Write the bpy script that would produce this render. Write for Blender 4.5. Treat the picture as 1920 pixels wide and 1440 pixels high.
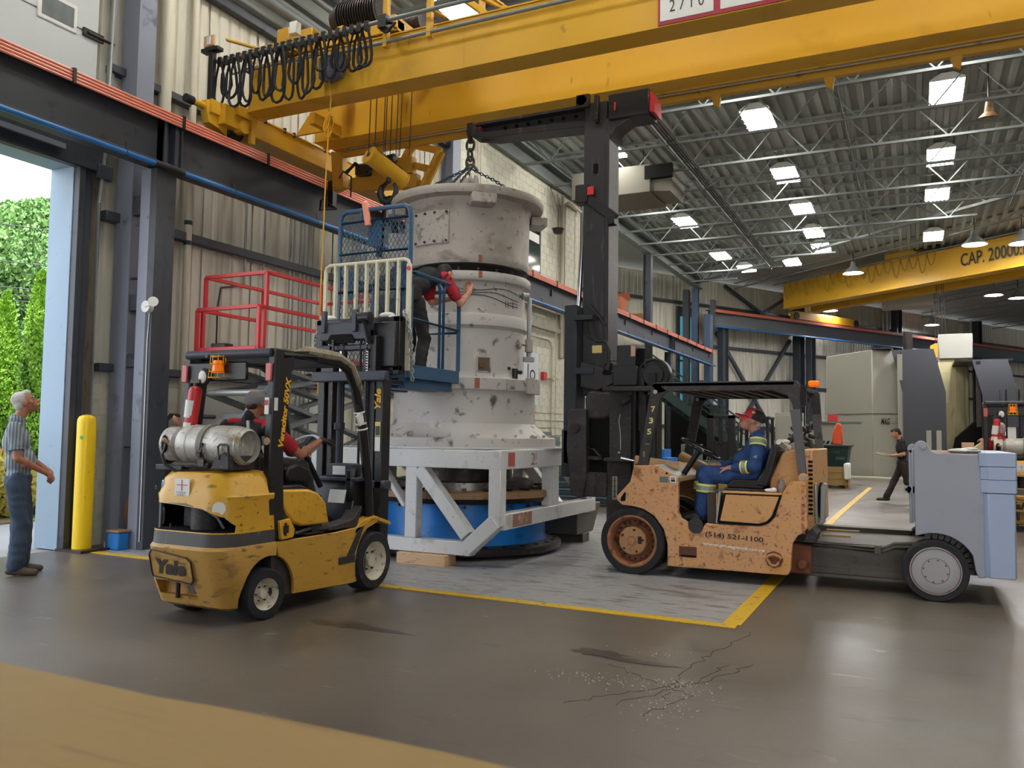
import bpy, math, random
import numpy as np
from mathutils import Vector as V, Matrix, Euler, noise
for o in list(bpy.data.objects): bpy.data.objects.remove(o)
S=bpy.context.scene; COL=S.collection
R_=math.radians; PI=math.pi
random.seed(7)
# ------------------------------------------------------------------ camera
cd=bpy.data.cameras.new('camera'); cam=bpy.data.objects.new('camera',cd); COL.objects.link(cam); S.camera=cam
cd.sensor_width=36; cd.lens=1555.7*36/1920; cd.clip_start=.02; cd.clip_end=400
_y,_p,_r=R_(25.91),R_(3.387),R_(.8)
F=V((-math.sin(_y)*math.cos(_p),math.cos(_y)*math.cos(_p),math.sin(_p)))
R0=V((math.cos(_y),math.sin(_y),0)); U0=R0.cross(F)
RR=R0*math.cos(_r)+U0*math.sin(_r); UU=U0*math.cos(_r)-R0*math.sin(_r)
cam.matrix_world=Matrix(((RR.x,UU.x,-F.x,0),(RR.y,UU.y,-F.y,0),(RR.z,UU.z,-F.z,1.45),(0,0,0,1)))
cd.dof.use_dof=True; cd.dof.focus_distance=11; cd.dof.aperture_fstop=8
# ------------------------------------------------------------------ world, sun, lamps, exposure
W=bpy.data.worlds.new('world'); S.world=W; W.use_nodes=True
nt=W.node_tree; bg=nt.nodes['Background']
tc=nt.nodes.new('ShaderNodeTexCoord'); sx=nt.nodes.new('ShaderNodeSeparateXYZ'); rp=nt.nodes.new('ShaderNodeValToRGB')
nt.links.new(tc.outputs['Generated'],sx.inputs[0]); nt.links.new(sx.outputs['Z'],rp.inputs[0]); nt.links.new(rp.outputs[0],bg.inputs[0])
rp.color_ramp.elements[0].color=(.95,.97,1,1); rp.color_ramp.elements[1].color=(.60,.74,1,1)
bg.inputs[1].default_value=3.4
sl=bpy.data.lights.new('sun','SUN'); sl.energy=7.0; sl.angle=R_(2); sl.color=(1,.95,.85)
so=bpy.data.objects.new('sun',sl); COL.objects.link(so); so.rotation_euler=V((.55,-.25,1.0)).to_track_quat('Z','Y').to_euler()
S.view_settings.view_transform='Standard'; S.view_settings.look='None'; S.view_settings.gamma=1; S.view_settings.use_curve_mapping=False
S.view_settings.exposure=.12
LAMP=33.0      # strength of the lit fixture faces
# ------------------------------------------------------------------ materials
def lin(c):
    return tuple(((x/255)/12.92 if x/255<=.04045 else ((x/255+.055)/1.055)**2.4) for x in c)+(1,)
MT={}
def paint(name,c,rough=.5,metal=0,wear=(),bump=0,bscale=40,var=.12,vscale=1.5,spec=.5,emit=None,stretch=None,trans=0):
    """procedural paint: base colour, wear=[(rgb,scale,amount,stretch)...], noise bump"""
    m=bpy.data.materials.new(name); m.use_nodes=True; n=m.node_tree; b=n.nodes['Principled BSDF']; L=n.links
    b.inputs['Roughness'].default_value=rough; b.inputs['Metallic'].default_value=metal; b.inputs['Specular IOR Level'].default_value=spec
    if emit: b.inputs['Emission Color'].default_value=lin(c); b.inputs['Emission Strength'].default_value=emit
    if trans: b.inputs['Transmission Weight'].default_value=trans
    tc=n.nodes.new('ShaderNodeTexCoord')
    def nz(sc,st=None,det=5,dist=0):
        t=n.nodes.new('ShaderNodeTexNoise'); t.inputs['Scale'].default_value=sc; t.inputs['Detail'].default_value=det; t.inputs['Distortion'].default_value=dist
        if st:
            mp=n.nodes.new('ShaderNodeMapping'); mp.inputs['Scale'].default_value=st; L.new(tc.outputs['Object'],mp.inputs[0]); L.new(mp.outputs[0],t.inputs[0])
        else: L.new(tc.outputs['Object'],t.inputs[0])
        return t
    base=lin(c); cur=None
    mix=n.nodes.new('ShaderNodeMixRGB'); mix.inputs[1].default_value=tuple(x*(1-var) for x in base[:3])+(1,); mix.inputs[2].default_value=tuple(min(1,x*(1+var)) for x in base[:3])+(1,)
    L.new(nz(vscale,stretch).outputs[0],mix.inputs[0]); cur=mix.outputs[0]
    for w in wear:
        rgb,sc,am=w[:3]; st=w[3] if len(w)>3 else None
        t=nz(sc,st,8,.3); r=n.nodes.new('ShaderNodeValToRGB'); r.color_ramp.elements[0].position=.80-am*.36-.04; r.color_ramp.elements[1].position=.80-am*.36+.06; r.color_ramp.elements[1].color=(.85,.85,.85,1)
        L.new(t.outputs[0],r.inputs[0]); mx=n.nodes.new('ShaderNodeMixRGB'); mx.inputs[2].default_value=lin(rgb)
        L.new(r.outputs[0],mx.inputs[0]); L.new(cur,mx.inputs[1]); cur=mx.outputs[0]
    L.new(cur,b.inputs['Base Color'])
    if bump:
        bp=n.nodes.new('ShaderNodeBump'); bp.inputs['Strength'].default_value=bump; bp.inputs['Distance'].default_value=.01
        L.new(nz(bscale).outputs[0],bp.inputs['Height']); L.new(bp.outputs[0],b.inputs['Normal'])
    MT[name]=m; return m
RUST=(95,52,30); DK=(40,36,32)
yel=paint('forklift_yellow',(210,160,46),.38,wear=[((120,88,40),7,.42,(1,1,2.5)),((70,58,40),26,.36)],bump=.08)
yelw=paint('worn_yellow',(182,140,66),.5,wear=[((150,112,60),5,.6,(1,1,2)),((96,78,52),11,.48,(.7,.7,3)),((60,52,40),30,.34,(.8,.8,2))],bump=.15)
yels=paint('worn_yellow_side',(190,146,56),.45,wear=[((160,122,56),5,.5,(.7,.7,2)),((92,72,44),12,.40,(.6,.6,3)),((52,44,34),30,.3,(.7,.7,2))],bump=.15)
org=paint('faded_orange',(206,154,108),.5,wear=[((208,150,70),3,.5),((132,88,58),5,.46),((118,74,40),16,.5),((74,52,38),40,.46)],bump=.12)
orgp=paint('orange_panel',(208,156,102),.45,wear=[((222,160,40),2.6,.6),((130,84,64),6,.46),((80,52,36),36,.42)],bump=.1)
crn=paint('crane_yellow',(214,164,44),.42,wear=[((196,148,40),1.2,.4),((110,92,50),6,.22,(1,1,.4))],var=.06,spec=.35)
crnd=paint('crane_dark_yellow',(196,150,48),.5,wear=[((110,88,40),5,.35)])
blk=paint('black_paint',(26,26,29),.42,wear=[((62,60,60),14,.34)],bump=.1)
blkw=paint('dusty_black',(48,45,46),.6,wear=[((78,72,70),26,.5,(1,1,2)),((66,61,60),4,.6),((20,19,20),9,.4)],bump=.4)
mstm=paint('mast_black',(42,40,44),.42,wear=[((74,66,62),6,.45,(3,3,.5)),((26,24,26),4,.4)],bump=.1)
navy=paint('mast_slate',(54,57,72),.5,wear=[((30,30,36),10,.45)],bump=.1)
rub=paint('rubber',(46,46,49),.85,wear=[((70,66,62),9,.45)],bump=.4,spec=.25)
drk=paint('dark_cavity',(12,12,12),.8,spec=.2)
cream=paint('cream_wheel',(196,190,172),.5,wear=[((110,100,88),20,.45),((50,46,42),30,.36)],bump=.1)
rwh=paint('rusty_wheel',(150,100,70),.7,wear=[((206,128,52),7,.5),((84,46,28),11,.5)],bump=.4)
hubm=paint('hub_orange',(176,130,90),.6,wear=[((150,96,48),12,.5),((80,58,42),20,.4)],bump=.3)
tank=paint('tank_alu',(176,172,164),.42,metal=.35,wear=[((120,110,98),14,.5,(1,4,1)),((206,204,200),30,.42),((150,132,96),5,.42)],bump=.25)
redp=paint('red_paint',(206,52,56),.4,wear=[((130,40,40),14,.3)])
blup=paint('blue_paint',(38,80,114),.42,wear=[((30,56,84),14,.35),((90,110,120),24,.26)],bump=.08)
creamp=paint('cream_paint',(214,208,180),.45,wear=[((150,140,110),12,.4),((90,78,60),26,.28)],bump=.08)
drum=paint('drum_grey',(170,163,155),.5,wear=[((128,118,108),3.5,.45,(1,1,1.6)),((150,142,132),2.2,.5),((110,100,90),5,.38,(1,1,1.4)),((74,64,56),14,.32)],bump=.2,spec=.4)
drum2=paint('drum_flange',(172,166,158),.55,wear=[((90,78,68),6,.5),((60,50,44),18,.42)],bump=.3)
drumb=paint('drum_base_grey',(184,180,176),.5,wear=[((206,200,190),4,.4),((96,82,72),8,.42),((56,42,36),5,.36)],bump=.25)
frm=paint('frame_white',(206,206,206),.45,wear=[((176,172,168),4,.45),((120,70,58),20,.26),((80,70,64),30,.26)],bump=.12)
steel=paint('bare_steel',(140,134,128),.32,metal=.85,wear=[((74,66,60),8,.5)],bump=.2)
dsteel=paint('dark_steel',(62,56,54),.42,metal=.6,wear=[((96,84,76),10,.45)],bump=.25)
chrome=paint('chrome',(210,212,216),.12,metal=1,var=.02)
tanr=paint('tan_ring',(160,124,88),.55,wear=[((110,90,74),8,.5)],bump=.2)
bluer=paint('blue_ring',(28,118,196),.4,wear=[((20,84,146),7,.42)],bump=.06)
woodb=paint('timber',(206,170,132),.7,wear=[((170,130,92),10,.5,(1,6,6))],bump=.2)
woodl=paint('pale_pine',(158,128,74),.55,wear=[((152,116,72),3,.5,(.5,5,5)),((142,108,66),9,.4,(.6,8,8))],bump=.1,bscale=20)
slate=paint('steel_slate',(62,66,74),.5,wear=[((44,46,52),5,.45)],bump=.05)
slatel=paint('column_grey',(132,137,152),.45,wear=[((76,80,90),3,.45)],bump=.04)
joistm=paint('joist_grey',(122,128,128),.55,var=.1)
deckm=paint('deck_grey',(150,155,150),.6,var=.12)
sid=paint('siding_cream',(204,200,186),.5,wear=[((170,166,150),1,.5,(3,3,.3))],var=.04,spec=.4)
block=paint('block_cream',(208,206,190),.6,wear=[((184,182,164),3,.5)],bump=.2,bscale=60,var=.04)
blockj=paint('block_joint',(200,198,182),.7,var=.03)
conduit=paint('galvanised',(168,170,168),.4,metal=.5,wear=[((110,112,112),5,.4,(1,1,.3))])
pipec=paint('cream_pipe',(196,190,172),.45,var=.05)
orail=paint('orange_rail',(238,148,124),.4,var=.06)
bpipe=paint('blue_pipe',(40,112,178),.38,var=.06)
jamb=paint('jamb_blue_grey',(146,170,190),.5,wear=[((120,146,172),6,.3)],var=.04)
doorw=paint('door_white',(198,202,204),.45,var=.03)
bol=paint('bollard_yellow',(248,206,20),.35,wear=[((196,160,30),9,.28),((120,110,50),20,.2)],var=.05)
cwm=paint('counterweight_grey',(150,153,163),.5,wear=[((140,144,156),4,.45),((150,110,84),14,.16)],var=.04,bump=.05)
cwb=paint('counterweight_blue',(156,170,196),.48,wear=[((150,112,86),9,.16)],var=.04,bump=.05)
rustm=paint('rust',(120,70,46),.8,wear=[((60,40,30),9,.5)],bump=.4)
brn=paint('brown_steel',(82,76,70),.55,wear=[((104,70,52),6,.36),((36,32,30),6,.4)],bump=.3)
skin=paint('skin',(196,138,112),.5,wear=[((180,110,88),9,.4)],var=.06,bump=.1,bscale=90)
skin2=paint('tan_skin',(170,112,86),.5,wear=[((150,90,70),9,.4)],var=.06,bump=.1,bscale=90)
hairg=paint('grey_hair',(196,190,184),.7,wear=[((140,134,128),30,.5,(1,1,4))],bump=.8,bscale=60)
hairb=paint('black_hair',(30,26,24),.6,bump=.8,bscale=60)
white=paint('white_print',(226,226,222),.5,var=.02)
eyew=paint('eye_white',(220,216,210),.3,var=.02); eyed=paint('eye_dark',(40,30,24),.3)
txty=paint('text_yellow',(228,170,30),.5,var=.02); txtk=paint('text_black',(38,34,30),.5,var=.02); txtr=paint('text_red',(176,50,48),.5,var=.02)
txtw=paint('text_white',(220,220,214),.5,wear=[((200,150,90),40,.5)],var=.02); txtg=paint('text_gold',(216,196,120),.5,var=.02); txtd=paint('text_brown',(66,52,40),.5,wear=[((150,110,66),50,.3)],var=.02)
amber=paint('amber_lens',(255,112,20),.2,emit=.35); redl=paint('red_lens',(196,92,84),.3)
blackc=paint('black_cloth',(32,31,36),.85,bump=.5,bscale=12,wear=[((44,43,50),4,.5)]); redc=paint('red_cloth',(176,34,48),.8,bump=.4,bscale=12)
pantsk=paint('charcoal_trousers',(44,40,40),.85,bump=.5,bscale=10,wear=[((58,52,50),4,.5)])
denim=paint('dark_denim',(58,72,92),.85,bump=.7,bscale=8,wear=[((74,88,108),5,.45,(1,1,.5)),((36,46,60),6,.45,(2,2,.6))])
coverall=paint('blue_coverall',(34,66,118),.8,bump=.9,bscale=7,wear=[((20,48,104),4,.5),((40,84,156),6,.36)])
hivis=paint('hivis_yellow',(214,226,110),.6); silv=paint('silver_tape',(150,146,144),.4,metal=.3)
vinyl=paint('black_vinyl',(30,29,31),.4,bump=.2,bscale=10)
boot=paint('brown_boot',(92,80,68),.7,wear=[((60,52,46),12,.5)],bump=.3); bootk=paint('black_boot',(44,40,40),.6,wear=[((80,74,70),14,.4)],bump=.3)
pinkcap=paint('pink_cap',(214,58,76),.7,bump=.2); capd=paint('charcoal_cap',(52,48,54),.8,wear=[((70,66,72),8,.5)],bump=.3); capg=paint('grey_cap',(128,126,130),.8,bump=.3)
green=paint('dark_green',(26,52,50),.5,wear=[((40,70,66),8,.4)]); tealc=paint('cabinet_blue',(54,86,104),.45); greyb=paint('grey_green',(96,112,106),.5)
mdark=paint('machine_charcoal',(52,54,62),.5,var=.03); mgrey=paint('machine_grey',(160,158,147),.5,var=.03); mcream=paint('machine_cream',(186,176,134),.5,wear=[((150,110,60),3,.4,(2,2,.3))])
orgb=paint('orange_plastic',(226,84,44),.4,var=.03)
glassd=paint('window_dark',(40,52,50),.08,spec=.8); glassb=paint('tinted_window',(80,160,180),.1,emit=.5,spec=.5)  # tinted panes glow in place of daylight behind them
frost=paint('frosted_window',(116,122,122),.25,var=.3,vscale=8)
# striped shirt
def stripes(name,c1,c2,scale,rot):
    m=paint(name,c1,.8,bump=.5,bscale=9); n=m.node_tree; b=n.nodes['Principled BSDF']
    tc=n.nodes.new('ShaderNodeTexCoord'); mp=n.nodes.new('ShaderNodeMapping'); mp.inputs['Rotation'].default_value=rot
    w=n.nodes.new('ShaderNodeTexWave'); w.inputs['Scale'].default_value=scale; w.inputs['Distortion'].default_value=.25; w.inputs['Detail Scale'].default_value=.6
    r=n.nodes.new('ShaderNodeValToRGB'); r.color_ramp.elements[0].color=lin(c1); r.color_ramp.elements[1].color=lin(c2); r.color_ramp.elements[0].position=.45; r.color_ramp.elements[1].position=.62
    n.links.new(tc.outputs['Object'],mp.inputs[0]); n.links.new(mp.outputs[0],w.inputs[0]); n.links.new(w.outputs[0],r.inputs[0]); n.links.new(r.outputs[0],b.inputs['Base Color']); return m
shirt=stripes('striped_shirt',(150,160,166),(96,108,118),11,(0,0,R_(-53)))
def leafm(name,c1,c2):
    m=paint(name,c1,.6,wear=[(c2,2.2,.55)],var=.4,vscale=6); return m
# floor
def floormat():
    m=bpy.data.materials.new('concrete_floor'); m.use_nodes=True; n=m.node_tree; b=n.nodes['Principled BSDF']; L=n.links
    tc=n.nodes.new('ShaderNodeTexCoord')
    def nz(s,d=6,st=None,dist=0):
        t=n.nodes.new('ShaderNodeTexNoise'); t.inputs['Scale'].default_value=s; t.inputs['Detail'].default_value=d; t.inputs['Distortion'].default_value=dist
        if st: mp=n.nodes.new('ShaderNodeMapping'); mp.inputs['Scale'].default_value=st; L.new(tc.outputs['Object'],mp.inputs[0]); L.new(mp.outputs[0],t.inputs[0])
        else: L.new(tc.outputs['Object'],t.inputs[0])
        return t
    def ramp(t,a,c,col0=(0,0,0,1),col1=(1,1,1,1)):
        r=n.nodes.new('ShaderNodeValToRGB'); r.color_ramp.elements[0].position=a; r.color_ramp.elements[1].position=c; r.color_ramp.elements[0].color=col0; r.color_ramp.elements[1].color=col1
        L.new(t.outputs[0],r.inputs[0]); return r
    r0=ramp(nz(.45,8),.3,.72,lin((82,74,66)),lin((110,101,91)))
    cur=r0.outputs[0]
    def over(fac,col):
        nonlocal cur
        mx=n.nodes.new('ShaderNodeMixRGB'); L.new(fac,mx.inputs[0]); L.new(cur,mx.inputs[1]); mx.inputs[2].default_value=lin(col); cur=mx.outputs[0]
    over(ramp(nz(2.2,8,(1,3,1),.8),.62,.74,col1=(.55,.55,.55,1)).outputs[0],(64,58,54))
    over(ramp(nz(14,6,(1,.3,1)),.66,.74,col1=(.4,.4,.4,1)).outputs[0],(70,64,58))
    over(ramp(nz(3.5,8,(.4,1.6,1),2),.68,.73,col1=(.5,.5,.5,1)).outputs[0],(160,154,146))
    L.new(cur,b.inputs['Base Color'])
    rr=ramp(nz(.9,6),.3,.75,(.30,.30,.30,1),(.50,.50,.50,1)); L.new(rr.outputs[0],b.inputs['Roughness'])
    bp=n.nodes.new('ShaderNodeBump'); bp.inputs['Strength'].default_value=.12; bp.inputs['Distance'].default_value=.01; L.new(nz(40).outputs[0],bp.inputs['Height']); L.new(bp.outputs[0],b.inputs['Normal'])
    return m
floorm=floormat()
padm=paint('painted_pad',(152,152,153),.42,wear=[((126,124,122),1.5,.5),((96,88,84),4,.5,(.45,2.2,1)),((74,62,58),7,.52,(.4,2.4,1)),((66,58,54),20,.46,(.4,2,1))],bump=.08)
ylinem=paint('line_yellow',(206,166,36),.5,wear=[((120,108,84),12,.45),((90,82,76),26,.36)])
stainm=paint('oil_stain',(66,58,52),.35,wear=[((92,84,76),14,.5)])
rubblem=paint('rubble',(178,170,160),.8)
# ------------------------------------------------------------------ geometry helpers
def frame(d,up=V((0,0,1))):
    d=V(d).normalized(); up=V(up)
    if abs(d.dot(up))>.98: up=V((0,1,0)) if abs(d.y)<.9 else V((1,0,0))
    r=d.cross(up).normalized(); u=r.cross(d).normalized(); return r,u,d
class G:
    def __init__(s): s.v=[]; s.f=[]; s.m=[]; s.mi=0; s.s=[]
    def add(s,vs,fs):
        b=len(s.v); s.s.append((b,len(s.f))); s.v+=[tuple(x) for x in vs]; s.f+=[tuple(i+b for i in f) for f in fs]; s.m+=[s.mi]*len(fs); return s
    def box(s,x0,x1,y0,y1,z0,z1):
        return s.add([(x,y,z) for x in(x0,x1) for y in(y0,y1) for z in(z0,z1)],[(0,1,3,2),(4,6,7,5),(0,4,5,1),(2,3,7,6),(0,2,6,4),(1,5,7,3)])
    def obox(s,c,size,rot=(0,0,0)):
        M=Euler(rot).to_matrix() if not isinstance(rot,Matrix) else rot; c=V(c); h=[x/2 for x in size]
        return s.add([c+M@V((x,y,z)) for x in(-h[0],h[0]) for y in(-h[1],h[1]) for z in(-h[2],h[2])],[(0,1,3,2),(4,6,7,5),(0,4,5,1),(2,3,7,6),(0,2,6,4),(1,5,7,3)])
    def bar(s,p,q,w,h,up=(0,0,1)):
        p=V(p);q=V(q);r,u,d=frame(q-p,up); 
        vs=[e+r*a*w/2+u*b*h/2 for e in(p,q) for a,b in((-1,-1),(1,-1),(1,1),(-1,1))]
        return s.add(vs,[(0,1,2,3),(7,6,5,4),(0,4,5,1),(1,5,6,2),(2,6,7,3),(3,7,4,0)])
    def cyl(s,p,q,r,r2=None,n=16,cap=True):
        r2=r if r2 is None else r2; p=V(p);q=V(q);a,b,d=frame(q-p); vs=[]
        for e,rr in((p,r),(q,r2)):
            vs+=[e+(a*math.cos(2*PI*i/n)+b*math.sin(2*PI*i/n))*rr for i in range(n)]
        fs=[(i,(i+1)%n,(i+1)%n+n,i+n) for i in range(n)]
        if cap: fs+=[tuple(range(n))[::-1],tuple(range(n,2*n))]
        return s.add(vs,fs)
    def tube(s,pts,r,n=8,closed=False):
        pts=[V(p) for p in pts]; N=len(pts); vs=[]; a=None
        for i,p in enumerate(pts):
            if closed: t=pts[(i+1)%N]-pts[i-1]
            else: t=pts[min(i+1,N-1)]-pts[max(i-1,0)]
            t.normalize()
            if a is None: a,b,_=frame(t)
            else:
                a=(a-t*a.dot(t)); a=a.normalized() if a.length>1e-5 else frame(t)[0]; b=t.cross(a)
            rr=r[i] if isinstance(r,(list,tuple)) else r
            vs+=[p+(a*math.cos(2*PI*k/n)+b*math.sin(2*PI*k/n))*rr for k in range(n)]
        fs=[]
        for i in range(N if closed else N-1):
            j=(i+1)%N
            fs+=[(i*n+k,i*n+(k+1)%n,j*n+(k+1)%n,j*n+k) for k in range(n)]
        if not closed: fs+=[tuple(range(n))[::-1],tuple(range((N-1)*n,N*n))]
        return s.add(vs,fs)
    def lathe(s,prof,c=(0,0,0),n=32,axis=(0,0,1),a0=0,a1=None):
        a,b,d=frame(axis); c=V(c); vs=[]; k=len(prof); full=a1 is None; A1=2*PI if full else a1; M=n if full else n+1
        for i in range(M):
            t=a0+(A1-(0 if full else a0))*i/n
            e=a*math.cos(t)+b*math.sin(t)
            vs+=[c+e*r+d*z for r,z in prof]
        fs=[]
        for i in range(n):
            j=(i+1)%M
            fs+=[(i*k+m,j*k+m,j*k+m+1,i*k+m+1) for m in range(k-1)]
        return s.add(vs,fs)
    def prism(s,poly,ax,a,b):
        """poly in the two other axes, extruded along ax ('X','Y','Z') from a to b"""
        def P(u,w,t): return {'X':(t,u,w),'Y':(u,t,w),'Z':(u,w,t)}[ax]
        n=len(poly); vs=[P(u,w,a) for u,w in poly]+[P(u,w,b) for u,w in poly]
        return s.add(vs,[tuple(range(n))[::-1],tuple(range(n,2*n))]+[(i,(i+1)%n,(i+1)%n+n,i+n) for i in range(n)])
    def ell(s,c,r,rot=None,n=16,m=10):
        c=V(c); M=rot or Matrix.Identity(3); vs=[c+M@V((0,0,-r[2]))]
        for j in range(1,m):
            t=-PI/2+PI*j/m
            vs+=[c+M@V((r[0]*math.cos(t)*math.cos(2*PI*i/n),r[1]*math.cos(t)*math.sin(2*PI*i/n),r[2]*math.sin(t))) for i in range(n)]
        vs.append(c+M@V((0,0,r[2]))); fs=[(0,1+(i+1)%n,1+i) for i in range(n)]
        for j in range(m-2): fs+=[(1+j*n+i,1+j*n+(i+1)%n,1+(j+1)*n+(i+1)%n,1+(j+1)*n+i) for i in range(n)]
        t=len(vs)-1; q=1+(m-2)*n; fs+=[(t,q+i,q+(i+1)%n) for i in range(n)]
        return s.add(vs,fs)
    def cap(s,p,q,r1,r2,n=12):
        p=V(p);q=V(q);L=(q-p).length; d=(q-p)
        if L<1e-5: d=V((0,0,1))
        prof=[(0,-r1)]+[(r1*math.cos(t),r1*math.sin(t)) for t in(-PI/3,-PI/6,0)]+[(r2*math.cos(t),L+r2*math.sin(t)) for t in(0,PI/6,PI/3)]+[(0,L+r2)]
        a,b,d=frame(d); k=len(prof)-2; vs=[p-d*r1]; 
        for r,z in prof[1:-1]: vs+=[p+d*z+(a*math.cos(2*PI*i/n)+b*math.sin(2*PI*i/n))*r for i in range(n)]
        vs.append(p+d*(L+r2)); fs=[(0,1+(i+1)%n,1+i) for i in range(n)]
        for j in range(k-1): fs+=[(1+j*n+i,1+j*n+(i+1)%n,1+(j+1)*n+(i+1)%n,1+(j+1)*n+i) for i in range(n)]
        t=len(vs)-1; q_=1+(k-1)*n; fs+=[(t,q_+i,q_+(i+1)%n) for i in range(n)]
        return s.add(vs,fs)
    def ibeam(s,p,q,H,Wd,tf=.02,tw=.015,up=(0,0,1)):
        p=V(p);q=V(q);r,u,d=frame(q-p,up)
        s.bar(p+u*(H/2-tf/2),q+u*(H/2-tf/2),Wd,tf,u); s.bar(p-u*(H/2-tf/2),q-u*(H/2-tf/2),Wd,tf,u); s.bar(p,q,tw,H-2*tf,u); return s
    def loft(s,rings,cap=True):
        n=len(rings[0]); b=[p for r in rings for p in r]; fs=[]
        for j in range(len(rings)-1): fs+=[(j*n+i,j*n+(i+1)%n,(j+1)*n+(i+1)%n,(j+1)*n+i) for i in range(n)]
        if cap: fs+=[tuple(range(n))[::-1],tuple(range((len(rings)-1)*n,len(rings)*n))]
        return s.add(b,fs)
def world_origin(o):
    t=V((0,0,0))
    while o is not None: t=t+V(o.location); o=o.parent
    return t
def link(name,me,parent=None,loc=None):
    o=bpy.data.objects.new(name,me); COL.objects.link(o)
    if parent is not None: o.parent=parent
    if loc is not None: o.location=loc
    return o
def mesh(name,g,mats,off=V((0,0,0)),ang=38,smooth=True,fix=True):
    me=bpy.data.meshes.new(name); vs=[(x-off.x,y-off.y,z-off.z) for x,y,z in g.v]; me.from_pydata(vs,[],g.f)
    for m in (mats if isinstance(mats,(list,tuple)) else [mats]): me.materials.append(m)
    if any(g.m): me.polygons.foreach_set('material_index',g.m)
    if fix:
        import bmesh
        bm=bmesh.new(); bm.from_mesh(me); bmesh.ops.recalc_face_normals(bm,faces=bm.faces); bm.to_mesh(me); bm.free()
    if smooth:
        me.polygons.foreach_set('use_smooth',[True]*len(me.polygons)); me.set_sharp_from_angle(angle=R_(ang))
    me.update(); return me
def meta(o,label=None,cat=None,group=None,kind=None):
    if label: o['label']=label
    if cat: o['category']=cat
    if group: o['group']=group
    if kind: o['kind']=kind
    return o
EACH={'bolt','flange_bolt','gap_bolt','ring_bolt','flange_hole','wheel_nut','wheel_bolt','cover_bolt','rivet','bar_hanger','stiffener','wire_rope','mast_crosshead','counterweight_plate','tie_plate','guard_slat','wheels','wheel','walkway_edge','door_hinge','truck_drive','flange_lug','skid','landing','hydraulic_line','lug','inner_crosshead','carriage','trolley_rail','pipe_hanger','black_sling','mast','guard','leg','fork_pocket','toe_board','solid_plate','white_tape','dash_label','radiator','frame_rail','beacon_mount','boom_lock','orange_tab','dark_flange_lug','white_band','round_decal'}
def part(name,g,m,parent=None,bev=0,ang=38,smooth=True,seg=1,label=None,kind=None,org=None):
    if parent is not None and name in EACH and len(g.s)>1 and kind is None:
        # one object for each separate piece
        cut_=g.s+[(len(g.v),len(g.f))]
        for (a,fa),(b,fb) in zip(cut_,cut_[1:]):
            h=G(); h.v=g.v[a:b]; h.f=[tuple(i-a for i in f) for f in g.f[fa:fb]]; h.m=g.m[fa:fb]; h.s=[(0,0)]
            if h.v: o=part(name,h,m,parent,bev,ang,smooth,seg,label,kind,org)
        return o
    off=world_origin(parent) if parent is not None else V((0,0,0))
    if parent is None and org is not None: off=V(org)
    o=link(name,mesh(name,g,m,off,ang,smooth),parent)
    if parent is None and org is not None: o.location=off
    if bev:
        b=o.modifiers.new('bevel','BEVEL'); b.width=bev; b.segments=seg; b.limit_method='ANGLE'; b.angle_limit=R_(40); b.harden_normals=False
    return meta(o,label,None,None,kind)
def thing(name,label,cat,loc,group=None):
    o=bpy.data.objects.new(name,None); COL.objects.link(o); o.location=loc; o.empty_display_size=.1; return meta(o,label,cat,group)
def single(name,g,m,label,cat,org,group=None,bev=0,kind=None,ang=38):
    o=part(name,g,m,None,bev,ang,org=org); return meta(o,label,cat,group,kind)
def struct(name,g,m,parent=None,bev=0,smooth=True):
    o=part(name,g,m,parent,bev,smooth=smooth)
    if parent is None: o['kind']='structure'
    return o
def dup(root,loc,rz=0,label=None,group=None,scale=None):
    r=root.copy(); COL.objects.link(r); r.location=loc; r.rotation_euler=(0,0,rz)
    if scale: r.scale=(scale,)*3
    if label: r['label']=label
    if group: r['group']=group
    for c in list(root.children):
        d=c.copy(); COL.objects.link(d); d.parent=r
        for e in list(c.children):
            h=e.copy(); COL.objects.link(h); h.parent=d
    return r
TMP=bpy.data.scenes.new('workshop')      # a side scene only for evaluating modifiers and text quickly; removed at the end
def evaluate(o,*others):
    for x in (o,)+others: TMP.collection.objects.link(x)
    vl=TMP.view_layers[0]; vl.update(); dg=vl.depsgraph; me=bpy.data.meshes.new_from_object(o.evaluated_get(dg))
    for x in (o,)+others: TMP.collection.objects.unlink(x)
    return me
def bake(o,*others):
    me=evaluate(o,*others); o.modifiers.clear(); o.data=me; return o
def cut(o,g,mat):
    """boolean-cut g (world coordinates) out of o, cavity faces take mat"""
    c=link('cutter',mesh('cutter',g,mat,V((0,0,0)),smooth=False)); c.location=-world_origin(o.parent) if False else (0,0,0)
    m=o.modifiers.new('cut','BOOLEAN'); m.object=c; m.operation='DIFFERENCE'; m.solver='EXACT'
    try: m.material_mode='TRANSFER'
    except Exception: pass
    par=o.parent; wo=world_origin(par) if par is not None else V((0,0,0)); o.parent=None; o.location=wo; bake(o,c); o.location=(0,0,0); o.parent=par; bpy.data.objects.remove(c)
    me=o.data; me.polygons.foreach_set('use_smooth',[True]*len(me.polygons)); me.set_sharp_from_angle(angle=R_(38)); return o
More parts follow.
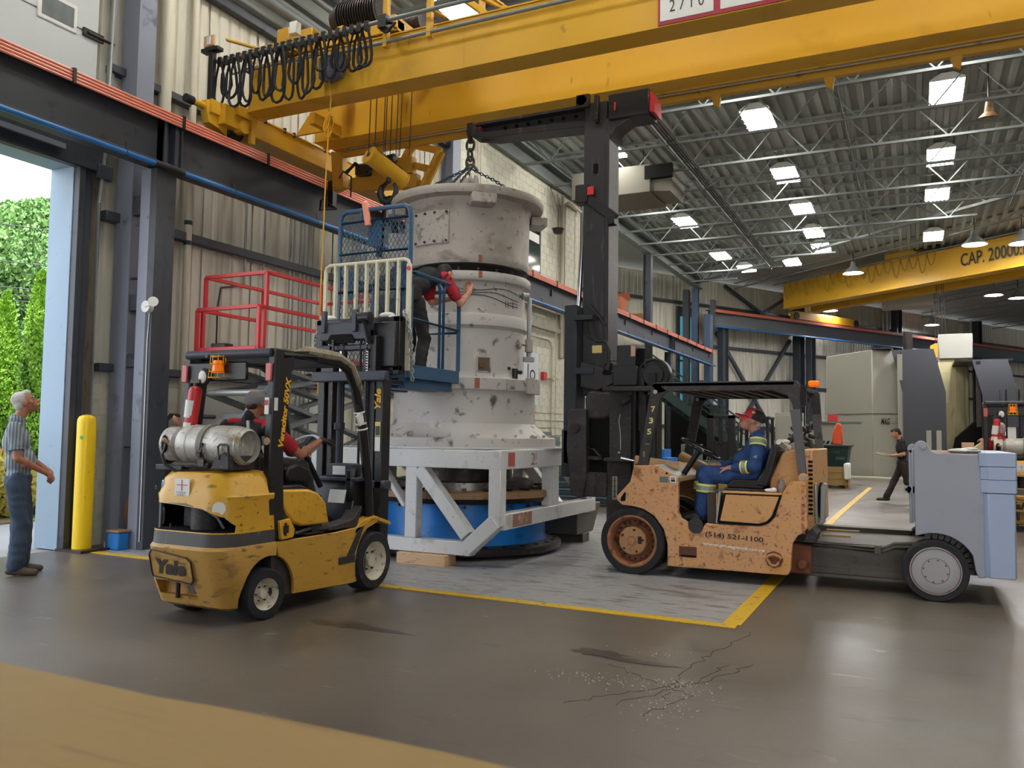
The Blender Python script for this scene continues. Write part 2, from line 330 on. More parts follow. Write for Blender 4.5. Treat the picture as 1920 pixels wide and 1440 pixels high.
def text(s,w,m,org,right,up,parent,name='lettering',shear=0,bold=0,ex=.0015,h=None,space=1,label=None):
    """flat lettering: baseline-left corner org, scaled to width w (and height h)"""
    cu=bpy.data.curves.new('t','FONT'); cu.body=s; cu.size=1; cu.shear=shear; cu.offset=bold; cu.space_character=space; cu.resolution_u=3
    t=bpy.data.objects.new('t',cu); me=evaluate(t); bpy.data.objects.remove(t)
    co=np.zeros(len(me.vertices)*3); me.vertices.foreach_get('co',co); co=co.reshape(-1,3); x0,x1=co[:,0].min(),co[:,0].max(); y0,y1=co[:,1].min(),co[:,1].max()
    sx=w/(x1-x0); sy=(h/(y1-y0)) if h else sx; r=V(right).normalized(); u=V(up).normalized(); nn=r.cross(u); off=V(org)-(world_origin(parent) if parent else V((0,0,0)))+nn*ex
    for v in me.vertices:
        a=(v.co.x-x0)*sx; b=(v.co.y-y0)*sy; v.co=off+r*a+u*b
    me.materials.clear(); me.materials.append(m); o=link(name,me,parent); 
    if label: o['label']=label
    return o
def arc(c,r,a0,a1,n,plane='XZ'):
    out=[]
    for i in range(n+1):
        t=R_(a0+(a1-a0)*i/n); out.append((c[0]+r*math.cos(t),c[1]+r*math.sin(t)))
    return out
def chain(g,pts,r=.012,L=.05):
    pts=[V(p) for p in pts]; seg=[]; d=0
    for a,b in zip(pts,pts[1:]):
        n=max(1,int((b-a).length/(L*.72))); seg+=[(a.lerp(b,i/n),(b-a).normalized()) for i in range(n)]
    for i,(p,d) in enumerate(seg):
        a,b,_=frame(d,(.3,.2,1)); a,b=(a,b) if i%2 else (b,a)
        g.tube([p+d*(L*.5*math.cos(t))+a*(L*.3*math.sin(t)) for t in [2*PI*k/8 for k in range(8)]],r*.5,5,True)
def sag(p,q,s,n=10):
    p=V(p);q=V(q); return [p.lerp(q,i/n)-V((0,0,s*4*(i/n)*(1-i/n))) for i in range(n+1)]
# ================================================================== SETTING
g=G(); g.add([(-9.12,-7,0),(20,-7,0),(60,110,0),(-30,110,0),(-30,23,0),(-9.12,23,0)],[(0,1,2,3,4,5)]); fl=struct('floor',g,floorm,smooth=False)
# painted pad and its yellow border, worn lines, stains, cracks: pieces of the floor
g=G(); g.prism([(-8.6,6.72),(-1.36,6.58),(-1.36,14.5),(-8.6,14.5)],'Z',.001,.004); part('painted_pad',g,padm,fl)
g=G(); g.prism([(-8.7,6.60),(-1.24,6.46),(-1.24,6.58),(-8.7,6.72)],'Z',.001,.006); part('yellow_line',g,ylinem,fl)
g=G(); g.prism([(-1.36,6.58),(-1.22,6.58),(-1.26,16.4),(-1.38,16.4)],'Z',.001,.006); part('yellow_line',g,ylinem,fl)
g=G(); g.prism([(-1.38,16.4),(-1.26,16.4),(-1.14,26.5),(-1.26,26.5)],'Z',.001,.006); part('yellow_line',g,ylinem,fl)
def blotch(c,rx,ry,z,n=22,seed=0,jag=.45):
    rnd=random.Random(seed); return [(c[0]+math.cos(2*PI*i/n)*rx*(1-jag*rnd.random()),c[1]+math.sin(2*PI*i/n)*ry*(1-jag*rnd.random())) for i in range(n)]
for i,(c,rx,ry) in enumerate([((-3.9,5.15),.38,.13),((-3.62,5.12),.42,.07),((-1.9,5.3),.22,.12),((-1.62,5.22),.34,.05),((-3.0,7.45),.3,.1)][:4]):
    g=G(); g.prism(blotch(c,rx,ry,0,26,i,.5),'Z',.0004+i*.0007,.0009+i*.0007); part('oil_stain',g,stainm,fl)
rnd=random.Random(3); g=G()
for (cx,cy,sx,sy,n) in [(-1.25,4.85,.16,.07,120),(-1.75,4.75,.18,.06,60),(-1.55,5.45,.12,.06,50),(-1.2,4.45,.10,.16,70)]:
    for i in range(n):
        x,y=rnd.gauss(cx,sx),rnd.gauss(cy,sy); s=rnd.uniform(.002,.006); g.obox((x,y,s*.4),(s*2,s*1.4,s),(rnd.random(),rnd.random(),rnd.random()*3))
o=part('concrete_crumbs',g,rubblem,fl,kind='stuff')
def crack(pts,w,seed):
    rnd=random.Random(seed); g=G(); P=[]
    for a,b in zip(pts,pts[1:]):
        n=9
        for i in range(n): P.append((a[0]+(b[0]-a[0])*i/n+rnd.uniform(-.025,.025),a[1]+(b[1]-a[1])*i/n+rnd.uniform(-.025,.025)))
    for a,b in zip(P,P[1:]): g.bar((a[0],a[1],.0008),(b[0],b[1],.0008),w*rnd.uniform(.5,1.3),.0012)
    part('crack',g,drk,fl)
crack([(-1.1,6.4),(-1.25,5.6),(-1.3,5.0),(-1.27,4.5)],.003,1); crack([(-1.1,5.4),(-1.2,4.9),(-1.55,4.5),(-1.75,4.2)],.0025,2); crack([(-1.75,5.1),(-1.5,4.9),(-1.15,4.7),(-1.3,4.2)],.0025,4); crack([(-.95,5.5),(-1.1,5.1),(-1.3,4.7),(-1.5,4.3)],.0025,5)
# ---- left wall: block base, ribbed siding panels, girts
WX=-9.1
g=G(); g.box(WX-.25,WX-.006,6.62,23.2,0,2.14); g.box(WX-.2,WX-.07,6.62,15.4,2.14,9.1); g.box(WX-.2,WX-.06,-7,6.62,4.72,9.1)
wl=struct('wall_left',g,blockj,smooth=False)
def blockmesh(w=.392,h=.192,d=.05):
    c=.004; g=G(); g.add([(0,0,0),(0,w,0),(0,w,h),(0,0,h),(d,c,c),(d,w-c,c),(d,w-c,h-c),(d,c,h-c)],[(4,5,6,7),(0,1,5,4),(1,2,6,5),(2,3,7,6),(3,0,4,7)]); return mesh('block',g,block,smooth=False)
BM=blockmesh(); BH=blockmesh(.192)
def blocks(parent,y0,y1,z0,z1,x,limit=300):
    rest=G(); n=0; off=world_origin(parent)
    for r in range(int(round((z1-z0)/.2))):
        y=y0-(.2 if r%2 else 0); z=z0+r*.2
        while y<y1-.1:
            a=max(y,y0); w=min(y+.4,y1)-a
            if w>.1:
                n+=1
                if n<=limit:
                    o=link('concrete_block',BM if w>.3 else BH,parent); o.location=V((x-.05,a+.004,z+.004))-off
                else:
                    c=.004; ww=w-.008; rest.add([(x-.05,a+.004,z+.004),(x-.05,a+ww,z+.004),(x-.05,a+ww,z+.196),(x-.05,a+.004,z+.196),(x,a+.008,z+.008),(x,a+ww-c,z+.008),(x,a+ww-c,z+.192),(x,a+.008,z+.192)],[(4,5,6,7),(0,1,5,4),(1,2,6,5),(2,3,7,6),(3,0,4,7)])
            y+=.4
    if rest.v: part('blockwork',rest,block,parent,smooth=False,kind='stuff')
blocks(wl,6.62,15.4,0,2.14,WX)
def sidingmesh(w,h,mat,pitch=.2,d=.03):
    g=G(); n=int(round(w/pitch)); prof=[]
    for i in range(n):
        a=i*pitch; prof+=[(a,0),(a+pitch*.62,0),(a+pitch*.70,-d),(a+pitch*.92,-d)]
    prof=[(0,-d*.3)]+prof[1:]+[(w-.012,-d)] ; k=len(prof)
    g.add([(x,y,0) for y,x in prof]+[(x,y,h) for y,x in prof],[(i,i+1,i+1+k,i+k) for i in range(k-1)])
    return mesh('siding_panel',g,mat,smooth=False)
SP1=sidingmesh(1.0,6.9,sid); 
for i in range(9):
    o=link('siding_panel',SP1,wl); o.location=(WX,6.62+i*.98,2.16)
SP2=sidingmesh(1.0,2.0,sid)
for i in range(5):
    o=link('siding_panel',SP2,wl); o.location=(WX,1.7+i*.98,7.2)
g=G()
for z,h in ((2.14,.1),(4.02,.12),(5.9,.1),(7.6,.16)): g.box(WX,WX+.14,6.9,15.4,z,z+h)
part('girt',g,slate,wl,.008)
g=G(); g.cyl((WX+.35,6.6,7.95),(WX+.35,15.4,7.95),.09); part('duct_pipe',g,joistm,wl); g=G(); g.cyl((WX+.6,6.6,8.3),(WX+.6,15.4,8.3),.05); part('duct_pipe',g,joistm,wl)
g=G(); g.box(WX,WX+.05,6.62,15.4,7.78,9.1); part('shaded_wall_top',g,deckm,wl)  # grey sheet puts the shadow on the wall top into its colour
# emergency lights, conduits and pipes of the left wall
def conduits(y0,ys,z0,z1,r,m,x,name='conduit'):
    for y in ys:
        g=G(); g.cyl((x,y0+y,z0),(x,y0+y,z1),r,n=8); part(name,g,m,wl)
conduits(10.35,[0,.09,.24,.34,.44,.56],.4,5.2,.018,conduit,WX+.06); conduits(9.35,[0],3.6,5.3,.02,conduit,WX+.06); conduits(9.75,[0],.5,5.0,.016,conduit,WX+.06)
conduits(12.1,[0,.12,.3],.4,5.2,.018,conduit,WX+.06)
g=G(); g.bar((WX+.05,9.1,4.02),(WX+.05,12.6,4.02),.04,.04); part('conduit_strut',g,conduit,wl)
for y,z0,z1,r in ((8.2,1.0,9,.05),(7.72,4.8,9,.085)):
    g=G(); g.cyl((WX+.12,y,z0),(WX+.12,y,z1),r); p=part('drain_pipe',g,pipec,wl)
    if r<.06:
        for z in (4.0,4.28): g=G(); g.cyl((WX+.12,y,z-.03),(WX+.12,y,z+.03),r+.004); part('green_band',g,green,p)
g=G(); g.tube([(WX+.05,8.85,2.2),(WX+.05,8.85,3.2),(WX+.05,8.9,3.5),(WX+.05,9.3,3.6),(WX+.05,9.4,3.6)],.015); part('conduit',g,slate,wl)
g=G(); g.tube([(WX+.12,7.95,.3),(WX+.12,7.95,1.55),(WX+.12,8.02,1.62),(WX+.12,8.8,1.62)],.03); part('black_pipe',g,blk,wl)
g=G(); g.box(WX,WX+.03,8.3,11.4,1.05,1.95); nb=part('notice_board',g,paint('board_white',(176,178,172),.5,var=.05),wl,.005)
# ---- block office with the window and the sign
g=G(); g.box(WX-.3,WX-.006,15.4,23.2,0,8.6); wo=struct('wall_office',g,blockj,smooth=False); blocks(wo,15.4,23.2,0,8.4,WX)
g=G(); g.box(WX-.3,WX+.004,23.2,23.3,0,8.4); part('corner_trim',g,block,wo)
g=G(); g.box(WX-.02,WX+.03,19.05,20.35,5.55,6.95); w2=struct('window_1',g,slate)
g=G(); g.box(WX+.02,WX+.036,19.12,20.28,5.62,6.88); part('pane',g,glassd,w2)
g=G(); g.box(WX+.03,WX+.045,19.2,20.2,6.55,6.78); part('white_pane_strip',g,white,w2)  # white strip across the upper part of the pane
for y,r,z0,z1 in ((21.75,.05,3.6,8.3),(21.35,.012,.5,8.3),(22.7,.012,.5,8.0),(19.9,.01,.3,2.1),(16.6,.02,5,8.4),(16.75,.02,5,8.4)):
    g=G(); g.cyl((WX+.08,y,z0),(WX+.08,y,z1),r,n=10); p=part('wall_pipe',g,pipec,wo)
    if r>.04:
        for z in (5.3,4.9): g=G(); g.cyl((WX+.08,y,z-.04),(WX+.08,y,z+.04),r+.006); part('green_band',g,green,p)
g=G(); g.bar((WX+.04,17.5,4.35),(WX+.04,23.1,4.35),.08,.12); g.bar((WX+.04,17.5,4.85),(WX+.04,23.1,4.85),.06,.05); part('wall_ledge',g,block,wo)
g=G(); g.tube([(WX+.05,18.5,4.02),(WX+.05,20.9,4.02),(WX+.05,21.15,3.85),(WX+.05,21.15,.9)],.02); part('conduit',g,pipec,wo)
g=G(); g.box(WX,WX+.02,17.6,20.3,2.2,3.6); sg=single('wall_sign',g,paint('sign_white',(206,216,226),.5,var=.02),'pale sign board with grey letters on the white block wall beside the drum','sign',(WX,18.9,2.2))
text('lo',.5,txtk,(WX+.022,19.6,2.85),(0,1,0),(0,0,1),sg,h=.42); text('lo',.34,txtk,(WX+.022,19.7,2.3),(0,1,0),(0,0,1),sg,h=.22)
g=G(); g.box(WX+.02,WX+.023,19.2,20.2,2.66,2.685); part('red_rule',g,txtr,sg)
g=G(); g.box(WX,WX+.1,20.5,20.72,2.9,3.12); al=single('fire_alarm_box',g,redp,'small red alarm box on the white block wall right of the sign','alarm',(WX,20.6,2.9),bev=.01)
g=G(); g.cyl((WX+.01,21.0,2.95),(WX+.12,21.0,2.95),.03); g.ell((WX+.18,20.92,2.93),(.07,.07,.07)); g.ell((WX+.18,21.12,3.0),(.07,.07,.07)); single('emergency_light',g,creamp,'cream twin-head emergency lamp on the white block wall beside the red alarm box','lamp',(WX,21,2.9))
g=G(); g.box(WX,WX+.18,19.75,20.9,1.0,1.5); single('wall_cabinet',g,greyb,'grey green steel cabinet low on the white block wall right of the drum base','cabinet',(WX+.1,20.3,1.0),bev=.01)
g=G(); g.box(WX,WX+.15,17.9,18.3,.9,2.3); single('wall_panel_box',g,greyb,'narrow green electrical panel on the white wall just right of the drum','panel',(WX+.1,18.1,.9),bev=.01)
g=G(); g.tube([(WX+.05,20.9,8.3),(WX+.3,20.9,7.6),(WX+.3,20.9,7.1)],.01); g.lathe([(0,0),(.12,.02),(.17,.16),(.03,.2)],(WX+.3,20.9,6.95),14); single('wall_bell',g,dsteel,'small dark round speaker hanging on the white block wall below the roof beam','speaker',(WX+.3,20.9,6.95))
g=G(); g.tube([(WX+.06,21.9,3.6),(WX+.06,21.9,8.05),(WX+.1,22.1,8.15),(WX+.1,23.1,8.15)],.045,10); part('wall_pipe',g,pipec,wo)
# ---- door opening, frame and open sectional door
g=G()
g.box(WX-.42,WX,6.54,6.62,0,4.6); g.box(WX-.42,WX,-3,6.62,4.6,4.72); dn=struct('door_1',g,jamb,bev=.004)
g=G(); g.box(WX,WX+.10,6.55,6.63,0,4.75); g.box(WX+.01,WX+.06,6.66,6.74,0,4.75); part('door_frame',g,slate,dn,.004)
g=G(); g.box(WX,WX+.02,6.56,6.9,0,4.75); part('jamb_plate',g,paint('dirty_jamb',(106,98,84),.6,wear=[((60,56,50),6,.5,(4,4,.6))]),dn)
g=G(); g.tube([(WX+.13,6.82,0),(WX+.13,6.8,4.2),(WX+.13,6.86,4.9),(WX+.13,6.92,8.6)],.022); g.bar((WX+.06,6.92,4.9),(WX+.06,6.98,8.8),.05,.08); part('door_track',g,conduit,dn)
g=G(); g.box(WX,WX+.12,-3,6.9,4.58,4.9); part('door_header',g,slate,dn,.01); g=G(); g.bar((WX+.16,3.4,4.78),(WX+.16,6.3,4.74),.03,.06); part('header_rail',g,slatel,dn)
for i,z in enumerate((4.98,5.62,6.26,6.9,7.54)):
    g=G(); g.box(WX+.04,WX+.09,-3,6.72,z,z+.63); p=part('door_panel',g,doorw,dn,.008)
    if i==2:
        g=G(); g.box(WX+.09,WX+.11,5.92,6.42,6.16,6.50); q=part('panel_window',g,white,p,.01)
        # pane set inside the window frame
        g=G(); g.box(WX+.112,WX+.116,5.92+.05,6.42-.05,6.16+.05,6.50-.05); part('panel_pane',g,frost,p)
g=G()
for z in (5.6,6.24,6.88): g.box(WX+.09,WX+.12,6.5,6.78,z-.05,z+.05); g.cyl((WX+.12,6.55,z),(WX+.12,6.92,z),.02,n=8)
part('door_hinge',g,dsteel,dn,.003)
g=G(); g.box(WX+.1,WX+.16,6.76,6.96,4.5,4.68); part('track_bracket',g,slate,dn,.01)
# ---- outside ground
g=G(); g.box(-60,-9.1,-30,45,-.12,-.012); struct('trim_1',g,paint('asphalt',(150,146,140),.8,wear=[((130,126,120),3,.5)]),smooth=False)
g=G(); g.box(-60,-12.2,-30,45,-.05,.02); struct('trim_2',g,leafm('garden_soil',(120,104,74),(150,160,70)),smooth=False)
# ---- columns
def column(x0,x1,y,z1,w,m,name='steel_column',label='',legs=True):
    t=thing(name,label,'column',((x0+x1)/2,y,0))
    g=G(); g.box(x0,x0+.018,y-w/2,y+w/2,0,z1); g.box(x1-.018,x1,y-w/2,y+w/2,0,z1); part('flange',g,m,t,.003)
    g=G(); g.box(x0+.018,x1-.018,y-.01,y+.01,0,z1); part('web',g,m,t)
    return t
t=column(-9.02,-8.78,7.25,9.1,.26,slatel,label='wide grey wall column behind the crane column beside the door')
g=G(); g.prism([(-9.04,0),(-8.76,0),(-8.76,9.1),(-9.04,9.1)],'Y',7.1,7.13); part('face_plate',g,slatel,t)
t=column(-8.52,-8.28,7.2,4.62,.3,slate,label='grey crane column with emergency lamp standing right of the yellow bollard')
g=G(); g.prism([(-8.52,0),(-8.36,0),(-8.36,4.62),(-8.52,4.62)],'Y',7.03,7.05); part('face_plate',g,slatel,t)  # paler plate carries the door light on this column face in its colour
g=G(); g.box(-8.36,-8.25,7.03,7.16,0,4.62); part('dark_channel',g,slate,t,.004)
g=G(); g.box(-8.32,-8.2,7.06,7.12,4.66,5.27); g.box(-8.32,-8.2,7.24,7.30,4.66,5.27); part('cap_stiffener',g,slate,t,.004)
g=G()
for z in (1.2,2.2,3.3,4.2): g.box(-8.78,-8.5,7.14,7.2,z,z+.02)
g.box(-9.0,-8.5,7.12,7.2,4.1,4.34); g.box(-9.0,-8.5,7.12,7.2,2.9,3.1); g.box(-9.0,-8.5,7.12,7.2,2.2,2.36); part('tie_plate',g,slate,t,.004)
g=G(); g.cyl((-8.25,7.0,2.9),(-8.25,6.93,2.9),.07,n=20); g.cyl((-8.25,6.94,2.9),(-8.12,6.94,2.93),.02); g.lathe([(.03,0),(.06,.09),(.0,.09)],(-8.12,6.94,2.93),14,(.7,-.7,.1)); g.tube([(-8.28,7.02,2.85),(-8.3,7.02,2.5),(-8.3,7.02,0.1)],.006)
single('emergency_lamp',g,white,'small white round emergency lamp fixed to the grey crane column by the door','lamp',(-8.25,7.0,2.9))
t=column(-9.1,-8.8,15.25,9.1,.34,slatel,label='grey roof column standing at the left edge of the white block wall')
for y in (15.2,):
    t=column(-8.52,-8.28,y,4.62,.3,slate,label='dark crane column half hidden behind the grey drum')
t=column(-8.52,-8.28,23.4,4.62,.3,slate,label='dark crane column behind the tall black crane mast')
t=column(-8.52,-8.28,30.9,4.62,.3,slate,label='dark crane column behind the green stairs')
t=column(-9.25,-8.95,30.5,8.35,.3,slate,label='tall slim column carrying the roof beam behind the crane runway')
t=thing('steel_column','tall blue grey corner column where the two crane runways meet','column',(-8.6,38.6,0))
g=G(); g.box(-8.75,-8.45,38.3,38.9,0,7.1); g.box(-9.4,-9.1,38.6,38.9,0,8.4); part('shaft',g,paint('column_blue',(52,72,98),.45),t,.01)
g=G(); g.box(-9.9,-9.6,38.9,39.2,0,8.4); part('shaft',g,slate,t,.01)
# ---- left crane runway: beam, rail, conductor bars, blue pipe
t=thing('crane_runway','long dark crane runway beam along the left wall with four orange conductor bars','crane runway',(-8.3,7,4.6))
RX=-8.32
g=G(); g.ibeam((RX,-4,4.98),(RX,38.2,4.98),.66,.3,.03,.02); part('runway_beam',g,slate,t,.004)
g=G(); g.box(RX-.04,RX+.04,-4,38.2,5.31,5.37); part('rail',g,dsteel,t,.005)
g=G(); g.box(RX+.02,RX+.15,-4,38.2,5.30,5.325); part('conductor_shelf',g,blk,t)
for k in range(4):
    y=-4
    g=G(); g.cyl((RX+.17,-4,5.30-k*.036),(RX+.17,38,5.30-k*.036),.016,n=8); part('conductor_bar',g,orail,t)
g=G()
for i in range(28):
    y=-3.2+i*1.5; g.box(RX+.11,RX+.20,y-.02,y+.02,5.16,5.33)
    if i%2: g.box(RX+.02,RX+.05,y-.03,y+.03,4.95,5.12)
part('bar_hanger',g,dsteel,t,.002)
g=G()
for y in (7.2,15.2,23.4,30.9): g.box(RX+.01,RX+.14,y-.14,y-.12,4.68,5.29); g.box(RX+.01,RX+.14,y+.12,y+.14,4.68,5.29)
part('stiffener',g,slate,t)
t2=thing('air_pipe','blue compressed air pipe hanging below the left crane runway beam','pipe',(RX+.17,7,4.6))
for a,b in ((-4,6.9),(7.35,38)): g=G(); g.cyl((RX+.17,a,4.62),(RX+.17,b,4.62),.03,n=10); part('pipe_run',g,bpipe,t2)
g=G(); g.cyl((RX+.17,6.86,4.62),(RX+.17,7.4,4.62),.026); 
for i in range(24):
    y=-2+i*1.7; g.tube([(RX+.17,y,4.58),(RX+.2,y,4.62),(RX+.17,y,4.67),(RX+.15,y,4.75)],.008,6)
part('pipe_hanger',g,blk,t2)
# ---- back wall of the angled bay
D2=V((math.sin(R_(31)),math.cos(R_(31)),0)); N2=V((D2.y,-D2.x,0)); P0=V((-9.4,41,0))
def w2p(t,n=0,z=0): p=P0+D2*t+N2*n; return (p.x,p.y,z)
A2=math.atan2(D2.x,D2.y)   # heading
g=G(); g.bar(w2p(-16,-.12,4.6),w2p(45,-.12,4.6),.16,9.2); wb=struct('wall_back',g,sid,smooth=False)
SPB=sidingmesh(1.2,7.3,sid,.24); SPC=sidingmesh(1.2,1.9,mgrey,1.2,.0)
for i in range(46):
    t_=-12+i*1.2; o=link('siding_panel',SPB,wb); o.location=w2p(t_,0,1.9); o.rotation_euler=(0,0,-A2)
    o=link('base_panel',SPC,wb); o.location=w2p(t_,0,0); o.rotation_euler=(0,0,-A2)
g=G()
for z in (1.9,4.1,5.9,7.9): g.bar(w2p(-14,.1,z),w2p(45,.1,z),.14,.14)
part('girt',g,slate,wb,.01)
for t_ in (6.6,15.6,24.6,33):
    g=G(); g.ibeam(w2p(t_,.55,0),w2p(t_,.55,9.2),.5,.4,.04,.03,D2); part('wall_column',g,slate,wb)
for a,b in (((.6,0),(6.2,6.6)),((.6,6.6),(6.2,0))):
    for zo in (0,):
        g=G(); g.bar(w2p(a[0],.3,a[1]),w2p(b[0],.3,b[1]),.16,.16); part('wall_brace',g,slate,wb)
g=G(); g.bar(w2p(1.2,.3,9.0),w2p(6.2,.3,6.9),.14,.14); g.bar(w2p(2.2,.3,6.9),w2p(6.2,.3,9.0),.14,.14); part('wall_brace',g,slate,wb)
for t_ in (14.6,15.0): g=G(); g.cyl(w2p(t_,.3,0),w2p(t_,.3,9),.14 if t_>14.8 else .06); part('wall_pipe',g,conduit,wb)
g=G(); g.cyl(w2p(28,.2,0),w2p(28,.2,7.4),.06); part('wall_pipe',g,pipec,wb)
# tall narrow tinted window
g=G(); g.bar(w2p(-1.9,.12,4.0),w2p(-.9,.12,4.0),.1,7.4); wn=struct('window_2',g,slate)
for z0,z1 in ((.6,1.9),(2.0,3.5),(3.6,5.0),(5.1,7.2)):
    g=G(); g.bar(w2p(-1.75,.2,(z0+z1)/2),w2p(-1.05,.2,(z0+z1)/2),.04,z1-z0); part('pane',g,glassb,wn)
# ---- second runway along the angled wall
t=thing('crane_runway','far crane runway beam with red conductor bar in front of the back wall','crane runway',w2p(0,1.2,6.9))
g=G(); g.ibeam(w2p(-1,1.3,7.1),w2p(45,1.3,7.1),.75,.4,.04,.03); part('runway_beam',g,paint('runway_grey',(96,100,106),.5),t)
g=G(); g.bar(w2p(-.8,1.52,7.42),w2p(45,1.52,7.42),.1,.14); part('conductor_bar',g,paint('faded_red_bar',(196,104,84),.5),t)
g=G(); g.bar(w2p(-.8,1.3,7.52),w2p(45,1.3,7.52),.16,.07); part('rail',g,dsteel,t)
g=G(); g.cyl(w2p(-.8,1.55,6.66),w2p(45,1.55,6.66),.04); part('air_pipe',g,bpipe,t)
g=G()
for t_ in (0.0,6.6,15.6,24.6,33): g=G(); g.ibeam(w2p(t_,1.3,0),w2p(t_,1.3,6.7),.4,.35,.03,.02,D2); part('runway_column',g,slate,t)
g=G(); g.bar(w2p(-.9,1.5,6.5),w2p(-.9,1.5,7.9),.2,.5); part('end_stop',g,slate,t)
# ---- mezzanine behind the runway
g=G(); g.box(-14,-9.2,23.3,31.5,0,5.35); me_=struct('wall_store',g,block,smooth=False)
for i,(x,y,z,sx_,sy_,sz_,rz,m,lab) in enumerate([(-9.6,26.7,5.36,.5,.6,.75,.2,woodl,'round bundle beside the boxes above the runway'),(-9.6,28.4,5.36,.5,.8,1.0,.05,paint('red_brown_card',(166,92,56),.7),'tall red brown carton standing on the store roof above the runway'),(-9.62,30.0,5.36,.5,.9,.5,.15,paint('brown_card',(170,130,84),.7),'low open brown carton on the store roof right of the tall one')]):
    if i==0:
        g=G(); g.ell((x,y,z+.385),(.32,.4,.38)); single('wrapped_bundle',g,woodb,'round tan wrapped bundle on the store roof left of the cartons','bundle',(x,y,z))
    else:
        M=Euler((0,0,rz)).to_matrix(); t=thing('carton',lab,'box',(x,y,z),'cartons on the store roof'); g=G(); g.obox((x,y,z+sz_/2),(sx_,sy_,sz_),(0,0,rz)); part('body',g,m,t,.01)
        g=G(); g.obox((x+.1,y+sy_*.42,z+sz_+.1),(sx_,.02,.28),(R_(35),0,rz)); part('flap',g,m,t)
# ---- roof: deck, joists, girders, lights
ZD=9.25
g=G(); prof=[]
x=-9.3
while x<22:
    prof+=[(x,ZD),(x+.11,ZD),(x+.13,ZD-.07),(x+.24,ZD-.07),(x+.26,ZD)]; x+=.3
k=len(prof); g.add([(a,-6,z) for a,z in prof]+[(a,37.4,z) for a,z in prof],[(i,i+1,i+1+k,i+k) for i in range(k-1)])
ce=struct('ceiling',g,deckm,smooth=False)
g=G(); g.add([(-30,-6,ZD+.12),(60,-6,ZD+.12),(60,110,ZD+.12),(-30,110,ZD+.12),(-30,-6,ZD+.2),(60,-6,ZD+.2),(60,110,ZD+.2),(-30,110,ZD+.2)],[(0,1,2,3),(7,6,5,4)])
# trimmed so the deck does not reach over the garden outside
g.v=[(max(x,-9.6) if y<0 else (max(x,-9.6)),y,z) for x,y,z in g.v]; part('roof_sheet',g,deckm,ce,smooth=False)
g=G(); g.add([(-20,23,ZD+.1),(-9.4,23,ZD+.1),(-9.4,60,ZD+.1),(-20,60,ZD+.1)],[(0,1,2,3)]); part('roof_sheet',g,deckm,ce,smooth=False)
def joist(p,q,zt,zb,nseg,w=.06):
    g=G(); p=V(p);q=V(q)
    a=V((p.x,p.y,zb));b=V((q.x,q.y,zb));c=V((p.x,p.y,zt));d=V((q.x,q.y,zt))
    g.bar(a,b,w*1.5,w*.9); g.bar(c,d,w*1.5,w*.9)
    for i in range(nseg):
        s0=i/nseg; s1=(i+.5)/nseg; s2=(i+1)/nseg
        g.bar(c.lerp(d,s0),a.lerp(b,s1),w*.45,w*.45); g.bar(a.lerp(b,s1),c.lerp(d,s2),w*.45,w*.45)
    return g
for i in range(19):
    y=1.3+i*1.95; xe=min(14.1,-9.2+(38.5-y)*1.11)
    if xe>-7: struct('roof_joist',joist((-8.9,y,0),(xe,y,0),9.15,8.3,max(2,round((xe+8.9)/1.44))),joistm,ce,smooth=False)
# cross bridging
g=G()
for x in (-5.2,-1.3,2.6,6.5):
    ye=min(37,38.5-(x+9.2)/1.11); g.bar((x,1,8.32),(x,ye,8.32),.04,.04)
    for i in range(19):
        y=1.3+i*1.95
        if y>ye-2: break
        g.bar((x,y,8.3),(x,y+1.95,9.1),.03,.03); g.bar((x,y,9.1),(x,y+1.95,8.3),.03,.03)
part('bridging',g,joistm,ce,smooth=False)
g=G(); g.ibeam((-9.1,2,8.62),(-9.1,39,8.62),.5,.3,.04,.02); part('eave_girder',g,joistm,ce)
g=G(); g.cyl((-8.75,8,8.9),(-8.75,39,8.75),.06); part('eave_girder',g,joistm,ce)
g=joist((-9.2,38.5,0),(12,19.4,0),9.2,8.6,16,.09); part('bay_truss',g,joistm,ce,smooth=False)
bd_=V((.743,-.669,0))
for i in range(7):
    a=V(w2p(2+i*4.2,.2,0)); b=a+bd_*34; g=joist(a,b,9.22,8.95,22,.05); part('bay_joist',g,joistm,ce,smooth=False)
for k in range(4):
    g=G(); g.cyl((-3.9+k*.07-1.15,9.5,8.22),(-3.9+k*.07-1.15,34,8.22),.018,n=6); part('conduit',g,dsteel,ce)
def light(x,y,lab,grp='ceiling lights of the near bay'):
    t=thing('ceiling_light',lab,'light',(x,y,8.72),grp)
    g=G(); g.prism([(x-.33,8.9),(x-.12,9.02),(x+.12,9.02),(x+.33,8.9),(x+.33,8.86),(x-.33,8.86)],'Y',y-.66,y+.66); part('housing',g,white,t)
    for k in range(6):
        xx=x-.26+k*.104; g=G(); g.cyl((xx,y-.62,8.83),(xx,y+.62,8.83),.022,n=8); part('tube',g,lampm,t)
    g=G()
    for k in range(5): g.box(x-.33,x+.33,y-.64+k*.32,y-.635+k*.32,8.80,8.815)
    part('louvre',g,white,t)
    g=G(); g.box(x-.32,x+.32,y-.65,y+.65,8.852,8.858); part('diffuser',g,lampd,t)
    g=G(); g.cyl((x,y-.5,9.0),(x,y-.5,9.2),.006,n=5); g.cyl((x,y+.5,9.0),(x,y+.5,9.2),.006,n=5); part('hanger_wire',g,dsteel,t)
def emis(name,c,s):
    m=bpy.data.materials.new(name); m.use_nodes=True; n=m.node_tree; e=n.nodes.new('ShaderNodeEmission'); e.inputs[0].default_value=c; e.inputs[1].default_value=s; n.links.new(e.outputs[0],n.nodes['Material Output'].inputs[0]); return m
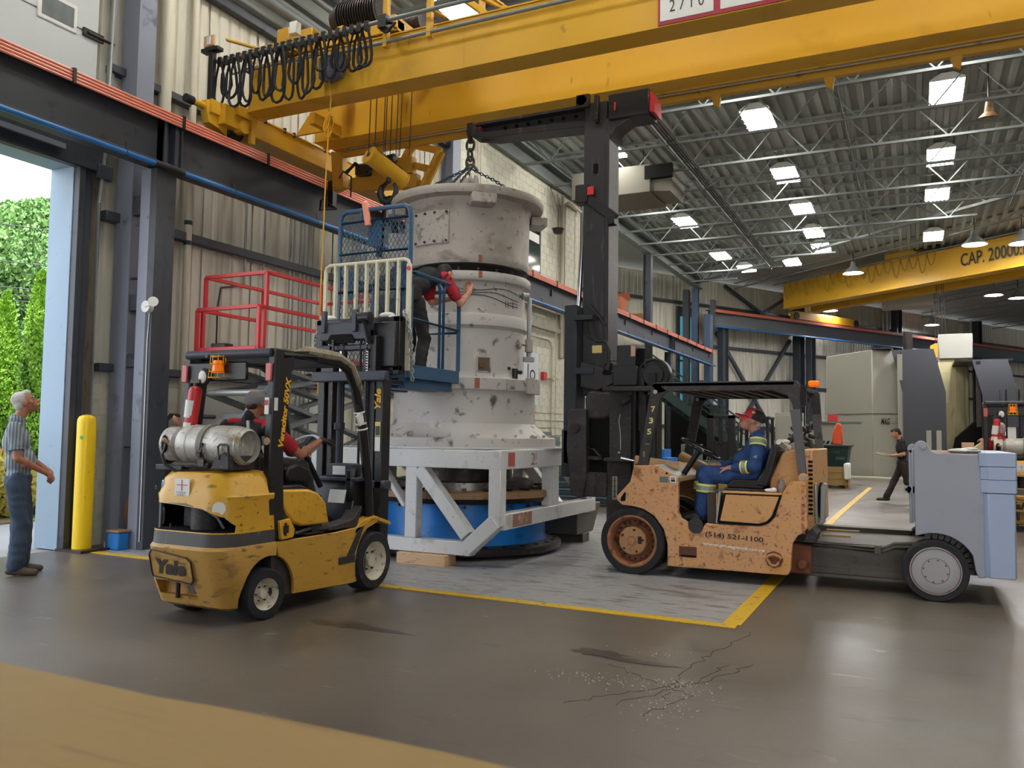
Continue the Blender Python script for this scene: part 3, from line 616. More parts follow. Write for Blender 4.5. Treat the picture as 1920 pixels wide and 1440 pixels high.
lampm=emis('tube_light',(1,.97,.88,1),LAMP); lampd=emis('lamp_reflector',(1,.97,.88,1),LAMP)
rows={'left':-7.1,'middle':-3.2,'right':.70,'outer right':4.6,'far outer':8.5}
ords=['nearest','second','third','fourth','fifth','sixth','seventh','eighth','ninth','tenth']
for rn,x in rows.items():
    ys=[3.6,7.7,11.9,15.9,19.6,24.1,28,31.4,34]
    if rn=='right': ys=[3.6,7.7,11.9,15.9,19.6,24.1,27.9,33.6]
    if rn=='left': ys=[3.6,7.7,11.9,15.9,20.1,24.3,28.2,34.1]
    if rn in('far outer',): ys=ys[::2]
    for i,y in enumerate(ys):
        light(x,y,'bright ceiling light, %s from the camera in the %s row'%(ords[i],rn))
for i,(x,y) in enumerate([(-6.6,37.1),(-4.6,36.4)]): light(x,y,['bright ceiling light close to the far left corner of the roof','bright ceiling light just left of the far yellow crane trolley'][i])
for i,(px_,py_,lab) in enumerate([(1.95,32.6,'round bay lamp highest and left of two above the far crane lettering'),(3.4,33.0,'round bay lamp at the right edge above the far crane lettering'),(-2.2,36.5,'round bay lamp left of the far crane trolley'),(3.4,44.5,'round bay lamp left of two below the far crane girder'),(4.5,45.8,'round bay lamp at the right edge below the far crane girder'),(-4,47,'round bay lamp hidden behind the left end of the far crane'),(7,36,'round bay lamp beyond the right edge'),(1,55,'round bay lamp deep in the far bay')]):
    t=thing('bay_lamp',lab,'light',(px_,py_,8.2),'round lamps of the far bay'); g=G(); g.lathe([(.08,.5),(.12,.3),(.42,.0),(.4,0),(.1,.28),(0,.3)],(px_,py_,8.2),18); part('reflector',g,conduit,t)
    g=G(); g.ell((px_,py_,8.24),(.33,.33,.05)); part('bulb',g,emis('bay_bulb',(.95,.95,1,1),LAMP*8),t)
    g=G(); g.cyl((px_,py_,8.7),(px_,py_,9.2),.02,n=6); part('hanger',g,dsteel,t)
t=thing('horn_speaker','brass coloured horn speaker hanging beside the nearest right ceiling light','speaker',(1.45,19.2,8.05)); g=G(); g.lathe([(.03,.35),(.06,.3),(.09,.1),(.2,0),(.17,0),(.05,.12),(0,.14)],(1.45,19.2,8.05),18,(0,-.2,1)); part('horn',g,tanr,t); g=G(); g.cyl((1.45,19.2,8.4),(1.45,19.2,9.2),.015); part('stem',g,dsteel,t)
# unit heater / duct under the roof
t=thing('air_handler','grey beige air handling box hanging under the roof right of the black mast','duct',(-7,21,7.7)); g=G(); g.box(-8.3,-6.1,20.6,22.2,7.75,8.5); part('casing',g,paint('duct_beige',(112,108,98),.6),t,.02); g=G(); g.prism([(-6.1,7.8),(-5.6,7.75),(-5.5,8.5),(-6.1,8.45)],'Y',20.7,22.0); part('outlet_hood',g,MT['duct_beige'],t); g=G(); g.box(-6.25,-5.52,20.58,20.7,8.1,8.45); part('outlet',g,drk,t); g=G(); [g.cyl((x,21.3,8.4),(x,21.3,9.2),.015,n=5) for x in (-8,-6.5)]; part('hanger',g,dsteel,t)
t=thing('air_handler','cream duct box under the roof behind the far crane girder','duct',(-1,46,8.0)); g=G(); g.box(-1.4,.9,45,46.5,8.0,8.7); part('casing',g,pipec,t,.02); g=G(); g.cyl((0,45.8,8.7),(0,45.8,9.2),.02,n=6); part('hanger',g,dsteel,t)
# ---- right and rear enclosure, unseen; added to cut sky fill, opening shaped for daylight
g=G(); g.box(19.9,20.1,-6,60,0,9.3); wr=struct('wall_right',g,sid,smooth=False)
g=G(); g.box(-9.3,1,-6.2,-6.0,0,9.3); g.box(10,20,-6.2,-6.0,0,9.3); g.box(1,10,-6.2,-6.0,6.0,9.3); wf=struct('wall_front',g,sid,smooth=False)
# yard walls beyond the far right end keep the far bay closed
g=G(); p=V(w2p(44,0,0)); g.bar((p.x,p.y,4.6),(p.x+N2.x*30,p.y+N2.y*30,4.6),.2,9.2); struct('wall_end',g,sid,smooth=False)
# ================================================================== OVERHEAD CRANE
t=thing('overhead_crane','large yellow double girder overhead crane spanning the near bay with festoon cables','crane',(-8.3,8.4,5.4)); OC=t
def girder(y0,y1,z0,z1,x0,x1,nm='girder'):
    g=G(); g.box(x0,x1,y0+.01,y1-.01,z0+.02,z1-.02); g.box(x0,x1,y0-.005,y1+.01,z0,z0+.02); g.box(x0,x1,y0-.005,y1+.01,z1-.02,z1)
    return part(nm,g,crn,t,.003)
g1=girder(8.28,8.60,5.72,6.34,-8.05,16); g2=girder(9.60,9.92,5.72,6.34,-8.0,16)
for x in (-4.72,-1.1,2.5): g=G(); g.box(x,x+.004,8.2795,8.282,5.74,6.32); part('weld_seam',g,crnd,g1)
g=G(); g.box(-8.2,-5.0,8.36,8.52,6.34,6.39); g.box(-8.2,16,8.40,8.46,6.34,6.40); g.box(-8.2,16,9.72,9.78,6.34,6.40); part('trolley_rail',g,dsteel,t)
# end truck on the left runway
g=G(); g.box(-8.48,-8.12,7.95,12.7,5.47,5.74); g.box(-8.5,-8.1,8.1,12.6,5.735,5.76); et=part('end_truck',g,crn,t,.006)
g=G(); g.prism([(7.75,5.74),(7.95,5.74),(8.12,5.6),(8.12,5.36),(7.98,5.42),(7.8,5.45),(7.76,5.6)],'X',-8.36,-8.24); part('bracket_plate',g,crn,et,.004)
g=G(); g.cyl((-8.3,7.55,5.66),(-8.3,7.95,5.66),.045); g.box(-8.37,-8.2,7.8,8.0,5.58,5.76); part('bumper_arm',g,crn,et,.004)
g=G(); g.cyl((-8.3,7.45,5.66),(-8.3,7.58,5.66),.055); part('bumper',g,rub,et,.006)
for y in (8.28,12.4):
    g=G(); g.cyl((-8.36,y,5.5),(-8.24,y,5.5),.15,n=24); g.cyl((-8.38,y,5.5),(-8.22,y,5.5),.1,n=20); part('wheel',g,dsteel,et,.004)
    g=G(); g.cyl((-8.22,y,5.52),(-8.08,y,5.52),.09,n=20); part('wheel_cap',g,crn,et,.006)
g=G(); g.box(-8.14,-8.08,8.4,8.48,5.34,5.7); g.box(-8.2,-8.06,8.12,8.4,5.64,5.78); part('guide_plate',g,crn,et,.003)
g=G()
for y in (8.7,9.1,9.3,10.0,10.2,10.5): g.cyl((-8.12,y,5.72),(-8.12,y,5.79),.025,n=8)
part('bolt',g,dsteel,et)
g=G(); g.prism([(-8.1,5.74),(-7.5,5.74),(-7.5,6.3),(-7.62,6.3)],'Y',9.3,9.34); g.box(-7.6,-7.5,9.0,9.6,5.74,5.9); part('knee_bracket',g,crn,t,.004)
# black post with T head, festoon rail
g=G(); g.box(-8.36,-8.28,7.86,7.93,5.72,6.5); g.box(-8.48,-8.18,7.84,7.95,6.44,6.49); part('stop_post',g,blk,t,.004)
g=G(); g.box(-8.42,-8.24,7.83,7.86,6.5,6.64); part('stop_pad',g,woodb,t); g=G(); g.box(-8.36,-8.30,7.82,7.84,6.52,6.62); part('paper_tag',g,white,t)
g=G(); g.cyl((-8.35,8.0,6.36),(2,8.0,6.36),.025,n=10); part('festoon_rail',g,joistm,t)
g=G(); g.cyl((-6.6,8.12,6.16),(8,8.12,6.16),.022,n=10); g.cyl((-8.2,8.1,6.20),(-6.6,8.1,6.18),.016,n=8); part('festoon_rail',g,joistm,t)
for i in range(7):
    x=-8.0+i*.75; g=G(); g.bar((x,8.0,6.36),(x,8.35,6.42),.04,.02); part('rail_bracket',g,crnd,t)
rnd=random.Random(11)
for i in range(23):
    x=-8.28+i*.108+rnd.uniform(-.01,.01); w=.075+rnd.random()*.03; dz=.42+.22*rnd.random()+(.1 if 1<i<15 else 0); y=8.0+rnd.uniform(-.05,.05)
    if i>18: w=.1; dz=.5
    pts=[(x-w*.3,y,6.34)]+[(x+w*math.cos(a)*(1 if a else 1),y+.02*math.sin(a*3+i),6.34-dz*.62+dz*.40*math.sin(a)) for a in [PI*(.95+.1*k*1.1) for k in range(1,11)]]+[(x+w*.3,y,6.34)]
    pts=[(x-w*.25,y,6.33),(x-w*.8,y,6.33-dz*.35)]+[(x-w*math.cos(PI*k/6),y+.015*math.sin(k+i),6.33-dz*.72-dz*.27*math.sin(PI*k/6)) for k in range(7)]+[(x+w*.8,y,6.33-dz*.35),(x+w*.25,y,6.33)]
    g=G(); g.tube(pts,.018,6); part('festoon_cable',g,rub,t)
g=G()
for i in range(23): x=-8.28+i*.108; g.box(x-.03,x+.03,7.97,8.03,6.29,6.4)
part('cable_trolleys',g,dsteel,t,kind='stuff')
# bracket and hoist trolley with big motor above the girders
tr=part('hoist_trolley',(lambda g:(g.box(-7.4,-5.7,8.35,8.5,6.42,6.56),g.box(-7.4,-5.7,9.7,9.85,6.42,6.56),g.box(-7.4,-7.25,8.3,9.9,6.44,6.6),g.box(-5.85,-5.7,8.3,9.9,6.44,6.6),g.box(-6.6,-6.5,8.3,9.9,6.5,6.62),g)[-1])(G()),crn,t,.006)
g=G(); g.cyl((-6.9,8.75,6.95),(-6.2,8.75,6.95),.2,n=24); g.cyl((-6.9,8.75,6.95),(-6.98,8.75,6.95),.16,n=24); part('hoist_motor',g,dsteel,tr,.01)
g=G()
for i in range(16): g.cyl((-6.82+i*.04,8.75,6.95),(-6.81+i*.04,8.75,6.95),.23,n=20)
part('cooling_fins',g,dsteel,tr)
g=G()
for x in (-5.72,-5.1): g.box(x-.03,x+.03,8.1,8.18,6.1,7.6)
g.bar((-5.72,8.2,7.4),(-4.6,8.6,6.5),.07,.07); g.bar((-6.1,8.3,7.6),(-4.2,8.9,6.5),.06,.06); g.bar((-5.3,9.8,6.5),(-5.3,9.8,7.6),.07,.07)
part('access_frame',g,crn,tr,.004)
g=G(); g.box(-7.55,-7.35,8.25,8.45,6.42,6.75); g.box(-7.2,-7.0,8.3,8.5,6.5,6.7); g.bar((-7.9,8.2,6.5),(-7.3,8.4,6.62),.06,.06); g.bar((-8.3,8.1,6.7),(-7.95,8.3,6.6),.06,.03); part('drive_box',g,crnd,tr,.006)
g=G(); g.box(-7.3,-7.18,8.2,8.3,6.62,6.78); part('limit_box',g,white,tr,.005)
g=G(); g.cyl((-6.4,9.1,6.9),(-5.8,9.1,6.9),.14); part('rope_drum',g,dsteel,tr)
g=G(); g.box(-5.72,-5.6,7.95,8.1,6.26,6.42); g.tube([(-5.65,8.02,6.34),(-5.5,8.0,6.3),(-5.6,7.98,6.2),(-5.7,8.0,6.26)],.02); part('tow_box',g,blk,tr,.006)
# pendant with coil of yellow rope
g=G(); g.prism([(-6.78,5.92),(-6.62,5.86),(-6.44,5.9),(-6.40,6.2),(-6.78,6.2)],'Y',8.18,8.27); part('pendant_box',g,paint('pendant_grey',(92,94,108),.5),t,.01)
g=G(); g.tube([(-6.62,8.2,5.88),(-6.58,8.2,5.62),(-6.6,8.2,5.4),(-6.63,8.2,4.6),(-6.66,8.2,3.2),(-6.66,8.2,1.9)],.009,6)
for k in range(6):
    c=(-6.62+.01*k,8.2,5.36-.02*k); g.tube([(c[0]+.05*math.cos(a)+.035*math.sin(a),8.2+.02*math.sin(k+a),c[2]+.13*math.sin(a)) for a in [2*PI*i/14 for i in range(14)]],.008,5,True)
part('yellow_rope',g,txty,t)
# sign on the girder
g=G(); g.box(-2.37,-.9,8.262,8.278,5.735,6.30); sgn=part('capacity_sign',g,paint('sign_red',(170,44,66),.5,var=.03),t)
g=G(); g.box(-2.345,-1.79,8.258,8.262,5.775,6.27); g.box(-1.72,-.93,8.258,8.262,5.775,6.27); part('sign_field',g,white,sgn)
text('2710',.36,txtk,(-2.245,8.256,5.855),(1,0,0),(0,0,1),sgn,h=.13,space=1.5); text('A',.1,txtk,(-1.55,8.256,6.03),(1,0,0),(0,0,1),sgn,h=.12)
# plates hanging below the far girder
g=G(); g.box(-7.9,15,10.02,10.1,5.62,5.74); g.box(-7.9,15,9.9,10.1,5.70,5.73); part('walkway_edge',g,crnd,t)
for i in range(10): x=-5.0+i*1.3+.2; g=G(); g.prism([(x,5.62),(x+.12,5.62),(x+.1,5.46),(x+.03,5.5)],'Y',10.0,10.06); part('walkway_bracket',g,crnd,t,.004)
g=G(); g.cyl((-7.7,9.94,5.69),(14,9.94,5.69),.012,n=6); part('conduit',g,conduit,t)
# wire ropes, hook block, hook
g=G()
for x,y in ((-6.42,8.8),(-6.36,8.85),(-6.3,9.0),(-6.22,9.0),(-6.16,9.05),(-6.1,9.05),(-5.98,9.1),(-6.26,8.9)): g.cyl((x,y,5.1),(x+.03,y,6.6),.007,n=5)
part('wire_rope',g,dsteel,t)
g=G(); M=V((.306,.838,-.36)).normalized(); c=V((-6.40,8.85,5.06)); g.cyl(c-M*.02,c+M*.55,.115,n=24); hb=part('hook_block',g,crn,t,.012)
g=G(); [part('sheave_cover',gg,crn,hb,.006) for gg in (G().cyl(c-M*.06,c-M*.01,.128,n=12),G().cyl(c+M*.55,c+M*.57,.125,n=12))]
g=G(); g.cyl(c-M*.07,c-M*.05,.035,n=10); part('pin',g,dsteel,hb); g=G(); g.obox(c+M*.28+V((.03,0,.10)),(.06,.4,.04),M.to_track_quat('Y','Z').to_matrix()); part('rope_slot',g,dsteel,hb)
H=V((-6.3,9.1,4.78)); g=G(); g.cyl(H+V((0,0,.0)),H+V((0,0,.2)),.035); g.tube([H+V((-.0,0,.02)),H+V((-.1,0,-.05)),H+V((-.13,0,-.14)),H+V((-.08,0,-.24)),H+V((.02,0,-.27)),H+V((.11,0,-.21)),H+V((.13,0,-.1)),H+V((.09,0,-.03))],[.035,.042,.052,.056,.056,.048,.036,.022],10); part('hook',g,blk,hb)
g=G(); g.tube([H+V((0,0,-.2)),H+V((-.1,.02,-.5)),H+V((-.13,.0,-1.0))],.045,6); g.tube([H+V((.03,0,-.2)),H+V((.1,.02,-.5)),H+V((.16,.0,-1.1))],.055,6); part('black_sling',g,blk,hb)
# yellow lower part of the end truck and open frame beside it
g=G(); g.box(-7.6,-6.6,10.1,10.25,5.25,5.5); g.bar((-7.7,10.15,5.2),(-6.5,10.15,5.12),.12,.2); g.prism([(-8.0,5.7),(-7.8,5.7),(-7.75,5.15),(-7.95,5.1)],'Y',10.0,10.15); part('truck_bracket',g,crnd,t,.006)
g=G(); TL,TR,BL,BR=[V((a,10.2,b)) for a,b in ((-6.65,5.70),(-6.15,5.53),(-6.97,5.20),(-6.44,5.02))]
g.bar(TL,BL,.13,.05,(0,1,0)); g.bar(TR,BR,.13,.05,(0,1,0))
for f in (0,.5,1): g.bar(TL.lerp(BL,f),TR.lerp(BR,f),.10,.055,(0,1,0))
g.bar(TR+V((0,-.06,-.0)),BR+V((0,-.06,0)),.02,.12,(0,1,0)); g.bar(BL,BR,.05,.2,(0,0,1)); part('ladder_frame',g,crnd,t,.003)
g=G(); g.tube([(-7.7,10.0,5.35),(-7.5,9.95,5.45),(-7.3,10.0,5.3),(-7.1,9.95,5.42),(-6.9,10,5.3)],.03); g.box(-7.5,-7.3,9.95,10.1,5.28,5.42); g.cyl((-6.95,9.9,5.4),(-6.75,9.9,5.42),.07); part('truck_drive',g,blk,t,.005)
g=G(); g.tube([(-7.75,9.9,5.25),(-7.6,9.8,5.3),(-7.45,9.8,5.2),(-7.45,9.8,4.9)],.012); g.box(-8.12,-8.02,10.1,10.2,4.9,5.3); g.tube([(-8.1,10.0,5.0),(-8.0,9.8,4.9),(-8.1,9.9,4.8),(-7.95,10.1,4.85),(-8.1,10.1,4.95)],.02); part('current_collector',g,blk,t)
# ================================================================== FAR CRANE
O=V((-5.6,42.6,7.6))
ux=V((math.sin(R_(129)),math.cos(R_(129)),0)); un=V((-ux.y,ux.x,0)); t=thing('overhead_crane','smaller yellow overhead crane on the far runway lettered with its capacity','crane',O)
def L2(a,b,z): p=O+ux*a+un*b; return (p.x,p.y,z)
g=G(); g.bar(L2(0,0,8.35),L2(26,0,8.35),.5,1.15); g.bar(L2(0,0,7.77),L2(26,0,7.77),.62,.04); g.bar(L2(0,0,8.93),L2(26,0,8.93),.62,.04); fg=part('girder',g,crn,t)
g=G(); g.bar(L2(0,1.8,8.2),L2(26,1.8,8.2),.5,.9); part('girder',g,crn,t)
a=V(w2p(5.2,1.3,7.75)); b=V(w2p(10.2,1.3,7.75)); g=G(); g.bar(a,b,.4,.42); part('end_truck',g,crn,t,.02)
g=G(); g.cyl(a+V((0,0,-.05))+N2*.2,a+V((0,0,-.05))+N2*.26,.2); g.cyl(b+V((0,0,-.05))+N2*.2,b+V((0,0,-.05))+N2*.26,.2); part('wheel',g,dsteel,t)
g=G(); g.cyl(L2(-.4,-.5,8.98),L2(14,-.5,8.98),.03,n=6); part('festoon_rail',g,joistm,t)
for i in range(20):
    s=.3+i*.42; g=G(); p=V(L2(s,-.5,8.95)); q=V(L2(s+.42,-.5,8.95)); g.tube(sag(p,q,.55 if i%3 else .8,8),.025,5); part('festoon_cable',g,paint('dull_yellow_cable',(170,140,40),.6) if i==0 else bpy.data.materials['dull_yellow_cable'],t)
g=G(); g.obox(V(L2(6.6,.6,9.15)),(1.6,1.2,.5),(0,0,math.atan2(ux.y,ux.x))); g.obox(V(L2(6.4,.6,9.6)),(1.0,.9,.6),(0,0,math.atan2(ux.y,ux.x))); part('hoist_trolley',g,crn,t,.02)
g=G(); g.cyl(L2(7.3,.4,9.5),L2(8.9,.4,9.4),.2); g.cyl(L2(7.5,-.2,9.3),L2(8.6,-.2,9.3),.12); part('hoist_motor',g,dsteel,t)
text('CAP. 20000:KG',3.1,txtk,L2(9.6,-.27,8.16),ux,(0,0,1),fg,h=.5,bold=.01,ex=.01)
g=G()
for d in (-.25,-.1,.1,.25): g.cyl(L2(8.0+d,.6,5.2),L2(8.0+d*.6,.6,7.9),.016,n=5)
part('wire_rope',g,dsteel,t)
c=V(L2(8.0,.6,5.0)); g=G(); g.prism([(c.x-.32,4.75),(c.x+.32,4.75),(c.x+.4,5.25),(c.x+.2,5.35),(c.x-.2,5.35),(c.x-.4,5.25)],'Y',c.y-.2,c.y+.2); hb=part('hook_block',g,crn,t,.02)
g=G(); g.tube([c+V((0,0,-.2)),c+V((-.12,0,-.42)),c+V((-.1,0,-.6)),c+V((.08,0,-.66)),c+V((.2,0,-.5))],[.05,.06,.06,.06,.04]); part('hook',g,blk,hb)
g=G(); chain(g,[c+V((0,0,-.6)),c+V((0,0,-1.4))],.04,.16); g.cyl(c+V((0,0,-1.3)),c+V((-.18,0,-4.0)),.03); g.cyl(c+V((0,0,-1.3)),c+V((.25,0,-4.0)),.03); part('sling',g,dsteel,hb)
# ================================================================== DRUM STACK
DC=V((-5.19,9.30,0))
up=thing('machine_drum','grey cast upper drum section hanging from chains above the rest','machine part',(DC.x,DC.y,3.45))
g=G(); g.lathe([(.70,4.40),(.72,3.52),(.79,3.49),(.805,3.53),(.805,3.60),(.795,3.62),(.80,3.9),(.805,4.22),(.83,4.29),(.97,4.30),(.985,4.33),(.985,4.38),(.97,4.40),(.70,4.40)],DC,72); body=part('shell',g,drum,up)
g=G()
for a in (-50,40,130,220): 
    x,y=DC.x+.93*math.cos(R_(a)),DC.y+.93*math.sin(R_(a)); g.obox((x,y,4.22),(.3,.22,.12),(0,0,R_(a+90)))
part('flange_lug',g,drum,up,.01)
# cover plate with bolts on the shell
def onshell(r,ang,z): return V((DC.x+r*math.cos(R_(ang)),DC.y+r*math.sin(R_(ang)),z))
def patch(g,r0,r1,a0,a1,z0,z1,n=12,rnd_=.0):
    ring=[]
    for i in range(n+1):
        a=a0+(a1-a0)*i/n; ring.append((a,))
    vs=[]
    for r in (r0,r1):
        for z in (z0,z1): vs+=[onshell(r,a0+(a1-a0)*i/n,z) for i in range(n+1)]
    N=n+1; fs=[]
    for i in range(n): fs+=[(2*N+i,2*N+i+1,3*N+i+1,3*N+i),(i,2*N+i,2*N+i+1,i+1),(N+i,N+i+1,3*N+i+1,3*N+i)]
    fs+=[(0,N,3*N,2*N),(n,2*N+n,3*N+n,N+n)]; g.add(vs,fs)
g=G(); patch(g,.79,.818,-113,-77,3.72,4.13); cp=part('cover_plate',g,drum2,body,.006)
g=G()
for a in (-111,-100,-90,-79):
    for z in (3.75,4.10): p=onshell(.81,a,z); q=onshell(.835,a,z); g.cyl(p,q,.016,n=6)
part('cover_bolt',g,dsteel,cp)
g=G(); p=onshell(.79,-22,3.62+.1); q=onshell(.88,-22,3.72); g.cyl(p,q,.02); g.cyl(onshell(.8,-40,3.68),onshell(.86,-40,3.68),.025); part('pipe_stub',g,drum2,up)
g=G(); p=V((DC.x-.93,DC.y-.2,4.40)); g.tube([p+V((-.06,0,0)),p+V((-.05,0,.08)),p+V((0,0,.11)),p+V((.05,0,.08)),p+V((.06,0,0))],.02); part('lifting_eye',g,drum2,up)
g=G(); g.obox(onshell(.86,-145,3.8),(.3,.06,.36),(0,0,R_(-145))); part('side_ear',g,drum,up,.02)
# lower part of the stack
lo=thing('machine_drum','stacked grey drum sections standing on the white steel support frame','machine part',(DC.x,DC.y,1.26))
g=G(); g.lathe([(.6,1.28),(1.165,1.28),(1.17,1.31),(1.17,1.385),(1.155,1.395),(1.08,1.40),(.93,1.53),(.905,1.56),(.90,1.93),(.905,1.95),(.955,1.96),(.96,1.98),(.96,2.09),(.95,2.10),(.79,2.11),(.765,2.14),(.755,2.2),(.755,2.70),(.775,2.72),(.80,2.74),(.80,2.86),(.785,2.88),(.76,2.89),(.755,3.22),(.77,3.26),(.82,3.28),(.83,3.30),(.83,3.37),(.82,3.385),(.60,3.385)],DC,80)
sh=part('shell',g,drumb,lo)
g=G(); g.lathe([(.66,3.36),(.775,3.39),(.775,3.47),(.66,3.52)],DC,48); part('dark_gap_ring',g,drk,lo)  # near-black ring filling the gap between the drum sections
g=G()
for i in range(20):
    a=-170+i*17; p=onshell(.80,a,3.38); g.cyl(p,p+V((0,0,.05)),.016,n=6)
part('gap_bolt',g,dsteel,lo)
g=G()
for i in range(26):
    a=-180+i*13.8; p=onshell(1.12,a,1.38); g.cyl(p,p+V((0,0,.05)),.02,n=6)
    if i%3==0: p=onshell(1.14,a,1.40); g.obox(p,(.05,.08,.03),(0,0,R_(a)))
part('flange_bolt',g,drum2,sh)
for a in (-56,-57.5): pass
g=G(); patch(g,.82,.84,-51,-48,3.30,3.38); patch(g,.94,.968,-54,-50.5,1.97,2.09); patch(g,.79,.815,-51,-48,3.50,3.58); part('orange_tab',g,paint('orange_tab_paint',(150,90,56),.6),sh)
g=G(); patch(g,.953,.972,-30,-22,1.97,2.09); patch(g,.95,.985,-10,12,1.93,2.12); part('dark_flange_lug',g,drum2,sh,.004)
# window hole with bolt
g=G(); patch(g,.745,.768,-51,-37,2.17,2.37); w_=part('port_frame',g,drum2,sh,.006)
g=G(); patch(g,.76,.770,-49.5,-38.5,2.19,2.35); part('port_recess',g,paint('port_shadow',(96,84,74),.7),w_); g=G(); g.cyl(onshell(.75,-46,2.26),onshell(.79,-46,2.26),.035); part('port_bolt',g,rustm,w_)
g=G(); patch(g,.905,.925,-120,-110,1.34,1.36); part('cast_boss',g,drum,sh)
# pipework on the right
P=lambda a,r,z:onshell(r,a+28,z)
g=G(); g.tube([P(-28,.76,3.16),P(-24,.84,3.16),P(-22,.86,3.12),P(-22,.86,2.5)],.028,10); g.cyl(P(-28,.80,3.16),P(-24,.86,3.16),.045); pp=part('vent_pipe',g,conduit,lo)
g=G(); g.tube([P(-34,.76,2.55),P(-22,.86,2.55)],.03); g.cyl(P(-22,.86,2.62),P(-22,.86,2.46),.05); g.cyl(P(-22,.86,2.40),P(-22,.86,2.34),.075); g.cyl(P(-32,.77,2.55),P(-30,.79,2.55),.06); g.cyl(P(-22,.86,2.47),P(-22,.86,2.38),.03); part('valve',g,drum2,pp,.004)
g=G(); g.cyl(P(-38,.79,2.1),P(-38,.79,2.24),.035); g.cyl(P(-38,.79,2.2),P(-32,.83,2.2),.025); g.cyl(P(-44,.75,2.24),P(-44,.77,2.24),.02); part('fittings',g,dsteel,lo)
g=G()
for k in range(3): g.tube([P(-95+i*7,.757+.008,3.18-k*.03-.02*math.sin(i*.8+k)-.006*i*k) for i in range(10)],.004,4)
g.tube([P(-50,.762,3.06),P(-46,.762,3.04),P(-38,.762,3.05),P(-32,.762,3.04)],.003,4)
for a in (-50,-47,-40): g.tube([P(a,.762,3.05),P(a+.5,.762,2.98)],.003,4)
part('cable',g,drk,lo)
# lifting chains
t=thing('lifting_chain','heavy rusty chain with hooks between the black boom and the hanging drum','chain',(DC.x+.02,DC.y,4.4))
g=G(); g.cyl((-5.2,9.3,5.40),(-5.16,9.3,5.22),.035); g.obox((-5.17,9.3,5.40),(.09,.06,.16)); part('top_shackle',g,dsteel,t,.004)
for i,(z,fl_) in enumerate(((5.19,0),(5.06,1),(4.96,0))):
    g=G(); g.tube([(-5.17+(.055*math.cos(a) if not fl_ else .0),9.3+(.055*math.cos(a) if fl_ else 0),z+.08*math.sin(a)) for a in [2*PI*k/14 for k in range(14)]],.018,8,True); part('big_link',g,brn,t)
g=G(); g.tube([(-5.27,9.3,4.84),(-5.2,9.3,4.93),(-5.13,9.3,4.93),(-5.06,9.3,4.84)],.02); part('master_link',g,brn,t)
cm=paint('blue_chain',(52,74,84),.5,metal=.5,wear=[((100,84,66),20,.5)])
for q in ((-5.95,9.0,4.43),(-5.28,8.75,4.43),(-5.1,8.8,4.43),(-4.45,9.4,4.42)):
    g=G(); chain(g,[(-5.2 if q[0]<-5.15 else -5.13,9.25,4.86),((q[0]-5.17)/2,(q[1]+9.25)/2,4.68 if abs(q[0]+5.17)>.3 else 4.64),q],.014,.055); part('chain_leg',g,cm,t,kind='stuff')
g=G(); g.lathe([(0,-.05),(.08,-.05),(.1,-.03),(.05,-.02),(.05,.02),(.1,.03),(.08,.05),(0,.05)],(-4.95,9.0,4.58),18,(1,.2,0)); g.ell((-5.05,9.0,4.56),(.07,.05,.1)); g.box(-5.12,-5.0,8.98,9.04,4.42,4.6); part('chain_shortener',g,drum2,t)
g=G(); g.tube([(-5.1,9.1,4.9),(-5.02,9.0,4.8),(-5.0,9.0,4.62)],.012); part('wire_loop',g,brn,t)
# ---- white support frame
FX0,FX1,FY0,FY1=-6.45,-3.93,7.85,10.75
t=thing('support_frame','white welded steel support frame carrying the grey drum on timber blocks','frame',((FX0+FX1)/2,9.3,.12))
def fbar(name,p,q,w=.15,h=.15,up=(0,0,1),m=frm,**k): g=G(); g.bar(p,q,w,h,up); return part(name,g,m,t,.008,**k)
for y in (FY0+.075,FY1-.075):
    fbar('top_beam',(FX0,y,1.16),(FX1,y,1.16),.15,.2)
    fbar('bottom_beam',(FX0+.35,y,.205),(FX1-.36,y,.205),.15,.15)
    for s,x0,x1 in ((1,FX1-.42,FX1-.06),(-1,FX0+.42,FX0+.06)): fbar('corner_brace',(x0,y,.2),(x1,y,.52),.158,.16)
    for x in (FX1-.075,FX0+.075): fbar('corner_post',(x,y,.46),(x,y,1.10),.144,.144)
    fbar('post',(-5.05,y,.28),(-5.05,y,1.08),.15,.13,(0,1,0)); 
    fbar('diagonal_brace',(-4.96,y,1.05),(FX1-.42,y,.34),.14,.14,(0,1,0)); fbar('diagonal_brace',(-5.14,y,.62),(-5.50,y,1.08),.05,.13,(0,1,0))
for x in (FX0+.075,FX1-.075):
    fbar('side_top_beam',(x,FY0+.012,1.162),(x,FY1-.012,1.162),.156,.206); fbar('side_rail',(x,FY0+.1,.50),(x,FY1,.50),.154,.17)
    fbar('side_post',(x,9.35,.55),(x,9.35,1.08),.14,.22)
    fbar('side_diagonal',(x,10.6,.6),(x,9.6,1.08),.1,.1)
g=G(); g.lathe([(.62,1.262),(1.3,1.262),(1.3,1.28),(.62,1.28)],DC,48); part('top_plate',g,frm,t)
g=G(); g.box(FX1-.005,FX1+.006,FY0+.17,FY0+.33,1.09,1.24); part('red_mark',g,paint('red_mark_paint',(176,90,84),.6),t)
text('2.',.16,paint('faded_red',(170,96,90),.6),(FX1+.004,FY0+.75,1.09),(0,1,0),(0,0,1),t,h=.14,ex=.002)
g=G(); g.box(FX1-.003,FX1+.003,FY0+.3,FY0+.8,.43,.57); part('rust_patch',g,paint('rust_stain',(150,112,92),.7,wear=[((120,50,40),9,.5),((190,180,170),6,.5)]),t)
g=G(); g.prism([(10.3,.12),(10.3,.5),(11.2,.5),(10.9,.12)],'X',-4.6,-4.02); part('dark_gusset',g,brn,t,.01)
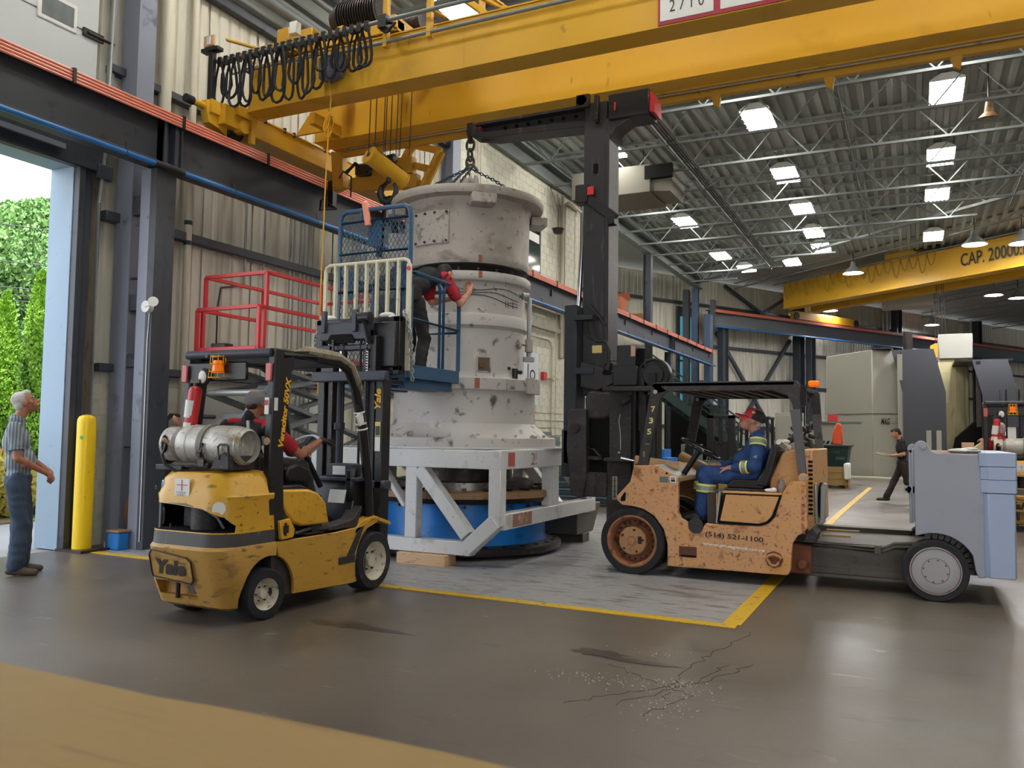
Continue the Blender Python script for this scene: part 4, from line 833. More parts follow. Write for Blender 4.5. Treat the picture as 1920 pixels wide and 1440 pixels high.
for i,(x,y,lab) in enumerate(((-4.85,7.92,'pale timber block under the front right corner of the white frame'),(-4.3,10.6,'dark timber block under the rear right corner of the white frame'),(-6.1,7.92,'pale timber block under the front left of the white frame'))):
    g=G(); g.box(x-.32,x+.30,y-.14,y+.10,0,.125); single('timber_block',g,woodb if i!=1 else brn,lab,'block',(x,y,0),'timber blocks under the white frame',.006)
# ---- blue ring unit on the floor
t=thing('ring_unit','blue round gear housing with dark steel flanges standing inside the white frame','machine part',(DC.x,DC.y,0))
g=G(); g.lathe([(.9,.05),(1.24,.05),(1.25,.07),(1.25,.12),(1.2,.14),(1.06,.15)],DC,64); part('bottom_flange',g,dsteel,t)
g=G()
for i in range(30): p=onshell(1.16,i*12,.142); g.cyl(p,p+V((0,0,.006)),.03,n=10)
part('flange_hole',g,drk,t)
g=G(); g.lathe([(1.07,.14),(1.07,.16),(1.05,.2),(1.05,.62),(1.0,.63)],DC,64); part('blue_body',g,bluer,t)
g=G(); g.lathe([(1.0,.63),(1.13,.63),(1.15,.66),(1.17,.69),(1.0,.69)],DC,64); part('dark_ring',g,dsteel,t)
g=G(); g.lathe([(1.0,.69),(1.19,.69),(1.19,.76),(1.17,.77),(.8,.77)],DC,64); part('tan_ring',g,tanr,t)
g=G(); g.lathe([(.9,.77),(.9,.86),(.86,.87),(.62,.87)],DC,64); part('steel_step',g,steel,t); g=G(); g.lathe([(.62,.87),(.62,1.27)],DC,64); part('inner_cylinder',g,dsteel,t)
g=G(); g.lathe([(.56,1.2),(.72,1.2),(.72,1.27)],DC,48); part('collar',g,steel,t)
g=G()
for i in range(24):
    p=onshell(1.08,i*15,.61); g.cyl(p-V((0,0,.0)),p+V((0,0,-.03)),.025,n=6); p=onshell(1.02,i*15,.77); g.obox(p+V((0,0,.015)),(.12,.05,.03),(0,0,R_(i*15)))
part('ring_bolt',g,dsteel,t)
for a in (0,120,240):
    p=onshell(1.0,a,0); g=G(); g.box(p.x-.12,p.x+.12,p.y-.12,p.y+.12,0,.05); single('shim_block',g,brn,{0:'low dark shim block under the right side of the dark ring flange',120:'low dark shim block under the rear left of the dark ring flange',240:'low dark shim block under the front left of the dark ring flange'}[a],'block',(p.x,p.y,0),'shim blocks under the blue ring')
# ================================================================== YELLOW GAS FORKLIFT
FK=(-4.97,5.2,0)
def wheel(t,x,y,r,w,side,m,name='wheel',hub=.6,steer=0):
    """side=+1 outer face towards +X"""
    c=V((x,y,r)); ax=V((side*math.cos(steer),side*math.sin(steer),0))
    g=G(); g.lathe([(r*hub,-w/2),(r*.93,-w/2),(r,-w*.38),(r,w*.38),(r*.93,w/2),(r*hub*1.06,w/2),(r*hub,w*.42)],c,48,ax); wh=part(name,g,rub,t)
    g=G(); h=r*hub; g.lathe([(0,w*.34),(h*.30,w*.34),(h*.34,w*.30),(h*.34,w*.16),(h*.62,w*.14),(h*.72,w*.10),(h*.86,w*.30),(h*.95,w*.42),(h*1.03,w*.5),(h*1.03,-w*.45),(0,-w*.45)],c,40,ax); rim=part('rim',g,m,wh)
    a,b,d=frame(ax); g=G()
    for i in range(6):
        p=c+(a*math.cos(i*PI/3)+b*math.sin(i*PI/3))*h*.5+ax*w*.14; g.cyl(p,p+ax*w*.1,h*.055,n=6)
    part('wheel_nut',g,dsteel,rim); return wh
def yale(t,x0,x1):
    xg=x0; x0=x0+.13; xr,xl=x1,x0; xc=(x0+x1)/2; hw=(x1-x0)/2
    wheel(t,xr-.09,4.98,.195,.17,1,cream,steer=R_(-6)); wheel(t,xl+.09,4.98,.195,.17,-1,cream,steer=R_(-6))
    wheel(t,xr-.10,6.38,.265,.2,1,cream,hub=.64); wheel(t,xl+.10,6.38,.265,.2,-1,cream,hub=.64)
    # counterweight: rounded plan, lofted
    def ring(z,yb,h,cr,yf):
        pts=[(xc+h,yf),]
        for k in range(9): a=R_(0-90*k/8); pts.append((xc+h-cr+cr*math.cos(a),yb+cr+cr*math.sin(a)))
        for k in range(9): a=R_(-90-90*k/8); pts.append((xc-h+cr+cr*math.cos(a),yb+cr+cr*math.sin(a)))
        pts.append((xc-h,yf)); return [(x,y,z) for x,y in pts]
    g=G(); g.loft([ring(.10,4.70,hw-.06,.14,5.06),ring(.13,4.64,hw-.02,.16,5.06),ring(.3,4.56,hw,.2,5.06),ring(.56,4.50,hw,.22,5.06),ring(.585,4.515,hw-.01,.22,5.06)])
    cw=part('counterweight',g,yelw,t)
    g=G(); g.cyl((xc-hw-.1,4.99,.20),(xc-hw+.26,4.99,.20),.285,n=32); g.cyl((xc+hw-.26,4.99,.20),(xc+hw+.1,4.99,.20),.285,n=32); cut(cw,g,drk)
    g=G(); g.box(xc-.30,xc+.10,4.3,4.66,.20,.31); cut(cw,g,paint('pocket_yellow',(176,132,50),.6) if 'pocket_yellow' not in MT else MT['pocket_yellow'])
    g=G(); g.cyl((xc-.1,4.6,.18),(xc-.1,4.6,.33),.018); g.cyl((xc+.03,4.66,.26),(xc+.03,4.62,.26),.045); part('tow_pin',g,dsteel,cw)
    g=G(); g.loft([ring(.585,4.515,hw-.012,.22,5.05),ring(.68,4.525,hw-.012,.22,5.05)]); part('dark_band',g,paint('dark_band_paint',(70,68,70),.55,wear=[((110,100,90),10,.4)]) if 'dark_band_paint' not in MT else MT['dark_band_paint'],t)
    g=G(); g.loft([ring(.681,4.525,hw-.01,.22,5.04),ring(.9,4.55,hw-.02,.22,5.03),ring(.95,4.555,hw-.005,.22,5.03),ring(.97,4.56,hw-.02,.22,5.03),ring(1.07,4.58,hw-.04,.22,5.03),ring(1.12,4.62,hw-.08,.2,5.02),ring(1.135,4.72,hw-.16,.15,5.0)])
    hd=part('rear_hood',g,yel,t)
    g=G(); pz=[(-.45,.60),(-.30,.575),(.34,.60),(.47,.66),(.45,.76),(.38,.82),(.2,.86),(-.2,.885),(-.4,.88),(-.47,.82)]
    g.prism([(xc+u*(hw*2/.98)*.98,z) for u,z in [(-.47,.69),(.46,.69),(.46,.74),(.40,.80),(.2,.86),(-.2,.885),(-.42,.885),(-.47,.84)]],'Y',4.3,4.95); g2=G(); cut(hd,g,drk)
    g=G(); g.tube([(xc-.405,4.71,.70),(xc-.40,4.71,.84),(xc-.35,4.63,.885),(xc-.2,4.56,.89),(xc,4.555,.885),(xc+.2,4.56,.855),(xc+.29,4.585,.80),(xc+.33,4.61,.72)],.012,6); g.box(xc-.31,xc-.285,4.58,4.60,.69,.88); part('grille_frame',g,paint('grille_grey',(96,96,100),.4) if 'grille_grey' not in MT else MT['grille_grey'],hd,.004)
    g=G(); g.cyl((xc+.02,4.75,.69),(xc+.02,4.75,.9),.12); g.box(xc-.28,xc-.1,4.8,4.9,.69,.88); g.cyl((xc-.2,4.6,.69),(xc-.2,4.6,.73),.008); part('radiator',g,blkw,hd)
    # badge and decals
    g=G(); bx=xc-.29; pl=[(bx,.335),(bx+.38,.30),(bx+.41,.34),(bx+.41,.47),(bx+.37,.50),(bx+.02,.54),(bx-.01,.5),(bx-.01,.37)]; g.prism(pl,'Y',4.538,4.6); g.v=[(a,b-.23*(c-.34),c) for a,b,c in g.v]
    bd=part('badge_plate',g,yelw,cw,.01); g=G()
    for a,b in zip(pl,pl[1:]+pl[:1]): g.bar((a[0],4.536-.23*(a[1]-.34),a[1]),(b[0],4.536-.23*(b[1]-.34),b[1]),.008,.01,(0,1,0))
    part('badge_rim',g,dsteel,cw)
    text('Yale',.30,txtk,(bx+.05,4.528,.362),(1,0,-.02),(0,-.23,1),cw,shear=.25,bold=.045,h=.12)
    g=G(); g.box(xc-.12,xc+.03,4.552,4.557,.945,1.075); dc=part('safety_decal',g,white,hd)
    g=G(); g.box(xc-.1,xc+.01,4.549,4.552,1.025,1.030); g.box(xc-.048,xc-.042,4.549,4.552,.985,1.065); part('decal_cross',g,txtr,hd)
    text('CAUTION DU',.10,txtk,(xc-.1,4.549,.965),(1,0,0),(0,0,1),hd,h=.014); text('DANGER !',.08,txtk,(xc-.09,4.549,.948),(1,0,0),(0,0,1),hd,h=.012)
    g=G(); g.cyl((xc+.30,4.592,.865),(xc+.309,4.574,.865),.05,n=24); part('round_decal',g,white,hd); g=G(); g.cyl((xc-.295,4.62,1.02),(xc-.306,4.602,1.02),.034,n=20); part('round_decal',g,white,hd); g=G(); g.cyl((xc-.295,4.62,1.02),(xc-.307,4.599,1.02),.025,n=20); part('blue_emblem',g,bluer,hd)
    text('I X',.025,white,(xc-.31,4.552,.99),(0,0,1),(-1,0,0),hd)
    # side frames with wheel arch
    for x,s in ((xr,-1),(xl,1)):
        ar=[(4.99+.285*math.cos(R_(a)),.20+.285*math.sin(R_(a))) for a in range(78,-16,-8)]
        fr=[(6.38-.30*math.cos(R_(a)),.265+.34*math.sin(R_(a))) for a in range(-25,75,10)]
        poly=[(5.06,.58)]+[(y,z) for y,z in ar if y>5.06]+[(6.05,.115)]+fr+[(6.42,.62),(6.34,.66),(6.2,.6),(5.80,.58)]
        g=G(); g.prism(poly,'X',x-.005*0,x+s*.03); sf=part('side_frame',g,yels,t,.004)
        g=G(); g.prism([(6.06,.56),(6.15,.64),(6.35,.68),(6.62,.60),(6.62,.57),(6.36,.645),(6.2,.60),(6.1,.52)],'X',x+(.0 if s<0 else 0),x+s*.2); part('front_fender',g,yel,t,.004)
        g=G(); g.box(min(x+s*.002,x-s*.012),max(x+s*.002,x-s*.012),5.84,6.06,.30,.36); g.prism([(5.95,.36),(6.1,.56),(6.2,.60),(6.06,.36)],'X',x+s*.03,x-s*.004); part('step_tread',g,blkw,t,.002)
        g=G(); g.prism([(5.06,.66),(5.14,.84),(5.06,.985),(5.48,.965),(5.60,.93),(5.70,.82),(5.74,.65),(5.4,.67),(5.26,.72),(5.18,.80)][0:0]+[(5.07,.98),(5.46,.965),(5.58,.93),(5.68,.84),(5.73,.66),(5.38,.67),(5.27,.71),(5.18,.79)],'X',x+s*.02,x+s*.16); part('seat_fender',g,yel,t,.02,seg=2)
    g=G(); g.prism([(5.08,.74),(5.20,.75),(5.26,.66),(5.24,.60),(5.1,.59)],'X',xr-.02,xr+.01); pb=part('side_bracket',g,yel,t,.004)
    g=G(); g.box(xr-.0,xr+.014,5.12,5.18,.64,.70); g.box(xr,xr+.012,5.13,5.16,.62,.72); part('latch',g,blk,pb)
    g=G(); g.tube([(xr-.06,5.05,.63),(xr-.03,5.3,.62),(xr-.04,5.5,.64),(xr-.03,5.7,.62)],.018); g.tube([(xr-.05,5.2,.64),(xr-.03,5.45,.60),(xr-.04,5.68,.60)],.012); g.box(xr-.08,xr-.02,5.5,5.6,.6,.66); part('hoses',g,blk,t)
    g=G(); g.box(xl+.04,xr-.04,5.06,6.3,.14,.58); g.box(xl+.03,xr-.03,5.04,5.2,.58,.9); part('chassis',g,blkw,t,.01)
    g=G(); g.prism([(5.0,.58),(5.0,1.0),(5.45,1.0),(5.72,.9),(5.74,.62),(6.1,.62),(6.22,1.0),(6.34,1.0),(6.40,.58)],'X',xl+.1,xr-.1); part('floor_cowl',g,blk,t,.01)
    g=G(); g.prism([(5.72,.6),(6.12,.6),(6.2,.76),(6.18,.78),(6.06,.67),(5.72,.63)],'X',xr-.16,xr-.02); part('step_cover',g,blkw,t,.006)
    g=G(); g.box(xc-.12,xc+.38,6.14,6.3,.99,1.03); g.box(xc+.02,xc+.3,6.16,6.32,1.03,1.15); part('dashboard',g,navy,t,.01); g=G(); g.box(xc+.1,xc+.24,6.155,6.16,1.05,1.13); g.obox((xc+.2,6.10,.86),(.18,.005,.12),(R_(-15),0,0)); part('dash_label',g,white,t)
    g=G(); g.box(xc+.24,xc+.34,6.14,6.24,.8,1.12); part('control_box',g,blk,t,.03)
    # seat
    g=G(); g.box(xc-.24,xc+.22,5.2,5.66,.98,1.10); g.prism([(5.10,1.08),(5.26,1.08),(5.21,1.24),(5.15,1.27),(5.09,1.24)],'X',xc-.23,xc+.21); part('seat',g,vinyl,t,.035,seg=3)
    g=G(); g.prism([(5.36,1.02),(5.62,1.0),(5.64,1.12),(5.5,1.17),(5.36,1.14)],'X',xc+.20,xc+.26); part('hip_guard',g,blk,t,.02)
    g=G(); c=V((xc+.0,5.84,1.30)); n_=V((0,-.75,1)).normalized(); a,b,d=frame(n_); g.tube([c+(a*math.cos(k*PI/12)+b*math.sin(k*PI/12))*.165 for k in range(24)],.014,8,True)
    sw=part('steering_wheel',g,paint('wheel_grey',(170,178,190),.4) if 'wheel_grey' not in MT else MT['wheel_grey'],t); g=G(); [g.bar(c,c+(a*math.cos(R_(q))+b*math.sin(R_(q)))*.16,.05,.015,n_) for q in (90,210,330)]; g.cyl(c-n_*.45,c,.025); g.cyl(c-n_*.01,c+n_*.02,.04); part('steering_column',g,blk,sw)
    # overhead guard
    ZG=2.04
    for x,s in ((xr-.05,1),(xg+.05,-1)):
        g=G(); g.prism([(4.98,.66),(5.16,.66),(5.13,1.3),(5.2,1.9),(5.24,1.97),(5.22,2.09),(5.0,2.09),(4.99,1.8),(4.97,1.3)],'X',x-.035,x+.035); rp_=part('rear_post',g,blk,t,.01)
        g=G(); g.tube([(x,5.1,ZG),(x,5.5,ZG+.02),(x,5.85,ZG+.01),(x,5.98,ZG-.05),(x,6.08,1.85),(x,6.2,1.5),(x,6.3,1.05),(x,6.34,.62)],.045,8); part('front_post',g,blk,t)
        g=G(); g.box(x-.03,x+.03,4.96,4.98,1.83,1.97); part('tail_light',g,redl,t,.006)
        if s>0:
            text('Veracitor 50VX',.56,txty,(x+.037,5.115,1.31),(0,.13,1),(0,-1,.13),t,shear=.2,bold=.045,h=.062)
            g=G(); g.box(x-.02,x+.02,4.955,4.958,1.57,1.70); g.box(x+.036,x+.038,5.0,5.04,1.6,1.7); part('paper_decal',g,white,t); g=G(); g.box(x-.018,x+.015,4.953,4.955,1.64,1.68); part('decal_mark',g,txtr,t)
            g=G(); g.cyl((x-.0,4.975,1.36),(x,4.965,1.36),.03,n=8); part('round_sticker',g,paint('tan_sticker',(206,170,140),.6) if 'tan_sticker' not in MT else MT['tan_sticker'],t)
            g=G(); g.tube([(x-.045,5.2,ZG+.04),(x,5.4,ZG+.06),(x+.02,5.8,ZG+.05),(x+.03,5.98,ZG-.02),(x+.04,6.1,1.84),(x+.02,6.14,1.72)],[.03,.045,.04,.035,.028,.012],8); part('torn_wrap',g,paint('torn_tape',(140,130,108),.7,wear=[((60,54,46),9,.5)],bump=.6) if 'torn_tape' not in MT else MT['torn_tape'],t)
            g=G()
            for yy,zz in ((6.15,1.62),(6.18,1.52),(6.20,1.47)): g.lathe([(.05,-.008),(.053,0),(.05,.008)],(x,yy,zz),14,(0,.28,-1)); 
            g.obox((x+.03,6.13,1.56),(.02,.09,.10),(.6,0,0)); part('white_tape',g,white,t)
    g=G(); g.cyl((xg+.05,5.0,ZG+.015),(xr-.05,5.0,ZG+.015),.035,n=12); g.cyl((xg+.3,4.96,ZG+.0),(xg+.3,4.955,ZG+.0),.015); part('rear_crossbar',g,navy,t)
    g=G(); g.box(xg+.05,xr-.05,5.9,5.96,ZG-.03,ZG+.02)
    for i in range(6): yy=5.16+i*.13; g.box(xg+.06,xr-.06,yy,yy+.03,ZG-.01,ZG+.02)
    part('guard_slat',g,blk,t,.004)
    g=G(); g.box(xg+.06,xr-.3,4.99,5.02,1.84,1.99); part('rear_gusset',g,blk,t,.01)
    # beacon in cage, mirror, extinguisher
    bx=xc-.13; g=G(); g.cyl((bx,4.95,1.90),(bx,4.95,2.0),.045,.035,n=16); part('beacon',g,amber,t)
    g=G()
    for k in range(8): a=2*PI*k/8; g.tube([(bx+.055*math.cos(a),4.95+.055*math.sin(a),2.04),(bx+.07*math.cos(a),4.95+.07*math.sin(a),1.86)],.004,5)
    for z,r in ((2.03,.055),(1.97,.06),(1.91,.065),(1.86,.07)): g.tube([(bx+r*math.cos(a),4.95+r*math.sin(a),z) for a in [2*PI*k/14 for k in range(14)]],.004,5,True)
    part('beacon_cage',g,txty,t)
    g=G(); g.ell((xg+.27,4.97,1.87),(.06,.03,.075)); part('rear_light_shell',g,blk,t); g=G(); g.ell((xg+.275,4.945,1.87),(.042,.015,.052)); part('lens',g,white,t)
    g=G(); g.cyl((xg+.05+.12,4.93,1.42),(xg+.05+.16,4.94,1.76),.052,n=18); g.ell((xg+.05+.161,4.94,1.76),(.05,.05,.04)); ex=part('extinguisher',g,redp,t); g=G(); g.cyl((xg+.05+.127,4.93,1.54),(xg+.05+.143,4.93,1.68),.0535,n=18); g.cyl((xg+.05+.12,4.93,1.44),(xg+.05+.125,4.93,1.50),.0535,n=18); part('white_band',g,white,ex); g=G(); g.cyl((xg+.05+.163,4.94,1.78),(xg+.05+.167,4.94,1.84),.02); g.box(xg+.05+.12,xg+.05+.22,4.92,4.96,1.82,1.85); part('valve',g,dsteel,ex)
    # propane cylinder
    a=V((xl+.02,4.78,1.33)); b=V((xr-.09,4.80,1.32)); d=(b-a).normalized(); Lc=(b-a).length
    g=G(); g.lathe([(.125,.0),(.135,.0),(.135,.12),(.10,.14),(.14,.17),(.15,.22),(.152,.26),(.156,.262),(.156,.28),(.152,.285),(.152,.5),(.155,.51),(.155,.66),(.150,.70),(.135,.77),(.120,.79),(.12,Lc-.06),(.14,Lc-.05),(.14,Lc),(.128,Lc+.003),(.125,Lc-.03),(.10,Lc-.045),(0,Lc-.03)],a,40,d); tk=part('propane_tank',g,tank,t)
    # strap, opening, valve, hose, bracket
    g=G(); g.lathe([(.156,.40),(.162,.40),(.162,.45),(.156,.45)],a,40,d); part('strap',g,paint('strap_grey',(120,114,104),.5) if 'strap_grey' not in MT else MT['strap_grey'],tk)
    g=G(); c=a+d*.47; g.tube([c+V((0,-.16,.02)),c+V((0,-.17,-.05)),c+V((0,-.165,-.08)),c+V((-.05,-.16,-.06))],.012); g.obox(c+V((0,-.15,-.13)),(.06,.03,.05)); part('strap_hook',g,dsteel,tk)
    g=G(); g.ell(a+d*.06+V((0,-.132,.0)),(.035,.012,.07)); part('collar_opening',g,drk,tk)
    g=G(); g.cyl(a+d*.07+V((0,-.12,.02)),a+d*.10+V((0,-.15,.02)),.015); g.ell(a+d*.07+V((0,-.14,.03)),(.02,.02,.02)); part('valve',g,tanr,tk)
    g=G(); p=a+d*.09; g.tube([p+V((0,-.15,.0)),p+V((-.01,-.17,-.08)),p+V((.03,-.17,-.16)),p+V((.12,-.16,-.2)),p+V((.3,-.1,-.2)),p+V((.5,-.05,-.21))],.013,8); part('gas_hose',g,blk,t)
    g=G(); g.tube([(xl+.08,4.70,1.155),(xl+.2,4.66,1.175),(xr-.32,4.66,1.17)],.026,8); g.tube([(xl+.08,4.90,1.155),(xr-.2,4.90,1.17)],.02,8); g.box(xr-.26,xr-.12,4.66,4.92,1.14,1.25); g.prism([(xr-.28,1.15),(xr-.10,1.15),(xr-.10,1.24),(xr-.15,1.28),(xr-.24,1.24)],'Y',4.63,4.68); g.box(xl+.02,xl+.3,4.62,4.7,1.13,1.17); part('tank_bracket',g,blkw,t,.006)
    g=G(); g.tube([(xr-.20,4.63,1.22),(xr-.20,4.62,1.32),(xr-.18,4.62,1.335),(xr-.12,4.62,1.335),(xr-.10,4.62,1.32),(xr-.10,4.63,1.22)],.009,6); part('bracket_handle',g,blk,t)
    # mast
    for x,s in ((xr-.14,1),(xg+.14,-1)):
        g=G(); g.box(x-.05*(s>0)-.03*(s<0),x+.03*(s>0)+.05*(s<0),6.60,6.74,.08,2.0); part('mast_channel',g,blk,t,.006)
        g=G(); g.box(x-s*.11-.03,x-s*.11+.03,6.62,6.74,.1,2.38); part('inner_channel',g,blk,t,.005)
        g=G(); g.cyl((x-s*.2,6.66,.2),(x-s*.2,6.66,1.94),.032,n=14); cy=part('lift_cylinder',g,navy,t); g=G(); g.cyl((x-s*.2,6.66,1.94),(x-s*.2,6.66,2.34),.018,n=12); part('chrome_rod',g,chrome,cy); g=G(); g.cyl((x-s*.2,6.66,1.46),(x-s*.2,6.66,1.53),.055,n=12); part('cylinder_clamp',g,navy,cy,.004)
        g=G(); g.cyl((x-s*.26,6.63,.3),(x-s*.26,6.63,2.36),.014,n=6); part('hose',g,rub,t)
        g=G()
        for k in range(52): g.box(x-s*.16-.012,x-s*.16+.012,6.57,6.59,1.0+k*.026,1.0+k*.026+.018)
        part('lift_chain',g,dsteel,t,kind='stuff')
    xx=xr-.155; text('Yale',.20,txty,(xx+.028,6.597,1.66),(0,0,1),(-1,0,0),t,shear=.25,bold=.03,h=.072)
    g=G(); g.box(xx-.03,xx+.03,6.592,6.598,1.40,1.54); part('decal_frame',g,txtg,t); g=G(); g.box(xx-.025,xx+.025,6.590,6.593,1.41,1.50); part('decal_dark',g,blk,t); g=G(); g.box(xx-.03,xx+.03,6.592,6.598,1.26,1.395); part('white_decal',g,white,t)
    g=G(); g.box(xg+.05,xr-.06,6.56,6.64,1.93,2.03); g.box(xg+.08,xr-.08,6.6,6.74,.9,.98); g.box(xg+.1,xr-.1,6.6,6.74,.3,.42); part('mast_crosshead',g,navy,t,.012)
    return xx
def yale_carriage(t,x0,x1):
    xr,xl,xc=x1,x0,(x0+x1)/2
    g=G(); g.box(xl+.08,xr-.26,6.62,6.70,2.24,2.30); g.box(xl+.12,xr-.30,6.60,6.72,2.34,2.52); part('inner_crosshead',g,navy,t,.012)
    g=G(); g.prism([(xl+.2,2.31),(xl+.26,2.40),(xl+.5,2.40),(xl+.56,2.31)],'Y',6.585,6.60); part('crosshead_opening',g,drk,t)
    for x in (xl+.17,xl+.55): g=G(); g.box(x-.025,x+.025,6.57,6.62,2.42,2.64); part('chain_anchor',g,navy,t,.006)
    g=G(); g.cyl((xl+.62,6.58,2.55),(xl+.74,6.58,2.55),.055,n=16); g.tube([(xl+.6,6.56,2.6),(xl+.7,6.54,2.5),(xl+.72,6.6,2.3)],.02); part('hose_reel',g,blk,t)
    g=G(); g.box(xl-.06,xr-.04,6.76,6.82,2.52,2.58); g.box(xl-.06,xr-.04,6.76,6.82,2.04,2.10); g.box(xr-.12,xr-.04,6.76,6.86,2.0,2.58); g.box(xl-.06,xl+.02,6.76,6.86,2.0,2.58); g.box(xr-.42,xr-.05,6.7,6.78,2.08,2.52); part('carriage',g,blk,t,.008)
    g=G(); g.box(xr-.36,xr-.30,6.64,6.7,2.36,2.44); part('red_block',g,redp,t,.004)
    # load backrest
    g=G(); xa,xb=xl-.07,xr-.03; y=6.9
    g.tube([(xa,y,2.36),(xa,y,3.1),(xa+.012,y,3.15),(xa+.05,y,3.17),(xb-.06,y,3.17),(xb-.015,y,3.15),(xb,y,3.1),(xb,y,2.05)],.02,6); 
    g.box(xb-.03,xb+.02,y-.015,y+.015,2.05,3.12); g.box(xa-.02,xa+.02,y-.015,y+.015,2.4,3.12)
    lb=part('backrest_frame',g,creamp,t,.003)
    for i in range(7):
        x=xa+(xb-xa)*(i+1)/8+.0; g=G(); g.box(x-.014,x+.014,y-.02,y+.02,2.57,3.16); part('backrest_bar',g,creamp,lb,.003)
    g=G(); g.box(xa,xb,y-.01,y+.01,2.555,2.58); part('backrest_rail',g,creamp,lb); g=G(); g.cyl((xb-.0,y-.02,3.07),(xb-.0,y-.03,3.07),.022,n=12); part('red_dot',g,redp,lb)
    for x in (xl+.2,xr-.3): g=G(); g.box(x-.06,x+.06,6.82,8.0,1.93,1.97); g.box(x-.06,x+.06,6.82,6.87,1.93,2.5); part('fork',g,blk,t,.006)
    g=G()
    for x0_,sgn in ((xb-.02,1),(xa,-1)):
        chain(g,[(x0_,6.86,2.63),(x0_+sgn*.05,6.86,2.5),(x0_+sgn*.07,6.88,2.25 if sgn>0 else 2.4),(x0_+sgn*.08,6.9,1.93 if sgn>0 else 2.3)],.016,.05); chain(g,[(x0_+.02,6.84,2.6),(x0_+sgn*.08,6.85,2.4),(x0_+sgn*.09,6.88,2.1)],.016,.05)
    part('safety_chain',g,conduit,t,kind='stuff')
    g=G(); g.ell((xr-.22,6.8,2.6),(.09,.04,.03)); g.ell((xr-.16,6.8,2.57),(.05,.04,.03)); g.ell((xl+.08,6.8,2.6),(.07,.04,.03)); part('white_rag',g,white,t)
FA=thing('forklift','worn yellow gas forklift with propane tank, seen from behind, lifting the blue basket','forklift',FK)
yale(FA,-5.47,-4.47); 
t2=thing('forklift','distant yellow forklift with propane tank at the right edge behind the grey counterweight','forklift',FK)
FB=dup(FA,(1.52,16.0,0),R_(-3),'distant yellow forklift with propane tank at the right edge behind the grey counterweight'); bpy.data.objects.remove(t2)
for o in [c for c in FB.children_recursive if c.name.split('.')[0] in ('chrome_rod','inner_channel')]: bpy.data.objects.remove(o)
yale_carriage(FA,-5.47,-4.47)
# ---- blue man basket
BX0,BX1,BY0,BY1=-5.56,-4.66,7.15,8.18
t=thing('man_basket','blue steel work basket with a tall mesh back raised on the yellow forklift','work basket',((BX0+BX1)/2,7.6,1.97))
def tb(name,pts,r=.022,**k): g=G(); g.tube(pts,r,8); return part(name,g,blup,t,**k)
tb('back_frame',[(BX0,BY0,2.0),(BX0,BY0,3.70),(BX0+.02,BY0,3.77),(BX0+.08,BY0,3.80),(BX1-.08,BY0,3.80),(BX1-.02,BY0,3.77),(BX1,BY0,3.70),(BX1,BY0,2.0)],.026)
for z in (3.68,3.34,2.93,2.62): tb('back_rail',[(BX0,BY0,z),(BX1,BY0,z)],.018)
for x in (BX0+.27,BX1-.22): tb('back_stub',[(x,BY0,3.68),(x,BY0,3.80)],.018)
for x in (BX0+.45,): tb('back_rail',[(x,BY0,2.0),(x,BY0,2.95)],.018)
g=G(); s=.052
zz0,zz1=2.05,3.68
for i in range(-32,20):
    for sg_ in (1,-1):
        # diagonal strands clipped to the panel
        x0=BX0+i*s if sg_>0 else BX1-i*s; a=(x0,zz0); k=.5*sg_
        pts=[]
        t0=0; 
        xa,za=x0,zz0; xb,zb=x0+(zz1-zz0)*.62*sg_,zz1
        def clip(xa,za,xb,zb):
            for lim,lo in ((BX0,True),(BX1,False)):
                pass
            import math as _m
            p=[];dx=xb-xa;dz=zb-za;u0,u1=0,1
            if abs(dx)>1e-9:
                ua=(BX0-xa)/dx;ub=(BX1-xa)/dx
                if ua>ub: ua,ub=ub,ua
                u0=max(u0,ua);u1=min(u1,ub)
            return None if u0>=u1 else (xa+dx*u0,za+dz*u0,xa+dx*u1,za+dz*u1)
        c=clip(xa,za,xb,zb)
        if c: g.bar((c[0],BY0+.0,c[1]),(c[2],BY0+.0,c[3]),.006,.004,(0,1,0))
part('mesh_panel',g,blup,t,kind='stuff',smooth=False)
g=G(); g.box(BX0+.36,BX0+.52,BY0+.01,BY0+.02,3.40,3.68); g.box(BX0+.08,BX0+.2,BY0+.01,BY0+.02,2.85,3.15); g.box(BX1-.2,BX1-.02,BY0+.01,BY0+.02,2.9,3.25); part('solid_plate',g,blup,t)
g=G(); g.box(BX1-.1,BX1+.02,BY0+.01,BY0+.05,2.0,2.95); part('side_plate',g,blup,t,.004)
g=G(); g.box(BX0,BX1,BY0,BY1,2.0,2.03); part('floor_plate',g,blup,t); g=G(); g.box(BX1-.005,BX1+.012,BY0,BY1+.01,2.0,2.14); g.box(BX0-.01,BX0+.005,BY0,BY1,2.0,2.14); g.box(BX0,BX1,BY1-.005,BY1+.012,2.0,2.14); part('toe_board',g,blup,t,.004)
g=G(); g.box(BX1-.12,BX1-.04,BY0-.0,BY1-.06,1.90,2.0); g.box(BX0+.1,BX0+.3,BY0-.02,BY1-.1,1.90,2.0); g.box(BX1-.4,BX1-.2,BY0-.02,BY1-.1,1.90,2.0); g.box(BX0+.4,BX1-.4,BY0-.02,BY0+.1,1.9,2.0); part('fork_pocket',g,blup,t,.004)
for x in (BX1,BX0):
    tb('side_rail',[(x,BY0,3.10),(x,BY0+.1,3.105),(x,BY1-.12,3.10),(x,BY1-.04,3.08),(x,BY1,3.02),(x,BY1,2.14)],.024)
    tb('side_rail',[(x,BY0,2.62),(x,BY1,2.60)],.02)
    tb('side_post',[(x,BY1-.42,2.14),(x,BY1-.42,3.0),(x,BY1-.46,3.07)],.018); tb('side_post',[(x,BY1-.34,2.14),(x,BY1-.34,3.0),(x,BY1-.30,3.07)],.018)
